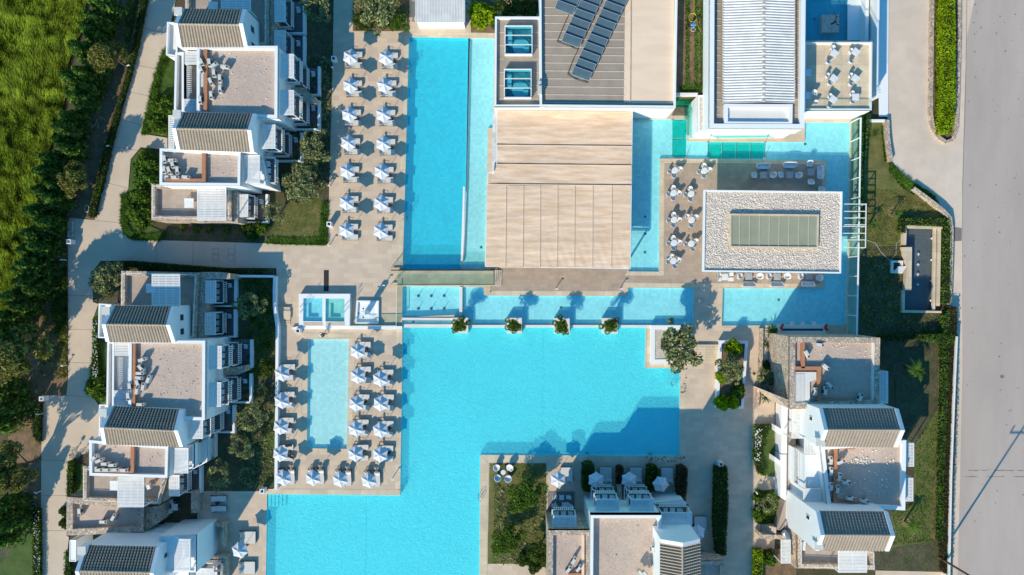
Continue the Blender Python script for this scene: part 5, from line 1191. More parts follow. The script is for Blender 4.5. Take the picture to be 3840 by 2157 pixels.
def mk_sofa():
    rt = root('sofa', 'moulded white sofa', 'sofa'); a = [(-.34,-.80),(-.05,-.92),(.36,-.76),(.36,.76),(-.05,.92),(-.34,.80)]
    prof = MB(); prof.v = [(x*.8,y*.9,0) for x,y in a]+[(x,y,.38) for x,y in a]; prof.f = [(5,4,3,2,1,0)]+[(i,(i+1)%6,6+(i+1)%6,6+i) for i in range(6)]+[tuple(range(6,12))]
    part(rt, 'seat', prof, M['plastic'], local=True)
    mb = MB(); o_ = [(.32,-.80,.50),(-.05,-.95,.62),(-.38,-.84,.76),(-.42,0,.80),(-.38,.84,.76),(-.05,.95,.62),(.32,.80,.50)]; i_ = [(.30,-.68,.50),(-.02,-.80,.60),(-.24,-.70,.73),(-.26,0,.77),(-.24,.70,.73),(-.02,.80,.60),(.30,.68,.50)]
    for k in range(7): mb.v += [(o_[k][0],o_[k][1],.385),o_[k],i_[k],(i_[k][0],i_[k][1],.385)]
    for k in range(6):
        for j in range(4): mb.f.append((4*k+j,4*k+4+j,4*k+4+(j+1)%4,4*k+(j+1)%4))
    mb.f += [(0,1,2,3),(27,26,25,24)]
    part(rt, 'backrest', mb, M['plastic'], local=True); return rt
def mk_chair():
    rt = root('dining_chair', 'white dining chair', 'chair')    # faces +x
    part(rt, 'seat', MB().box(-.22,-.23,.42,.24,.23,.46), M['plastic'], local=True)
    part(rt, 'backrest', MB().hexa([Vector((-.24,-.23,.50)),Vector((-.20,-.23,.50)),Vector((-.20,.23,.50)),Vector((-.24,.23,.50))],[Vector((-.34,-.22,.88)),Vector((-.30,-.22,.88)),Vector((-.30,.22,.88)),Vector((-.34,.22,.88))]), M['plastic'], local=True)
    for x in (-.2,.2):
        for y in (-.2,.2): part(rt, 'leg', MB().box(x-.02,y-.02,0,x+.02,y+.02,.42), M['plastic'], local=True)
    return rt
def mk_ac():
    rt = root('air_conditioner', 'air conditioning unit', 'air conditioner')
    part(rt, 'casing', MB().box(-.45,-.17,.08,.45,.17,.74), M['acunit'], local=True)
    part(rt, 'fan_grille', MB().lathe(0,0,[(0,0),(.24,0),(.24,.02),(0,.03)],14), M['grille'], local=True)
    g_ = rt.children[-1]; g_.rotation_euler = (R(-90),0,0); g_.location = (-.1,.171,.41)
    for x in (-.3,.3): part(rt, 'foot', MB().box(x-.04,-.2,0,x+.04,.2,.08), M['grille'], local=True)
    part(rt, 'top_vent', MB().box(.20,-.12,.741,.40,.12,.75), M['grille'], local=True); return rt
def mk_lamp():
    rt = root('lantern', 'square white lantern pillar', 'lamp')
    part(rt, 'pillar', MB().ring([(-.28,-.28),(.28,-.28),(.28,.28),(-.28,.28)],.10,0,1.05), M['white'], local=True); part(rt, 'lamp_well', MB().box(-.17,-.17,.3,.17,.17,.6), M['grille'], local=True); part(rt, 'plinth', MB().box(-.3,-.3,0,.3,.3,.04), M['white'], local=True); return rt
def mk_bollard():
    rt = root('bollard_light', 'slim bollard light', 'bollard'); part(rt, 'post', MB().tube((0,0,0),(0,0,.9),.05,.05,8), M['white'], local=True); part(rt, 'lamp_head', MB().box(-.06,-.06,.9,.26,.06,.98), M['white'], local=True); return rt
PAR, LNG, STB, BED = Kind(mk_parasol()), Kind(mk_lounger()), Kind(mk_sidetable()), Kind(mk_bed())
TUB, RT_, SQ, ARM, SOFA, DCH, AC, LAMP, BOL = Kind(mk_tubchair()), Kind(mk_roundtable()), Kind(mk_sqtable()), Kind(mk_armchair()), Kind(mk_sofa()), Kind(mk_chair()), Kind(mk_ac()), Kind(mk_lamp()), Kind(mk_bollard())
LT = Kind(mk_sqtable(.85,'coffee_table','greytop',.42)); BT = Kind(mk_sqtable(1.12,'terrace_table','plastic',.75))
rng = random.Random(21)
GP, GL, GS = 'white hexagonal parasols round the pools', 'cream sun loungers under the parasols', 'dark side tables between loungers'
def group_set(t, x, y, offs, toff, rz, where, flip=1):
    q = P(t,x,y,2.5); PAR.put((q.x,q.y,0), R(rng.uniform(-9,9)), f'white hexagonal parasol, {where}', GP)
    ox, oy, sc = TILES[t]
    names = ('upper','lower') if rz == 0 else ('left-hand','right-hand')
    for (dx,dy), nm in zip(offs, names):
        l = P('N', ox+x/sc+dx, oy+y/sc+dy, .3); LNG.put((l.x,l.y,0.017), R(rz)+R(rng.uniform(-1.5,1.5)), f'{nm} cream lounger under the parasol {where}', GL)
    l = P('N', ox+x/sc+toff[0], oy+y/sc+toff[1], .4); STB.put((l.x,l.y,0.017), 0, f'dark round side table by the parasol {where}', GS)
O1, T1_ = ((15,-5.5),(15,34)), (31,14)
for i,(x,y) in enumerate(((832,425),(830,640),(822,860),(815,1075),(808,1287))): group_set('b',x,y,O1,T1_,0,f'{ORD[i]} down, outer row, upper pool')
for i,(x,y) in enumerate(((1100,430),(1088,640),(1080,860),(1080,1080),(1067,1290))): group_set('b',x,y,O1,T1_,0,f'{ORD[i]} down, inner row, upper pool')
for i,(x,y) in enumerate(((803,118),(800,325))): group_set('f',x,y,((15,-12),(15,28)),(31,8),0,f'{ORD[i+5]} down, outer row, upper pool')
for i,(x,y) in enumerate(((1063,122),(1060,332))): group_set('f',x,y,((15,-12),(15,28)),(31,8),0,f'{ORD[i+5]} down, inner row, upper pool')
O2, T2_ = ((20,-25),(19,15)), (33,-8)
for i,(t_,x,y) in enumerate((('f',315,1410),('j',312,135),('j',305,330),('j',302,535))): group_set(t_,x,y,O2,T2_,0,f'{ORD[i]} down, left of children pool')
for i,(t_,x,y) in enumerate((('f',885,1240),('f',887,1428),('j',875,155),('j',870,345),('j',868,535))): group_set(t_,x,y,O2,T2_,0,f'{ORD[i]} down, right of children pool')
for i,(t_,x,y) in enumerate((('f',1056,1450),('j',1060,155),('j',1057,355),('j',1055,540))): group_set(t_,x,y,O2,T2_,0,f'{ORD[i]} down, along the big pool')
for i,(x,y) in enumerate(((327,718),(548,718),(753,728),(970,735))): group_set('j',x,y,((-5,-9),(33,-9)),(14,-34),-90,f'{ORD[i]} from left, bottom row')
# single parasols and beds
for t_,x,y,lb in (('k',508,730,'bright white parasol by the garden bed corner below the big pool'),('k',795,733,'shaded white parasol beside the first clipped hedge block'),('k',1045,733,'shaded white parasol right of the stone stub wall'),('k',1283,765,'shaded white parasol, rightmost above the bottom block'),('i',1805,1262,'shaded white parasol between two day beds near the bottom left pool edge'),('k',1560,1130,'shaded parasol half hidden behind the ribbed gable at the bottom')):
    q = P(t_,x,y,2.5); PAR.put((q.x,q.y,0), R(rng.uniform(-6,6))+(.3 if x in (1283,1805) else 0), lb, GP, scale=(1.0 if t_=='k' else 1.02))
for t_,x,y,rz,lb in (('k',572,696,90,'sunlit double day bed beside the garden bed corner'),('k',866,696,90,'shaded double day bed between the first two clipped hedges'),('k',1093,698,90,'shaded double day bed between the stone stub wall and the fat hedge'),('k',1328,700,90,'shaded double day bed, rightmost of the row below the big pool'),('k',1580,1066,90,'shaded double day bed beside the tall dark hedge'),('i',1866,1163,0,'shaded double day bed above the bottom left parasol'),('i',1862,1390,0,'double day bed below the bottom left parasol')):
    q = P(t_,x,y,.3); BED.put((q.x,q.y,.017), R(rz), lb, 'double day beds')
for y,nm in ((870,'upper'),(945,'lower')):
    q = P('i',1645,y,.3); LNG.put((q.x,q.y,.017), 0, f'{nm} shaded lounger on the grey patio left of the big pool', GL)
q = P('i',1638,906,.4); STB.put((q.x,q.y,.017),0,'dark side table between two loungers on the grey patio',GS)
# round tables with tub chairs
def around(t,x,y,angs,where,z=.017,rad=.66):
    q = P(t,x,y,z+.7); RT_.put((q.x,q.y,z),0,f'round white table, {where}','round white tables on the bar terrace')
    for i,a in enumerate(angs):
        aa = R(a); side = {0:'right',1:'upper',2:'left',3:'lower'}[int(((a%360)+45)//90)%4]
        TUB.put((q.x+rad*math.cos(aa), q.y+rad*math.sin(aa), z), aa+PI, f'white tub chair on the {side} side of the round table {where}', 'white tub chairs on the bar terrace')
for t_,x,y,an,w_ in (('c',1390,1285,(15,190,260),'nearest the teal canopy'),('c',1612,1287,(10,95,190,265),'topmost in the right column'),('g',1380,48,(0,95,190,265),'second in the left column'),('g',1512,55,(100,190,262),'second in the right column'),('g',1383,250,(0,95,185,262),'third in the left column'),('g',1515,252,(35,140,268),'third in the right column'),('g',1383,425,(8,100,185,265),'fourth in the left column'),('g',1513,430,(30,185,285),'lowest in the right column'),('g',1378,560,(10,115,190,285),'lowest in the left column')):
    around(t_,x,y,an,w_)
# upper roof terrace
for i,(x,y,a) in enumerate(((583,403,38),(745,393,38),(578,592,38),(742,593,38),(573,750,38),(742,732,0),(382,548,0),(378,720,0))):
    q = P('d',x,y,zt+.45); SQ.put((q.x,q.y,zt-.29),R(-a),f'square white table, {["top left","top right","middle left","middle right","bottom left","bottom right","upper shaded","lower shaded"][i]} one on the roof terrace','square tables on the roof terrace')
for i,(x,y,a) in enumerate(((570,362,-50),(535,465,50),(707,385,-20),(707,460,50),(530,570,-20),(545,625,45),(705,570,-25),(705,630,45),(548,725,-30),(545,797,60),(715,705,-40),(715,765,40),(428,697,200),(437,772,150))):
    q = P('d',x,y,zt+.3); w_ = ['top left','top left','top right','top right','middle left','middle left','middle right','middle right','bottom left','bottom left','bottom right','bottom right','lower shaded','lower shaded'][i]
    TUB.put((q.x,q.y,zt-.29),R(a),f'{"upper" if i%2==0 else "lower"} white tub chair at the {w_} table of the roof terrace','white tub chairs on the roof terrace')
# lounge furniture
for t_,x,y,rz,lb in (('d',45,1253,-90,'shaded white sofa, leftmost along the upper edge of the bar terrace'),('d',247,1245,-90,'shaded white sofa, second from the left along the upper terrace edge'),('d',475,1300,180,'shaded white sofa standing upright at the right end of the bar terrace'),('g',1946,737,90,'sunlit white sofa, leftmost below the bar roof'),('h',148,737,90,'sunlit white sofa in the middle below the bar roof'),('h',383,733,90,'sunlit white sofa, rightmost below the bar roof')):
    q = P(t_,x,y,.5); SOFA.put((q.x,q.y,.017),R(rz),lb,'white sofas on the bar terrace',scale=(.9,.92,1))
for t_,x,y,rz,lb in (('c',1988,1320,0,'left of the first lounge table'),('d',115,1320,180,'right of the first lounge table'),('d',178,1318,0,'left of the second lounge table'),('d',307,1322,180,'right of the second lounge table'),('d',393,1235,-90,'above the rightmost lounge table'),('d',403,1370,90,'below the rightmost lounge table'),('d',482,1425,90,'at the terrace corner just above the bar roof'),('g',1880,675,0,'left of the first table under the lower bar edge'),('h',15,675,180,'right of the first table under the lower bar edge'),('h',88,675,0,'left of the second table under the lower bar edge'),('h',222,675,180,'right of the second table under the lower bar edge'),('h',328,675,0,'left of the third table under the lower bar edge'),('h',465,688,180,'at the right end under the lower bar edge')):
    q = P(t_,x,y,.4); ARM.put((q.x,q.y,.017),R(rz),f'moulded white armchair {lb}','moulded armchairs on the bar terrace')
for t_,x,y,lb in (('d',45,1320,'before the leftmost sofa'),('d',245,1320,'before the second sofa'),('d',405,1297,'by the upright sofa'),('g',1945,677,'above the leftmost sunlit sofa'),('h',150,680,'above the middle sunlit sofa'),('h',390,675,'above the rightmost sunlit sofa')):
    q = P(t_,x,y,.4); LT.put((q.x,q.y,.017),0,f'low grey square coffee table {lb}','coffee tables on the bar terrace')
q = P('g',1765,682,.7); SQ.put((q.x,q.y,.017),0,'white dining table with four chairs at the lower left corner of the bar')
for (x,y,rz,lb) in ((1725,662,0,'upper left'),(1725,700,0,'lower left'),(1803,662,180,'upper right'),(1803,700,180,'lower right')):
    q = P('g',x,y,.5); DCH.put((q.x,q.y,.017),R(rz),f'white dining chair, {lb} of four at the lower left bar corner','dining chairs at the bar corner')
for i,x in enumerate((262,342,424)):
    q = P('h',x,1030,.4); DCH.put((q.x,q.y,-.02),R(90),f'white stool seat, {ORD[i]} from the left above the long green counter','stools at the counter')
# garden chairs
for i,(x,y) in enumerate(((47,636),(143,636),(54,711),(130,716))):
    q = P('k',x,y,.4); c_ = P('k',95,670,.4); TUB.put((q.x,q.y,.03),math.atan2(c_.y-q.y,c_.x-q.x),f'round white garden chair, {["upper left","upper right","lower left","lower right"][i]} of four round a small table','garden tub chairs',scale=(1.5,1.5,1))
q = P('k',95,670,.4); RT_.put((q.x,q.y,.03),0,'small round garden table with dark top ringed by four chairs',scale=(.8,.8,.75))
# stone terrace tables
for t_,x,y,z_,lb in (('n',560,813,4.3,'on the stone terrace of the top left block'),('p',400,733,4.4,'on the stone terrace low in the middle left block'),('o',620,282,4.3,'on the shaded stone terrace of the middle left block'),('u',815,105,4.1,'on the blue shaded terrace at the top edge')):
    q = P(t_,x,y,z_); BT.put((q.x,q.y,z_-.9+.02),0,f'square white table {lb}','square tables on the stone terraces')
for t_,x,y,z_,rz,lb in (('p',680,740,4.0,200,'beside the small pergola of the middle left block'),('s',705,1085,3.8,0,'upper of two behind the lower right gable'),('s',700,1140,3.8,0,'lower of two behind the lower right gable'),('p',862,858,.5,200,'upper of two on the shaded patio'),('p',850,935,.5,20,'lower of two on the shaded patio'),('q',255,620,.6,30,'left of the table on the shaded patio'),('q',430,625,.6,150,'right of the table on the shaded patio')):
    q = P(t_,x,y,z_); DCH.put((q.x,q.y,max(.02,z_-.52)),R(rz),f'white dining chair {lb}','white dining chairs on patios',scale=1.2)
for t_,x,y,lb in (('p',890,900,'on the shaded patio between two chairs'),('q',377,618,'on the shaded patio above the stone wing')):
    q = P(t_,x,y,.6); SQ.put((q.x,q.y,.02),0,f'white square table {lb}','white patio tables')
LV = {0:'upper balcony',1:'lower balcony',9:'ground patio'}
for (x0,y0,x1,y1,zf,side,tg,li) in BALC:
    if tg in ('',): continue
    w_ = f'on the {LV[li]}, {tg}'
    if side == 'e':
        xx, yy = x1-(.95 if li != 9 else .6), (y0+y1)/2; k_ = 2 if li == 0 else 1
        if li == 0: SQ.put((xx,yy,zf),0,f'white table {w_}','balcony tables',scale=.7)
    elif side == 'n':
        xx, yy = (x0+x1)/2, y1-.6; k_ = 2
        SQ.put((xx,yy,zf),0,f'white table {w_}','balcony tables',scale=.75)
    for s_, nm in (((.75,'upper'),(-.75,'lower')) if side == 'e' else ((.8,'right'),(-.8,'left')))[:k_]:
        lb_ = f'{nm} white chair {w_}' if k_ == 2 else f'lone white chair {w_}'
        if side == 'e': DCH.put((xx,yy+s_,zf),R(-90*s_/.75),lb_,'balcony chairs')
        else: DCH.put((xx+s_,yy,zf),R(180) if s_>0 else 0,lb_,'balcony chairs')
# air conditioners
def acs(t, z, lst, where, desc):
    for i,(x,y,a) in enumerate(lst):
        q = P(t,x,y,z+.4); AC.put((q.x,q.y,z+.01),R(a),f'{desc}, {ORD[i]} counted from the {where}', f'air conditioners on the {where.split(" of ")[-1]}', scale=(1,1,1.0))
acs('m',7.05,((535,290,-65),(530,385,-65),(632,295,-80),(690,325,40),(825,345,-5),(690,430,-85),(765,495,-85),(768,625,-88),(650,535,-65),(655,705,-85),(517,765,-85)),'top of the large gravel roof, top left','off-white air conditioner')
acs('n',6.75,((272,265,-80),(368,280,0),(372,330,-75),(265,400,-85),(327,408,-70),(432,408,-85),(403,492,0),(540,490,-5)),'top of the small gravel roof, top left','off-white air conditioner')
acs('o',7.05,((548,1025,20),(535,1115,-50),(525,1167,0),(520,1215,-5),(612,1228,70),(500,1275,-70),(418,1310,-85),(558,1305,80),(493,1345,80),(403,1410,-85)),'top of the large gravel roof, middle left','off-white air conditioner')
acs('p',6.75,((250,503,45),(292,525,25),(340,552,0),(397,562,0),(290,600,5),(352,600,0),(420,598,5),(490,602,0)),'left of the small gravel roof, lower left','off-white air conditioner')
acs('p',2.8,((133,938,-85),(405,978,60),(325,1015,0)),'top of the sunken stone-walled roof','off-white air conditioner')
acs('q',6.5,((478,1265,60),(540,1357,50),(420,1370,50)),'top of the stone wing roof, bottom centre','off-white air conditioner')
acs('q',7.35,((1415,1125,88),(1275,1420,-50),(1330,1435,-50)),'top of the big bottom centre roof','off-white air conditioner')
acs('r',6.5,((878,220,-8),(735,325,-60),(948,470,-40),(828,748,80),(940,737,88),(995,683,-50),(1338,810,70)),'top of the stone-edged roof, right','pale air conditioner')
acs('l',6.9,((548,580,88),(625,590,25),(550,660,88),(612,703,80),(665,745,0),(550,775,85),(598,795,85),(700,868,-5),(803,885,-5)),'top of the lower right gravel roof','pale air conditioner')
q = P('p',628,75,7.3); AC.put((q.x,q.y,7.06),0,'lone air conditioner in the shaded edge of the middle left roof')
# loose stones and debris on gravel roofs
def scatter(bld, t, poly, z, n, seed, s0=.05, s1=.13):
    rg_ = random.Random(seed); mb = MB(); q = XY(PL(t,poly,z)); xs_=[p[0] for p in q]; ys_=[p[1] for p in q]; c = 0
    while c < n:
        x, y = rg_.uniform(min(xs_),max(xs_)), rg_.uniform(min(ys_),max(ys_))
        if not inside((x,y),q): continue
        c += 1; r_ = rg_.uniform(s0,s1); a_ = rg_.uniform(0,3); ca, sa = math.cos(a_)*r_, math.sin(a_)*r_
        mb.add([(x+ca,y+sa,z),(x-sa*.6,y+ca*.6,z),(x-ca,y-sa,z),(x+sa*.6,y-ca*.6,z),(x,y,z+r_*1.1)],[(0,1,4),(1,2,4),(2,3,4),(3,0,4)])
    part(bld, 'loose_stones', mb, M['whiteold'], fixn=False, kind='stuff')
scatter(A,'m',[(720,180),(1430,140),(1430,760),(720,760)],7.06,60,1); scatter(A,'n',[(620,200),(1170,210),(1170,500),(620,500)],6.76,30,2)
scatter(B,'o',[(640,880),(1140,880),(1120,1600),(640,1380)],7.06,60,3); scatter(B,'p',[(300,400),(800,450),(800,620),(580,600)],6.76,24,4)
scatter(D,'q',[(820,780),(1440,780),(1440,1440),(820,1440)],7.36,14,5); scatter(D,'q',[(280,980),(560,980),(560,1400),(280,1400)],6.51,10,6)
scatter(E,'r',[(700,200),(1480,200),(1480,600),(900,430)],6.51,90,7); scatter(E,'l',[(650,490),(1040,490),(1040,860),(650,860)],6.91,70,8,.05,.16)
scatter(E,'l',[(700,570),(830,560),(840,610),(720,615)],6.91,60,9,.05,.2)
# lanterns and bollards
for t_,x,y,lb in (('b',705,440,'beside the upper parasol terrace in the dark garden edge'),('f',670,282,'at the lower left of the upper parasol terrace'),('f',435,1088,'below the left end of the hot tub terrace'),('e',517,415,'below the metal rack beside the footpath'),('i',313,118,'at the footpath corner, lower left'),('i',1975,815,'at the top left corner of the lower big pool arm'),('k',1738,613,'at the top of the long hedge, lower right')):
    q = P(t_,x,y,1.0); LAMP.put((q.x,q.y,.02),0,f'square white lantern pillar {lb}','square white lantern pillars')
for t_,x,y,a,lb in (('a',985,500,160,'on the upper left footpath'),('a',832,1103,160,'lower down the left footpath'),('e',485,553,180,'beside the dark verge below the lantern'),('e',490,1350,190,'halfway down the left footpath'),('i',305,232,195,'below the footpath corner lantern'),('i',290,822,210,'low on the left footpath'),('f',668,440,40,'at the lower corner of the dry lawn'),('b',672,1400,40,'at the left edge of the parasol terrace'),('g',490,772,0,'left one below the beige canopy'),('g',977,772,0,'right one below the beige canopy'),('j',1147,722,0,'in the corner of the lowest parasol terrace'),('g',1330,1247-700,0,'beside the lowest round table'),('f',1082,745,0,'left of the glass ramp'),('y',98,97,60,'by the uppermost flower bed, lower right'),('y',96,402,60,'by the middle flower bed, lower right'),('b',697,515,0,'on the shaded paving left of the top parasols')):
    q = P(t_,x,y,.5); BOL.put((q.x,q.y,.017),R(-a),f'slim white bollard light {lb}','slim bollard lights')
# utility pole bottom right, long shadow on the road
b0 = P('l',1366,1312,0); UP_ = root('utility_pole','tall brown wooden pole rising from the dry hedge at the lower right','utility pole',(b0.x,b0.y,0))
part(UP_,'pole',MB().tube((0,0,0),(.55,-.1,12.2),.15,.10,8), mat('pole_wood',(.20,.11,.07),(.13,.07,.05),ns=3), local=True)
part(UP_,'crossarm',MB().bar((-.75,-.1,11.3),(1.85,-.1,11.3),.14,.12), M['bark'], local=True)
for x in (-.7,.55,1.8): part(UP_,'insulator',MB().lathe(x,-.1,[(0,11.3),(.09,11.3),(.09,11.9),(0,12.0)],8), M['darkmetal'], local=True)
# hoses
def hose(name, label, pts_, m, r=.03): q = pts_[0]; single(name, label, 'hose', MB().path(pts_, r), M[m], loc=(q.x,q.y,0))
def loops(t,x,y,rx,ry,n,z=.06,ph=0): 
    out=[]
    for i in range(n*14+1): a=2*PI*i/14+ph; k=1+.12*math.sin(i*.37); out.append(P(t,x+rx*k*math.cos(a),y+ry*k*math.sin(a),z+.01*(i/14)))
    return out
hose('garden_hose','yellow garden hose coiled in the planted strip beside the gardener',[P('c',1535,-40,3.98),P('c',1533,90,3.98)]+loops('c',1525,132,28,32,2,3.98)+[P('c',1560,190,3.98),P('c',1595,260,3.96)],'yellowhose' if 'yellowhose' in M else 'hose')
hose('garden_hose','teal hose coiled on the verge at the far lower left',loops('i',255,935,20,26,3),'bluehose')
hose('garden_hose','pale hose looping from the steel frame across the dark lawn',[P('h',820,400,.1),P('h',890,425,.05),P('h',930,490,.05),P('h',1000,560,.05),P('h',1045,510,.05),P('h',1048,430,.05),P('h',1090,385,.05)],'whitehose',.025)
hose('garden_hose','white hose coil near the end of the left verge hedge',loops('e',655,165,16,26,3),'whitehose')
# water tank by the outdoor stair
q = P('s',500,960,1.2); single('water_tank','white cylindrical tank lying beside the outside stair, lower right','tank',MB().tube((q.x-.5,q.y+.3,1.9),(q.x+.4,q.y-.35,1.9),.32,.32,14),M['white'],loc=(q.x,q.y,1.55))
# bicycles
def mk_bike():
    rt = root('bicycle','bicycle','bicycle')
    for x in (-.52,.52):
        mb = MB(); n = 20; pr = [(x+.33*math.cos(2*PI*i/n),0,.34+.33*math.sin(2*PI*i/n)) for i in range(n+1)]; w_ = part(rt,'wheel',MB().path(pr,.022,5),M['darkmetal'],local=True)
        sp = MB()
        for i in range(6): sp.bar((x+.3*math.cos(PI*i/6),0,.34+.3*math.sin(PI*i/6)),(x-.3*math.cos(PI*i/6),0,.34-.3*math.sin(PI*i/6)),.008)
        part(rt,'spokes',sp,M['metal'],parent=w_,local=True)
    fr = MB()
    for a,b in (((-.52,0,.34),(-.2,0,.75)),((-.2,0,.75),(.38,0,.78)),((-.1,0,.3),(.38,0,.78)),((-.1,0,.3),(-.2,0,.88)),((-.52,0,.34),(-.1,0,.3)),((.52,0,.34),(.36,0,1.0))): fr.tube(a,b,.022,.022,6)
    part(rt,'frame',fr,M['metal'],local=True); part(rt,'saddle',MB().hexa([Vector((-.34,-.08,.88)),Vector((-.06,-.03,.9)),Vector((-.06,.03,.9)),Vector((-.34,.08,.88))],[Vector((-.34,-.09,.94)),Vector((-.06,-.02,.94)),Vector((-.06,.02,.94)),Vector((-.34,.09,.94))]),M['darkmetal'],local=True)
    part(rt,'handlebar',MB().path([(.22,-.28,1.02),(.36,-.1,1.03),(.36,.1,1.03),(.22,.28,1.02)],.018),M['darkmetal'],local=True)
    part(rt,'basket',MB().ring([(.45,-.16),(.75,-.16),(.75,.16),(.45,.16)],.02,.75,.98),M['whiteold'],local=True); return rt
BK = Kind(mk_bike())
for x,y,a,lb in ((552,522,62,'leftmost of three parked beside the small gravel roof'),(612,528,58,'middle one of three parked beside the small gravel roof'),(655,535,60,'rightmost, half hidden under the white parapet')):
    q = P('i',x,y,.4); BK.put((q.x,q.y,.02),R(a),f'dark bicycle, {lb}','parked bicycles')
# ================================================================== people
def skin_fig(name, nodes, edges, m, sub=1):
    me = bpy.data.meshes.new(name); me.from_pydata([n[0] for n in nodes], edges, []); o = bpy.data.objects.new(name, me); C.objects.link(o)
    sk = o.modifiers.new('s','SKIN'); sv = me.skin_vertices[0].data
    for i, n in enumerate(nodes): sv[i].radius = (n[1], n[1]*(n[2] if len(n) > 2 else 1)); sv[i].use_root = (i == 0)
    sb = o.modifiers.new('u','SUBSURF'); sb.levels = sub; sb.render_levels = sub
    bpy.context.view_layer.update(); dg = bpy.context.evaluated_depsgraph_get(); m2 = bpy.data.meshes.new_from_object(o.evaluated_get(dg))
    m2.materials.clear(); m2.materials.append(m); m2.polygons.foreach_set('use_smooth',[True]*len(m2.polygons)); m2.name = name
    bpy.data.objects.remove(o); r_ = bpy.data.objects.new(name, m2); C.objects.link(r_); return r_
def person(label, loc, rz, J, cloth, hair):
    """J: joint positions; the body is one skinned surface, clothes are slightly larger skins over it"""
    rt = root('person', label, 'person', loc, rz)
    names = ['pelvis','waist','chest','neck','head0','head1','sl','el','hl','sr','er','hr','hipl','kl','al','tl','hipr','kr','ar','tr']
    rad = dict(pelvis=.13,waist=.115,chest=.14,neck=.055,head0=.085,head1=.075,sl=.06,el=.042,hl=.03,sr=.06,er=.042,hr=.03,hipl=.09,kl=.06,al=.04,tl=.035,hipr=.09,kr=.06,ar=.04,tr=.035)
    nodes = [(J[n], rad[n]) for n in names]; ix = {n:i for i,n in enumerate(names)}
    E_ = [(ix[a],ix[b]) for a,b in (('pelvis','waist'),('waist','chest'),('chest','neck'),('neck','head0'),('head0','head1'),('chest','sl'),('sl','el'),('el','hl'),('chest','sr'),('sr','er'),('er','hr'),('pelvis','hipl'),('hipl','kl'),('kl','al'),('al','tl'),('pelvis','hipr'),('hipr','kr'),('kr','ar'),('ar','tr'))]
    for h_, e_ in (('hl','el'),('hr','er')):
        d = (Vector(J[h_])-Vector(J[e_])).normalized(); s_ = d.orthogonal().normalized()
        for f_ in range(5):
            off = s_*(.035*(f_-2)); ln = (.06,.09,.10,.09,.07)[f_]; b_ = Vector(J[h_])+d*.04+off*.8; nodes.append((tuple(b_),.009)); nodes.append((tuple(b_+d*ln+Vector((0,0,-.01*f_))),.008)); E_.append((ix[h_],len(nodes)-2)); E_.append((len(nodes)-2,len(nodes)-1))
    b = skin_fig('body', nodes, E_, M['skin']); b.parent = rt
    for nm, jl, m_, gr in cloth:
        nd = [(J[j], rad[j]*gr+.012) for j in jl]; im = {j:i for i,j in enumerate(jl)}
        ed = [(im[names[a]],im[names[b_]]) for a,b_ in E_ if a < 20 and b_ < 20 and names[a] in im and names[b_] in im]
        c = skin_fig(nm, nd, ed, m_); c.parent = rt
    h0 = Vector(J['head0']); h1 = Vector(J['head1']); d = (h1-h0).normalized()
    hm = MB().lathe(0,0,[(0,.135),(.06,.12),(.095,.07),(.10,0),(.085,-.05),(0,-.06)],12); hair_o = part(rt,'hair',hm,M['hair'],local=True,smooth=True); hair_o.location = (h0+h1)/2+d*.02; hair_o.rotation_euler = d.to_track_quat('Z','Y').to_euler()
    return rt
JW = dict(pelvis=(0,0,.92),waist=(.01,0,1.08),chest=(.02,0,1.30),neck=(.04,0,1.46),head0=(.05,0,1.56),head1=(.06,0,1.66),sl=(.02,.19,1.38),el=(-.12,.26,1.12),hl=(.06,.28,.95),sr=(.02,-.19,1.38),er=(.08,-.26,1.12),hr=(.32,-.20,1.08),hipl=(0,.10,.86),kl=(.16,.11,.48),al=(.22,.11,.09),tl=(.36,.12,.04),hipr=(0,-.10,.86),kr=(-.04,-.11,.47),ar=(-.28,-.11,.14),tr=(-.18,-.12,.04))
q = P('w',395,595,1.2)
pw_ = person('person in dark clothes carrying a white towel, walking beside the children pool', (q.x,q.y,.017), R(165), JW, (('top',['chest','waist','pelvis','sl','el','sr','er'],M['darkcloth'],1.05),('trousers',['pelvis','hipl','kl','al','hipr','kr','ar'],M['darkcloth'],1.05)), 1)
single('towel','folded white towel held by the walking person','towel',MB().obox(q.x-.30,q.y-.12,1.10,1.17,.36,.24,R(-30)),M['whitecloth'],loc=(q.x-.30,q.y-.12,1.10))
JG = dict(pelvis=(0,0,.86),waist=(.14,0,.98),chest=(.36,0,1.04),neck=(.50,0,1.03),head0=(.60,0,1.0),head1=(.70,0,.97),sl=(.38,.19,1.02),el=(.50,.30,.78),hl=(.66,.24,.60),sr=(.38,-.19,1.02),er=(.52,-.28,.78),hr=(.70,-.22,.60),hipl=(-.02,.11,.80),kl=(.08,.13,.44),al=(-.04,.14,.09),tl=(.10,.15,.04),hipr=(-.02,-.11,.80),kr=(.02,-.13,.44),ar=(-.16,-.14,.09),tr=(-.02,-.15,.04))
q = P('c',1527,190,4.9)
person('person in a bright blue shirt bending over the planted strip beside a yellow hose', (q.x-.25,q.y+.1,3.93), R(-15), JG, (('shirt',['chest','waist','pelvis','sl','el','sr','er'],M['blueshirt'],1.15),('trousers',['pelvis','hipl','kl','al','hipr','kr','ar'],M['jeans'],1.1)), 1)
single('metal_hoop','white bent hoop tool on the soil below the gardener','tool',MB().path(loops('c',1527,222,16,14,1,3.98),.025),M['white'],loc=(q.x,q.y-1,3.95))
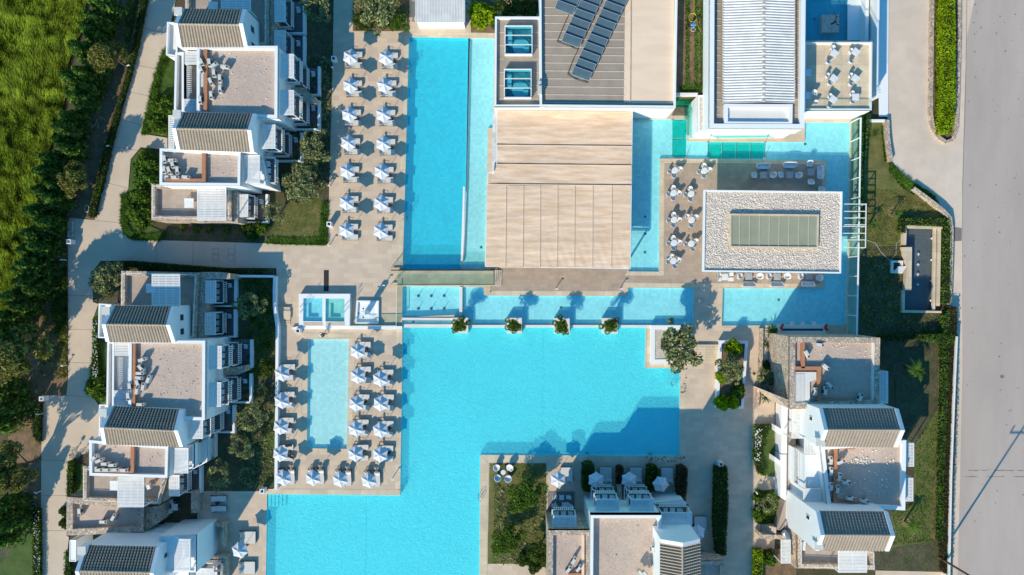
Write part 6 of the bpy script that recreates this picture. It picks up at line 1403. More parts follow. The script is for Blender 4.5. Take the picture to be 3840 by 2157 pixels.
# ================================================================== planted ground
def bed(name, m, z, *a): return sheet(name, pts(*a), [], z, M[m])
bed('verge_soil','soil',-.03,'a',850,-120,1120,-60,1040,350,990,560,920,800,850,1080,765,1447,'e',715,255,515,238,505,1447,'i',490,95,312,92,300,1900,60,1900,60,400,'e',250,1100,400,500,'a',560,1447,620,1100,700,750,780,400)
bed('field_ground','field',-.04,'a',-400,-400,700,-120,650,0,600,250,500,480,470,800,340,1200,300,1447,'e',230,350,130,600,90,850,0,1080,-400,1400)
bed('lawn','lawn',.02,'a',1248,395,1312,470,1312,870,1265,872,1262,1030,1085,1005,1135,780,1190,560)
bed('lawn','lawn',.021,'a',1062,1125,1200,1150,1205,1385,'e',1140,300,1250,345,1210,398,1010,396,955,358,924,280,926,120,'a',975,1400,990,1205)
bed('dark_lawn','darklawn',.02,'e',1250,320,1920,320,'f',240,290,330,130,430,-10,'b',650,1200,600,850,450,900,430,-120,706,-120,698,430,670,1400,'f',660,438,'e',2009,424,1400,408,1215,400)
bed('dry_lawn','drylawn',.024,'f',240,330,330,200,420,60,600,80,650,200,650,380,480,400,260,380)
bed('dark_lawn','darklawn',.02,'e',780,580,1000,562,1700,614,'f',274,618,274,670,0,668,'e',1720,668,1500,645,905,640,890,880,760,878,700,860,700,640)
bed('soil_bed','lawn',.02,'e',706,985,745,900,742,1170,805,1180,805,1447,'i',800,150,745,160,700,100,694,0,'e',696,1330)
bed('dark_lawn','darklawn',.02,'f',-80,684,252,690,250,900,268,1062,262,1447,'j',262,785,140,795,140,815,-40,815,'i',1510,812,1500,600,1700,400,1640,200,1880,150,'f',60,1100)
bed('lawn','lawn',.026,'j',262,200,262,600,190,560,140,520,170,400,230,300)
bed('lawn','lawn',.02,'i',515,590,660,620,630,850,510,855)
bed('dry_lawn','lawn',.0,'i',250,1060,252,1900,-100,1900,0,1380,160,1140)
bed('dark_lawn','darklawn',-.01,'i',250,840,250,1060,150,1150,0,1390,-200,1500,-200,700)
bed('dry_lawn','drylawn',.02,'k',35,605,418,605,418,1362,30,1362,'j',1865,1362,1880,605)
bed('soil_bed','soil',.02,'b',850,-120,1278,-120,1276,236,850,236)
bed('soil_bed','soil',.02,'b',1742,-120,2030,-120,1930,125,1922,250,1740,246)
struct('raised_soil_bed', MB().prism(ccw(XY(PL('c',[(1404,-190),(1625,-190),(1620,697),(1400,697)],3.9))), 0, 3.9), M['soil'])
bed('soil_bed','darklawn',.02,'d',842,-120,908,-120,900,735,862,735)
bed('dry_lawn','drylawn',.0,'d',850,920,970,915,985,1080,1010,1215,1100,1330,1200,1400,'h',1180,20,1400,170,1450,235,1080,250,1090,450,780,455,775,0,'d',775,1447)
bed('dark_lawn','darklawn',-.005,'h',770,455,1090,455,1090,950,1450,960,1448,1110,1240,1160,1365,1180,1368,1447,'l',1365,180,1190,450,1060,430,'h',1040,1447,940,1300,925,1130,760,1115)  # dark sheet outlined along the block's cast shadow, shade put into the lawn colour
bed('dry_lawn','drylawn',-.003,'l',1366,182,1400,150,1390,1190,1000,1240,1010,960,1115,960,1180,900,1185,470)
bed('dark_lawn','darklawn',.001,'l',1000,1240,1390,1185,1400,1430,890,1405,890,1260)
bed('verge_soil','soil',.003,'h',1368,1180,1420,1180,'l',1400,0,1385,1200,1310,1180,1360,300)
bed('garden_path_end','paver',.003,'l',890,1412,1440,1425,1440,1800,890,1800)
bed('lawn','lawn',.024,'y',92,75,190,72,192,330,120,318,90,250)
bed('soil_bed','lawn',.024,'y',92,398,200,392,205,560,160,578,94,555)
bed('soil_bed','soil',.024,'y',85,690,222,686,300,790,300,900,85,900)
bed('yucca_bed','pebblebed',.024,'x',508,70,620,90,632,330,640,450,575,620,565,690,485,685,500,400)
# ================================================================== foliage helpers
def leaf(mb, c, s, rg, flat=.5, el=1.6):
    n = Vector((rg.gauss(0,1), rg.gauss(0,1), abs(rg.gauss(0,1))+flat)).normalized(); a = n.orthogonal().normalized(); b = n.cross(a); t_ = rg.uniform(0,6.28)
    u = (a*math.cos(t_)+b*math.sin(t_))*s*el*.5; v_ = (b*math.cos(t_)-a*math.sin(t_))*s*.5
    mb.add([c-u, c+v_, c+u, c-v_], [(0,1,2,3)])
def clump(mb, c, r, n, s, rg, sq=.75, flat=.5, el=1.6):
    for _ in range(n):
        d = Vector((rg.gauss(0,1),rg.gauss(0,1),rg.gauss(0,1))).normalized()*r*rg.uniform(.45,1)**.5; d.z *= sq; leaf(mb, c+d, s*rg.uniform(.6,1.3), rg, flat, el)
def mk_tree(name, cat, kind, seed, rad, h, nblob, per, ls, m, sparse=0.0, blob=.42, flatness=.5, el=1.6, sq=.7, squash=.45):
    rg = random.Random(seed); rt = root(name, 'tree', cat); mb = MB(); lm = MB()
    base_ = Vector((0,0,0)); fork = Vector((rg.uniform(-.1,.1),rg.uniform(-.1,.1),h*.32)); lm.tube(base_, fork, rad*.075, rad*.055, 8)
    for i in range(nblob):
        a = 2*PI*i*.618+rg.uniform(-.3,.3); rr = rad*math.sqrt((i+.5)/nblob)*rg.uniform(.7,1.15)*(1-blob*.5)*(1+.22*math.sin(a*2+seed)+.14*math.sin(a*5+seed*2))
        if sparse and rr < rad*sparse: rr = rad*rg.uniform(sparse,.8)
        c = Vector((rr*math.cos(a), rr*math.sin(a), h*.62+rad*squash*math.sqrt(max(0,1-(rr/rad)**2))*rg.uniform(.5,1.1)))
        bs__ = rg.uniform(.45,1.15); clump(mb, c, rad*blob*bs__, int(per*bs__**1.5*1.2), ls, rg, sq, flatness, el)
        if i % 2 == 0 or nblob < 14:
            mid = fork.lerp(c, .5)+Vector((rg.uniform(-.15,.15),rg.uniform(-.15,.15),.1))*rad; lm.tube(fork, mid, rad*.035, rad*.022, 5); lm.tube(mid, c, rad*.022, rad*.009, 5)
    part(rt, 'trunk', lm, M['bark'], local=True); part(rt, 'crown', mb, M[m], local=True, fixn=False); return rt
def mk_conifer(seed, rad, h, m='cypress'):
    rg = random.Random(seed); rt = root('cypress_tree','tree','tree'); mb = MB(); lm = MB().tube((0,0,0),(0,0,h*.9),.12,.03,7); part(rt,'trunk',lm,M['bark'],local=True)
    for i in range(1500):
        t_ = rg.uniform(.05,1)**1.2; z = h*(1-t_*.92); r_ = rad*t_**.75*rg.uniform(.7,1.08)*(1+.2*math.sin(5*rg.random()*6)); a = rg.uniform(0,2*PI); r_ *= 1+.22*math.sin(a*5+z*2+seed)
        leaf(mb, Vector((r_*math.cos(a), r_*math.sin(a), z)), .22*rg.uniform(.6,1.4), rg, .2, 2.2)
    part(rt,'crown',mb,M[m],local=True,fixn=False); return rt
def mk_shrub(seed, rad, h, m, n=650, ls=.10, name='shrub', core=True):
    rg = random.Random(seed); rt = root(name,'shrub','shrub'); mb = MB()
    for i in range(n):
        a = rg.uniform(0,2*PI); e = math.acos(rg.uniform(0,1)); k = rg.uniform(.78,1.05)*(1+.14*math.sin(a*3+seed)+.1*math.sin(a*7+e*5)); leaf(mb, Vector((rad*k*math.sin(e)*math.cos(a), rad*k*math.sin(e)*math.sin(a), h*.15+h*.85*k*math.cos(e))), ls*rg.uniform(.7,1.4), rg, .4, 1.5)
    if core: part(rt,'branches',MB().lathe(0,0,[(rad*.2,0),(rad*.75,h*.25),(rad*.65,h*.6),(0,h*.85)],10),M['hedgecore'],local=True)
    part(rt,'foliage',mb,M[m],local=True,fixn=False); return rt
def mk_palm(seed, nf=11, L_=1.15, th=1.9, m='fern', name='palm_tree', cat='palm'):
    rg = random.Random(seed); rt = root(name,'palm',cat); mb = MB()
    if th > .3:
        tr = MB()
        for k in range(6): tr.tube((0,0,th*k/6),(0,0,th*(k+1)/6),.15-.01*k,.13-.01*k,8)
        part(rt,'trunk',tr,M['bark'],local=True)
    for i in range(nf):
        a = 2*PI*i/nf+rg.uniform(-.2,.2); ln = L_*rg.uniform(.8,1.15); prev = Vector((0,0,th)); up = rg.uniform(.2,.75)
        for k in range(1,8):
            t_ = k/7; p_ = Vector((ln*t_*math.cos(a), ln*t_*math.sin(a), th+up*ln*t_*1.1-1.0*ln*t_*t_*.8)); w_ = .16*math.sin(PI*min(1,t_*.9+.1))*L_; sd = Vector((-math.sin(a),math.cos(a),0))
            mb.tube(prev,p_,.018,.014,4)
            for s_ in (-1,1):
                for j in (0,.5):
                    b_ = prev.lerp(p_, j); tip = b_+sd*s_*w_*1.6+(p_-prev)*1.3-Vector((0,0,.06)); e_ = (p_-prev)*.22; mb.add([b_-e_, b_+e_, tip],[(0,1,2)])
            prev = p_
    part(rt,'fronds',mb,M[m],local=True,fixn=False); return rt
def mk_yucca(seed, n=26, L_=.7, m='fern'):
    rg = random.Random(seed); rt = root('yucca_plant','yucca','plant'); mb = MB()
    for i in range(n):
        a = rg.uniform(0,2*PI); e = rg.uniform(.1,1.1); d = Vector((math.cos(a)*math.cos(e),math.sin(a)*math.cos(e),math.sin(e))); s_ = Vector((-math.sin(a),math.cos(a),0))*.035; b_ = Vector((0,0,.1)); ln = L_*rg.uniform(.7,1.1)
        mb.add([b_-s_,b_+s_,b_+d*ln*.6+s_,b_+d*ln+Vector((0,0,-.05)),b_+d*ln*.6-s_],[(0,1,2,3,4)])
    part(rt,'leaves',mb,M[m],local=True,fixn=False); part(rt,'stem',MB().tube((0,0,0),(0,0,.15),.07,.06,6),M['bark'],local=True); return rt
def hedge(name, label, t, poly, h, m='hedge', dens=95, ls=.11, cat='hedge', kind=None, jag=.07, brown=None, z0=0):
    q = ccw(XY(PL(t, poly, h*.7))); rg = random.Random(len(label)+int(abs(q[0][0])*10)); xs_=[p[0] for p in q]; ys_=[p[1] for p in q]
    cx = sum(xs_)/len(q); cy = sum(ys_)/len(q); rt = root(name, label, cat, (cx,cy,z0)); core = inset(q,.10)
    part(rt,'branches',MB().prism(core,0,h-.08),M['hedgecore']); mb = MB(); ar = abs(area(q)); n = int(ar*dens); c = 0; g_ = 0
    while c < n and g_ < n*30:
        g_ += 1; x, y = rg.uniform(min(xs_),max(xs_)), rg.uniform(min(ys_),max(ys_))
        if not inside((x,y),q): continue
        c += 1; z = h+.10*math.sin(x*2.1+y*1.3)*math.sin(y*1.7-x)+rg.uniform(-.08,.05); leaf(mb, Vector((x,y,z)), ls*rg.uniform(.7,1.4), rg, .5, 1.6)
    for i in range(len(q)):
        a, b = Vector((*q[i],0)), Vector((*q[(i+1)%len(q)],0)); L_ = (b-a).length; nr = Vector(((b-a).y,-(b-a).x,0)).normalized()
        for _ in range(int(L_*h*dens*.8)):
            z = rg.uniform(.03,1)**.8*h; leaf(mb, a.lerp(b,rg.random())+nr*(rg.uniform(-.06,jag)-.0*z)+Vector((0,0,z)), ls*rg.uniform(.7,1.4), rg, .1, 1.6)
    part(rt,'foliage',mb,M[m],fixn=False)
    return rt
def cover(name, t, poly, n, m, h=(.15,.5), ls=.16, seed=1, tuft=5, zb=.0, el=3.0, lean=None):
    """uncountable low growth"""
    q = XY(PL(t, poly, zb)); rg = random.Random(seed); xs_=[p[0] for p in q]; ys_=[p[1] for p in q]; mb = MB(); c = 0
    while c < n:
        x, y = rg.uniform(min(xs_),max(xs_)), rg.uniform(min(ys_),max(ys_))
        if not inside((x,y),q): continue
        c += 1; hh = rg.uniform(*h)
        for _ in range(tuft):
            a = rg.uniform(0,2*PI); d = Vector((math.cos(a),math.sin(a),rg.uniform(.3,1.4))).normalized()*hh
            if lean: d += Vector((lean[0],lean[1],0))*hh
            s_ = Vector((-math.sin(a),math.cos(a),0))*ls*.18; b_ = Vector((x,y,zb)); mb.add([b_-s_,b_+s_,b_+d],[(0,1,2)])
    return tag(link(name, mb, M[m], False), kind='stuff')
# protos -------------------------------------------------------------
OL = [Kind(mk_tree('olive_tree','tree','olive',s_,2.2,3.8,n_,p_,.20,'olive',sparse=sp,blob=b_)) for s_,n_,p_,sp,b_ in ((1,34,105,.1,.30),(2,28,95,.25,.29),(3,18,60,.4,.26))]
PN = [Kind(mk_tree('pine_tree','tree','pine',s_,2.6,4.2,34,210,.15,'pine',blob=.34,el=2.8,squash=.8,flatness=.2)) for s_ in (11,12)]
CON = [Kind(mk_conifer(s_,1.25,4.6)) for s_ in (21,22,23)]
SH = [Kind(mk_shrub(31,.8,1.0,'bush',1200,.11)), Kind(mk_shrub(32,.8,1.0,'hedge',1200,.10)), Kind(mk_shrub(33,.8,1.1,'hedgelight',1100,.12)), Kind(mk_shrub(34,.8,.9,'fern',1000,.13))]
BT_ = Kind(mk_tree('bushy_tree','tree','bush',41,1.9,3.0,26,190,.13,'bush',blob=.36)); DK = Kind(mk_tree('shaded_tree','tree','dark',42,1.9,3.0,24,120,.14,'hedge',blob=.36,sparse=.2))
rng = random.Random(77)
def tree(K, r0, t, x, y, rpx, label, z=3.0, group=None, zb=0, zs=1.0):
    q = P(t,x,y,z); s_ = rpx/30*(H-z)/H/r0; return K.put((q.x,q.y,zb), rng.uniform(0,6.28), label, group, scale=(s_,s_,zs*max(.6,min(1.25,s_))))
tree(OL[1],2.2,'g',1408,1195,86,'big spreading olive tree in the white-walled pebble bed at the pool corner')
tree(OL[1],2.2,'x',250,430,54,'olive tree rising from the tall white rectangular planter')
tree(OL[1],2.2,'b',1050,70,80,'olive tree in the soil bed at the top edge beside the ribbed white roof')
tree(OL[1],2.2,'b',540,1115,62,'olive tree in the dry garden just right of the top left block')
tree(OL[0],2.2,'b',450,1350,66,'olive tree lower in the dry garden right of the top left block')
tree(OL[1],2.2,'f',460,30,52,'olive tree above the dry lawn patch beside the parasol terrace')
tree(OL[2],2.2,'f',240,190,48,'thin olive tree at the edge of the dry lawn with bare forked limbs')
tree(OL[0],2.2,'e',780,700,64,'olive tree at the path corner left of the stone terrace')
tree(OL[2],2.2,'i',1870,270,60,'pale sunlit open-crowned olive tree in the shaded inner garden')
tree(OL[2],2.2,'e',1880,900,62,'bare-limbed tree in deep shade behind the white garden wall')
tree(OL[2],2.2,'i',1800,500,52,'sparse dark tree below the pale olive in the inner garden')
tree(OL[2],2.2,'i',1640,700,58,'sparse dark tree lowest in the shaded inner garden')
tree(OL[2],2.2,'b',560,50,60,'bare-branched dark tree in the shaded strip at the top edge')
tree(OL[1],2.2,'x',560,500,40,'olive tree between stone path wall and slatted canopy, lower right')
tree(OL[2],2.2,'y',170,480,42,'thin olive tree in the small bed beside the raised walkway')
tree(PN[0],2.6,'a',800,410,64,'olive-coloured pine tree beside the upper left footpath',z=4.5,zs=1.5)
tree(PN[1],2.6,'a',545,1345,62,'olive-coloured pine tree at the field edge above the path crossing',z=4.5,zs=1.5)
tree(PN[0],2.6,'e',190,1240,118,'largest round pine tree on the left edge',z=4.5,zs=1.5)
tree(PN[1],2.6,'i',110,640,84,'round pine tree at the lower left edge',z=4.5,zs=1.5)
tree(PN[1],2.6,'e',-20,1330,70,'pine tree half cut by the left frame edge',z=4.5,zs=1.5)
for i,(t_,x,y,r_,w_) in enumerate((('c',150,40,62,'left of the hall at the top edge'),('c',300,50,46,'against the hall wall at the top edge'),('k',370,1290,52,'in the shaded corner of the lower garden bed'),('k',330,660,0,''),('h',1000,1050,0,''))):
    if r_: tree(DK,1.9,t_,x,y,r_,f'dark leafy tree {w_}',2.4)
tree(BT_,1.9,'k',262,850,64,'bushy golden-green tree in the middle of the lower garden bed',2.4); tree(BT_,1.9,'k',120,1195,56,'bushy tree at the bottom of the lower garden bed',2.4)
tree(BT_,1.9,'b',1170,160,40,'bushy tree below the olive in the top bed',2.0)
for t_,x,y,r_,lb in (('f',1658,1043,31,'small leafy tree in the leftmost square planter'),('g',172,1048,29,'small leafy tree in the second square planter'),('g',534,1050,31,'small leafy tree in the third square planter'),('g',902,1046,31,'small leafy tree in the rightmost square planter')):
    q = P(t_,x,y,2.3); s_ = r_/30/1.9*.98; BT_.put((q.x,q.y,.48), rng.uniform(0,6), lb, 'small trees in square planters', scale=(s_,s_,.75))
cyl = [('a',780,40,48),('a',730,150,42),('a',690,240,40),('a',640,390,46),('a',700,480,34),('a',640,560,40),('a',570,610,44),('a',640,650,32),('a',590,740,40),('a',520,880,36),('a',500,980,42),('a',450,1060,34),('a',500,1120,36),('a',390,1200,40),('a',360,1310,42),('a',420,1400,36),('e',330,40,40),('e',400,90,38),('e',270,190,40),('e',340,270,38),('e',250,360,40),('e',300,460,38),('e',200,480,36),('e',230,590,42),('e',150,620,34),('e',190,720,40),('e',240,780,34),('e',120,830,42),('e',150,910,36),('e',60,980,42),('e',20,1080,40),('i',30,60,44),('i',60,180,40),('i',10,300,44),('i',20,950,46),('i',60,1060,44),('i',10,1180,40)]
for i,(t_,x,y,r_) in enumerate(cyl):
    tree(CON[i%3],1.25,t_,x,y,r_,f'dark green conifer, {(ORD+["twenty-first","twenty-second","twenty-third","twenty-fourth","twenty-fifth","twenty-sixth","twenty-seventh","twenty-eighth","twenty-ninth","thirtieth","thirty-first","thirty-second","thirty-third","thirty-fourth","thirty-fifth","thirty-sixth","thirty-seventh"])[i]} from the top in the belt beside the field',3.2,'conifers between field and verge',zs=1.2)
shr = [('a',1225,800,44,0,'bushy green shrub in the lawn left of the top left block'),('a',1180,930,36,0,'lower bushy green shrub in the lawn left of the top left block'),('a',1100,1220,44,0,'round green shrub above the path mouth'),('a',1080,1330,42,3,'feathery shrub left of the small gravel roof'),('e',1060,60,40,0,'round shrub left of the stone terrace, upper'),('e',1055,215,50,0,'round shrub left of the stone terrace, lower'),
 ('e',1358,308,10,3,'first small ball bush below the stone terrace wall'),('e',1465,320,12,3,'second small ball bush below the stone terrace wall'),('e',1563,322,13,3,'third small ball bush below the stone terrace wall'),('e',1690,322,13,3,'fourth small ball bush below the stone terrace wall'),
 ('e',1880,330,34,1,'dark shrub below the white patio wall'),('e',1960,310,28,0,'green shrub beside the white patio wall'),('f',100,1390,0,1,''),('i',740,50,44,0,'feathery green shrub at the path edge left of the white parapet'),('i',690,20,26,3,'small feathery shrub beside the larger one at the path edge'),
 ('i',470,975,20,1,'dark clipped ball shrub, upper of two by the stone roof'),('i',470,1068,20,1,'dark clipped ball shrub, lower of two by the stone roof'),('b',1820,110,48,2,'bright lime green shrub left of the hall at the top'),('b',1940,170,26,0,'small green shrub at the hall corner'),('b',930,150,36,1,'dark shrub in the left corner of the top bed'),
 ('x',245,235,30,2,'bright green shrub at the top of the white planter'),('x',150,480,24,2,'bright green shrub at the left side of the white planter'),('x',290,600,26,0,'green shrub low in the white planter'),('x',150,700,28,2,'bright green shrub in the bottom left corner of the white planter'),('x',235,700,26,2,'bright green shrub at the bottom middle of the white planter'),
 
 ('y',120,430,22,0,'shrub in the small bed by the outside stair, upper'),('y',120,520,26,0,'shrub in the small bed by the outside stair, lower'),('y',165,740,30,0,'shrub below the outside stair'),('d',880,60,14,1,'dark plant in the narrow strip beside the court, top'),('d',875,400,14,1,'dark plant in the narrow strip beside the court, middle'),
 ('f',212,1365,22,1,'clipped block shrub at the wall end of the inner garden'),('k',330,1400,24,1,'dark shrub at the bottom of the lower garden'),('k',255,1340,26,1,'dark shrub left of the shaded corner tree'),('x',540,400,20,1,'olive green shrub in the pebble bed by the path'),('x',600,165,9,2,'tiny round lime shrub in the yucca bed')]
for t_,x,y,r_,k,lb in shr:
    if r_:
        inpl = 'square planter' in lb; q = P(t_,x,y,1.6 if inpl else .8); s_ = r_/30/.8*.98; SH[k].put((q.x,q.y,.45 if inpl else (.6 if 'white planter' in lb else 0)), rng.uniform(0,6.28), lb, None, scale=(s_,s_,1.9 if inpl else max(.5,min(1.5,s_))))
PLM = Kind(mk_palm(5)); 
for t_,x,y,r_,lb in (('l',1190,1090,1.0,'young palm on the dry lawn below the lower right block, long shadow'),('h',1205,1385,1.25,'palm in the dark lawn right of the stone-edged block'),('h',910,280,.75,'small bright palm on the dry lawn nearest the glass wall'),('h',1085,195,.65,'small bright palm beside the bare soil circle')):
    q = P(t_,x,y,2.4); PLM.put((q.x-.0,q.y,0), rng.uniform(0,6), lb, 'young palms in the right garden', scale=(r_,r_,max(.8,r_)))
YU = Kind(mk_yucca(6))
for t_,x,y,r_,lb in (('x',590,85,1.5,'large yucca at the top of the pebble bed'),('x',520,205,.9,'small yucca left in the upper pebble bed'),('x',555,212,.9,'small yucca right in the upper pebble bed'),('x',575,262,.9,'yucca in the middle of the pebble bed'),('x',535,655,1.5,'yucca at the bottom of the pebble bed'),('x',240,690,1.1,'spiky yucca in the bottom of the white planter'),('d',880,90,1.3,'agave high in the strip beside the walkway'),('d',878,215,1.2,'agave midway in the strip beside the walkway'),('d',885,680,1.3,'agave low in the strip beside the walkway'),('h',110,1100,1.4,'yucca behind the counter end'),('d',897,1003,.8,'small bright yucca at the top of the right garden')):
    q = P(t_,x,y,.5); YU.put((q.x,q.y,.7 if 'white planter' in lb else .02), rng.uniform(0,6), lb, 'yuccas and agaves', scale=r_)
# hedges
hedge('hedge','narrow clipped hedge along the left edge of the upper footpath','a',[(1075,-60),(1116,-60),(1040,340),(985,560),(915,800),(845,1075),(762,1445),(715,1440),(800,1070),(880,800),(950,560),(1000,340)],.8,dens=70)
hedge('hedge','short clipped hedge continuing to the footpath corner','e',[(722,-5),(765,-5),(712,235),(665,225)],.8,dens=70)
hedge('hedge','narrow hedge on the verge beside the lower left footpath','i',[(250,950),(303,950),(305,1500),(250,1500)],.7,dens=70,m='bush')
hedge('hedge','sparse hedge beside the footpath corner, lower left','i',[(240,200),(312,140),(305,460),(250,400)],.7,dens=60)
hedge('hedge','bright lime clipped hedge on the island in the driveway','d',[(1392,-100),(1473,-100),(1475,300),(1478,650),(1470,900),(1450,1003),(1370,1003),(1380,800),(1382,500),(1383,200)],1.5,m='hedgelight',dens=130,ls=.13)
hedge('hedge','long dark clipped hedge between patio and lower right path','k',[(1690,630),(1778,630),(1785,900),(1770,1150),(1768,1290),(1700,1290),(1680,1060)],1.4,dens=80)
hedge('hedge','fat clipped hedge block, leftmost above the bottom block','k',[(692,610),(720,598),(760,600),(778,625),(778,790),(750,815),(705,812),(690,790)],1.5,dens=80)
hedge('hedge','slim brownish clipped hedge above the stone stub wall','k',[(950,632),(975,624),(996,634),(996,760),(950,762)],1.4,m='brownhedge',dens=80)
hedge('hedge','fat clipped hedge block, third from the left above the bottom block','k',[(1180,620),(1240,616),(1265,650),(1262,780),(1240,815),(1175,810)],1.5,dens=80)
hedge('hedge','tall brownish hedge, rightmost above the bottom block','k',[(1412,630),(1445,620),(1478,640),(1475,760),(1462,885),(1405,885),(1405,750)],1.6,m='brownhedge',dens=80)
hedge('hedge','long reddish dry hedge strip along the road wall','l',[(1440,-580),(1500,-570),(1485,300),(1470,700),(1455,1200),(1448,1440),(1400,1430),(1385,1200),(1400,700),(1430,0)],1.2,m='brownhedge',dens=55)
hedge('hedge','green hedge strip beside the dry hedge, lower right','l',[(1395,-500),(1438,-560),(1428,0),(1398,700),(1384,1190),(1366,1190),(1372,700),(1392,0)],1.1,m='fern',dens=70)
hedge('hedge','bright green hedge closing the top of the lower right garden','h',[(1250,1115),(1470,1110),(1500,1135),(1455,1185),(1240,1160)],1.3,m='fern',dens=70)
hedge('hedge','dark hedge line above the lower right lawn','h',[(930,1120),(1245,1116),(1240,1150),(930,1160)],1.1,dens=60)
hedge('hedge','hedge along the right and top of the fountain','h',[(1075,245),(1440,240),(1452,300),(1450,880),(1395,885),(1400,300),(1120,288),(1110,350),(1070,350)],.9,m='bush',dens=60)
hedge('hedge','leafy hedge along the outside of the glass wall','h',[(778,-540),(845,-540),(805,-250),(792,0),(790,280),(770,280)],1.2,m='fern',dens=70)
hedge('hedge','shaded hedge between footpath and stone terrace','e',[(900,565),(1000,562),(1700,618),(2009,625),(2009,655),(1700,650),(1450,625),(905,612)],.9,dens=45)
hedge('hedge','narrow green hedge left of the white parapet, mid left','e',[(706,985),(735,985),(735,1447),(700,1447)],.8,m='fern',dens=70)
hedge('hedge','green hedge of the small bed by the bicycles','i',[(515,590),(555,590),(548,850),(508,850)],.9,m='bush',dens=70)
hedge('hedge','green hedge strip beside the last gable, bottom left','i',[(495,1260),(535,1260),(528,1500),(488,1500)],.9,m='bush',dens=60)
hedge('hedge','bright green clipped hedge at the lower right path edge','y',[(88,688),(130,690),(126,900),(86,900)],.9,m='hedgelight',dens=80)
hedge('hedge','leafy bed hedge by the path, upper of the lower right beds','y',[(92,72),(190,70),(150,130),(120,250),(150,325),(108,310),(88,240)],.8,m='bush',dens=70)
# loose ground cover
cover('border_plants','a',[(1245,370),(1262,430),(1215,560),(1165,800),(1120,1010),(1075,1010),(1130,780),(1185,550)],900,'fern',(.3,.7),.3,2)
cover('border_plants','e',[(925,60),(965,60),(960,280),(990,350),(1100,380),(1260,350),(1200,402),(1010,396),(950,360),(920,280)],900,'fern',(.3,.6),.3,3)
cover('border_plants','f',[(630,120),(660,120),(658,438),(200,425),(200,395),(600,395)],900,'fern',(.25,.55),.3,4)
cover('border_plants','e',[(700,1300),(760,1250),(790,1447),(690,1447)],300,'bush',(.3,.6),.3,5)
cover('border_plants','d',[(1345,-60),(1388,-60),(1380,600),(1372,1000),(1340,900),(1342,400)],900,'bush',(.2,.45),.3,6)
cover('border_plants','d',[(940,950),(975,950),(985,1200),(960,1220)],260,'fern',(.3,.6),.3,7)
cover('border_plants','d',[(990,1225),(1090,1320),(1200,1400),(1330,1480),(1360,1560),(1250,1500),(1100,1420),(1000,1300)],800,'fern',(.25,.6),.3,8)
cover('white_flowers','y',[(95,90),(130,90),(118,250),(92,250)],60,'petal',(.08,.16),.35,9,zb=.85)
cover('white_flowers','e',[(700,1000),(735,1000),(735,1447),(700,1447)],70,'petal',(.06,.12),.35,10,zb=.85)
cover('white_flowers','i',[(250,960),(303,960),(303,1447),(250,1447)],60,'petal',(.06,.12),.35,13,zb=.75)
for k,x in enumerate((1482,1550,1590)): cover('vegetable_row','c',[(x-12,-80),(x+14,-80),(x+12,690),(x-14,690)],330,'fern',(.12,.32),.3,20+k,zb=3.9)
cover('vegetable_row','c',[(1430,650),(1600,650),(1600,692),(1430,692)],200,'fern',(.15,.35),.3,24,zb=3.9)
cover('verge_growth','a',[(960,0),(1040,0),(1000,200),(960,380),(940,300)],300,'pine',(.2,.5),.3,25)
cover('verge_growth','e',[(400,700),(505,600),(505,1100),(430,1100)],500,'hedge',(.3,.8),.4,26)
cover('verge_growth','e',[(440,1100),(505,1100),(505,1440),(460,1440)],200,'pine',(.2,.4),.3,27)
cover('scrub','b',[(460,430),(690,430),(670,1400),(600,1440),(330,1440),(440,1000),(600,900)],420,'olive',(.2,.55),.35,41,tuft=9)
cover('scrub','f',[(0,690),(240,690),(240,900),(258,1060),(255,1440),(60,1440),(70,1130)],420,'bush',(.2,.5),.35,42,tuft=9)
cover('scrub','j',[(0,0),(255,0),(255,770),(0,780)],520,'olive',(.2,.5),.35,43,tuft=9)
cover('scrub','k',[(30,760),(418,760),(418,1360),(30,1360)],380,'olive',(.2,.5),.35,44,tuft=9)
cover('scrub','h',[(780,470),(1085,470),(1085,950),(1440,960),(1360,1100),(790,1100)],420,'pine',(.15,.4),.3,45,tuft=7)
cover('scrub','y',[(95,400),(205,395),(205,560),(100,555)],160,'bush',(.2,.5),.35,46,tuft=9)
cover('scrub','b',[(855,0),(1270,0),(1270,230),(855,230)],260,'olive',(.2,.5),.35,47,tuft=9)
cover('scrub','e',[(420,240),(510,500),(505,1440),(300,1440),(330,700)],380,'pine',(.2,.6),.35,48,tuft=9)
rgw = random.Random(6); mb = MB()
for (t_,x0_,y0_,x1_,y1_,n_) in (('k',1170,556,1460,592,34),('b',1690,5,1740,190,22),('k',1432,0,1470,70,14),('g',1440,1330,1480,1447,12)):
    for _ in range(n_):
        q_ = P(t_,rgw.uniform(x0_,x1_),rgw.uniform(y0_,y1_),.022); r_ = rgw.uniform(.06,.16); mb.quad(*[(q_.x+r_*rgw.uniform(.5,1.2)*math.cos(a*PI/4),q_.y+r_*.8*rgw.uniform(.6,1.2)*math.sin(a*PI/4),.0225+.0001*_) for a in range(8)])
tag(struct('wet_marks', mb, mat('wet_stone',(.20,.17,.13),rough=.3), fixn=False), kind='stuff')
for x_,y_,an_,lb_ in ((365,471,5,'dark towel spread on the upper lounger of the fourth set left of the children pool'),(380,556,-20,'dark towel spread on the lower lounger of the fourth set left of the children pool')):
    q_ = P('j',x_,y_,.42); single('towel', lb_, 'towel', MB().obox(q_.x,q_.y,.385,.41,.85,.3,R(an_)), M['darkcloth'], group=None, loc=(q_.x,q_.y,.385))
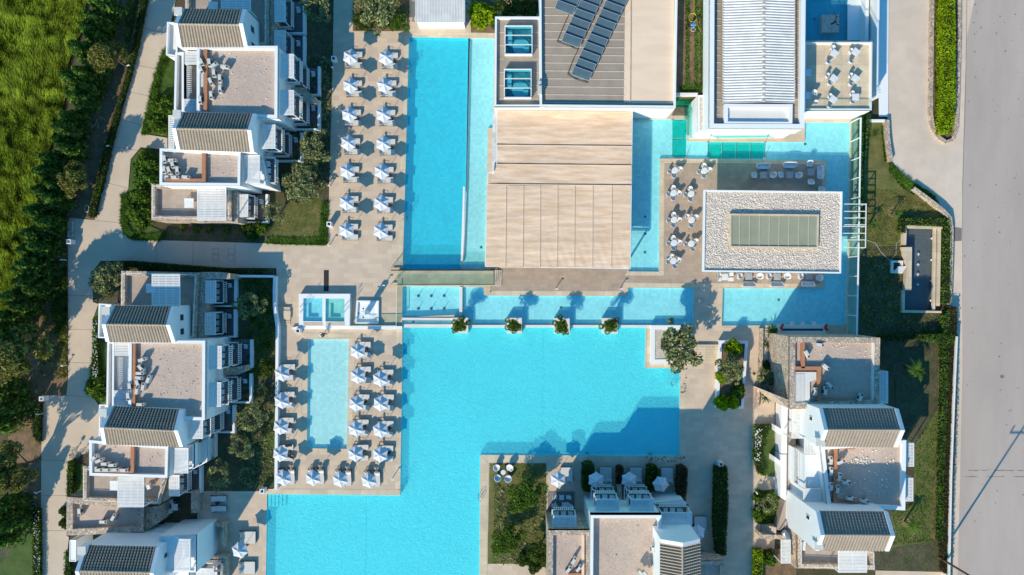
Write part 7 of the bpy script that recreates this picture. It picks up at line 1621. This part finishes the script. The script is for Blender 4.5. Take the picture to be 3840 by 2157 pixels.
# tall grass field
def field():
    rg = random.Random(99); q = XY(pts('a',-60,-80,720,-80,650,0,610,250,510,480,480,800,350,1200,310,1447,'e',240,350,140,600,100,850,10,1080,-60,1130)); xs_=[p[0] for p in q]; ys_=[p[1] for p in q]; mb = MB(); c = 0
    from mathutils import noise
    while c < 46000:
        x, y = rg.uniform(min(xs_),max(xs_)), rg.uniform(min(ys_),max(ys_))
        if not inside((x,y),q): continue
        c += 1; nv = noise.noise(Vector((x*.22,y*.22,3))); n2 = noise.noise(Vector((x*.9,y*.9,7)))
        hh = (.45+.22*nv+.2*n2)*rg.uniform(.7,1.5)+.2; an = .5+1.6*nv+.8*n2+rg.gauss(0,.35); ln = .9+.4*n2
        d = Vector((math.cos(an)*ln, math.sin(an)*ln, 1)).normalized()*hh*1.1; s_ = Vector((-math.sin(an),math.cos(an),0))*rg.uniform(.03,.065); b_ = Vector((x,y,-.04)); mb.add([b_-s_, b_+s_, b_+d],[(0,1,2)])
    return tag(link('tall_grass', mb, M['grassblade'], False), kind='stuff')
field()
cover('lawn_grass','a',[(1250,400),(1312,470),(1312,870),(1200,870),(1180,700)],1500,'fern',(.05,.12),.2,30,tuft=3)
cover('lawn_grass','k',[(20,605),(418,605),(418,1362),(20,1362)],5000,'pine',(.06,.16),.2,31,tuft=3)
cover('lawn_grass','f',[(240,330),(330,200),(420,60),(600,80),(650,200),(650,380)],3000,'pine',(.05,.13),.2,32,tuft=3)
cover('lawn_grass','h',[(790,20),(1160,20),(1400,180),(1080,245),(1070,450),(790,450)],4000,'pine',(.05,.14),.2,33,tuft=3)
cover('lawn_grass','l',[(1190,450),(1370,200),(1360,1190),(1000,1230),(1015,960),(1190,900)],4000,'fern',(.05,.12),.2,34,tuft=3)
cover('lawn_grass','j',[(0,0),(255,0),(255,780),(0,780)],3000,'bush',(.05,.14),.2,35,tuft=3)
# driftwood on the verge
mb = MB(); q = P('a',735,890,.2); rg = random.Random(4)
for k in range(5): limb(mb, Vector((q.x+rg.uniform(-.3,.3),q.y+rg.uniform(-.5,.5),.15)), Vector((rg.uniform(-1,1),rg.uniform(-1,1),.1)).normalized(), .05, 2, rg, .8, .5)
single('fallen_branches','heap of pale dead branches on the dark verge soil','branches',mb,M['deadwood'],loc=(q.x,q.y,.1))
for t_,x,y,r_,lb in (('h',1020,190,42,'round patch of bare reddish soil beside a small palm'),('l',1120,1050,34,'round patch of bare soil round the young palm, lower right')):
    struct('bare_soil_patch', MB().quad(*[(P(t_,x,y).x+r_/2.01/30*(1+.12*math.sin(3*a))*math.cos(a*PI/10), P(t_,x,y).y+r_/2.01/30*(1+.1*math.cos(2*a))*math.sin(a*PI/10), .006) for a in range(20)]), mat('reddish_soil',(.38,.24,.13),(.30,.19,.10),ns=4) if 'reddish_soil' not in bpy.data.materials else bpy.data.materials['reddish_soil'], fixn=False)
# ------------------------------------------------------------------ light, sky, camera
SUN_EL = R(31.5); TOSUN = Vector((-.525, -.851, 0)).normalized()*math.cos(SUN_EL); TOSUN.z = math.sin(SUN_EL)
sd = bpy.data.lights.new('sun', 'SUN'); sd.energy = 5.0; sd.angle = R(.53); sd.color = (1.0, .875, .66)
so = bpy.data.objects.new('sun', sd); C.objects.link(so); so.rotation_euler = TOSUN.to_track_quat('Z', 'Y').to_euler(); so.location = (-60,-90,70)
wd = bpy.data.worlds.new('World'); scn.world = wd; wd.use_nodes = True; t = wd.node_tree; t.nodes.clear()
sk = t.nodes.new('ShaderNodeTexSky'); sk.sky_type = 'NISHITA'; sk.sun_disc = False; sk.sun_elevation = SUN_EL
sk.sun_rotation = math.atan2(TOSUN.x, TOSUN.y); sk.air_density = 1.3; sk.dust_density = .6; sk.ozone_density = 2.0
bg = t.nodes.new('ShaderNodeBackground'); bg.inputs[1].default_value = .135
wo = t.nodes.new('ShaderNodeOutputWorld')
tint = mixc(t, 1.0, sk.outputs[0], (.28,.94,1.32), 'MULTIPLY')
t.links.new(tint, bg.inputs[0]); t.links.new(bg.outputs[0], wo.inputs[0])
cd = bpy.data.cameras.new('camera'); cd.sensor_width = 36; cd.lens = 18/(CX*SC/H); cd.clip_end = 3000
co = bpy.data.objects.new('camera', cd); C.objects.link(co); co.location = (0,0,H); co.rotation_euler = (0,0,0); scn.camera = co
scn.view_settings.view_transform = 'Standard'; scn.view_settings.look = 'None'; scn.view_settings.exposure = 0; scn.view_settings.gamma = 1
scn.render.engine = 'CYCLES'; scn.cycles.max_bounces = 6; scn.cycles.transparent_max_bounces = 12; scn.cycles.diffuse_bounces = 3
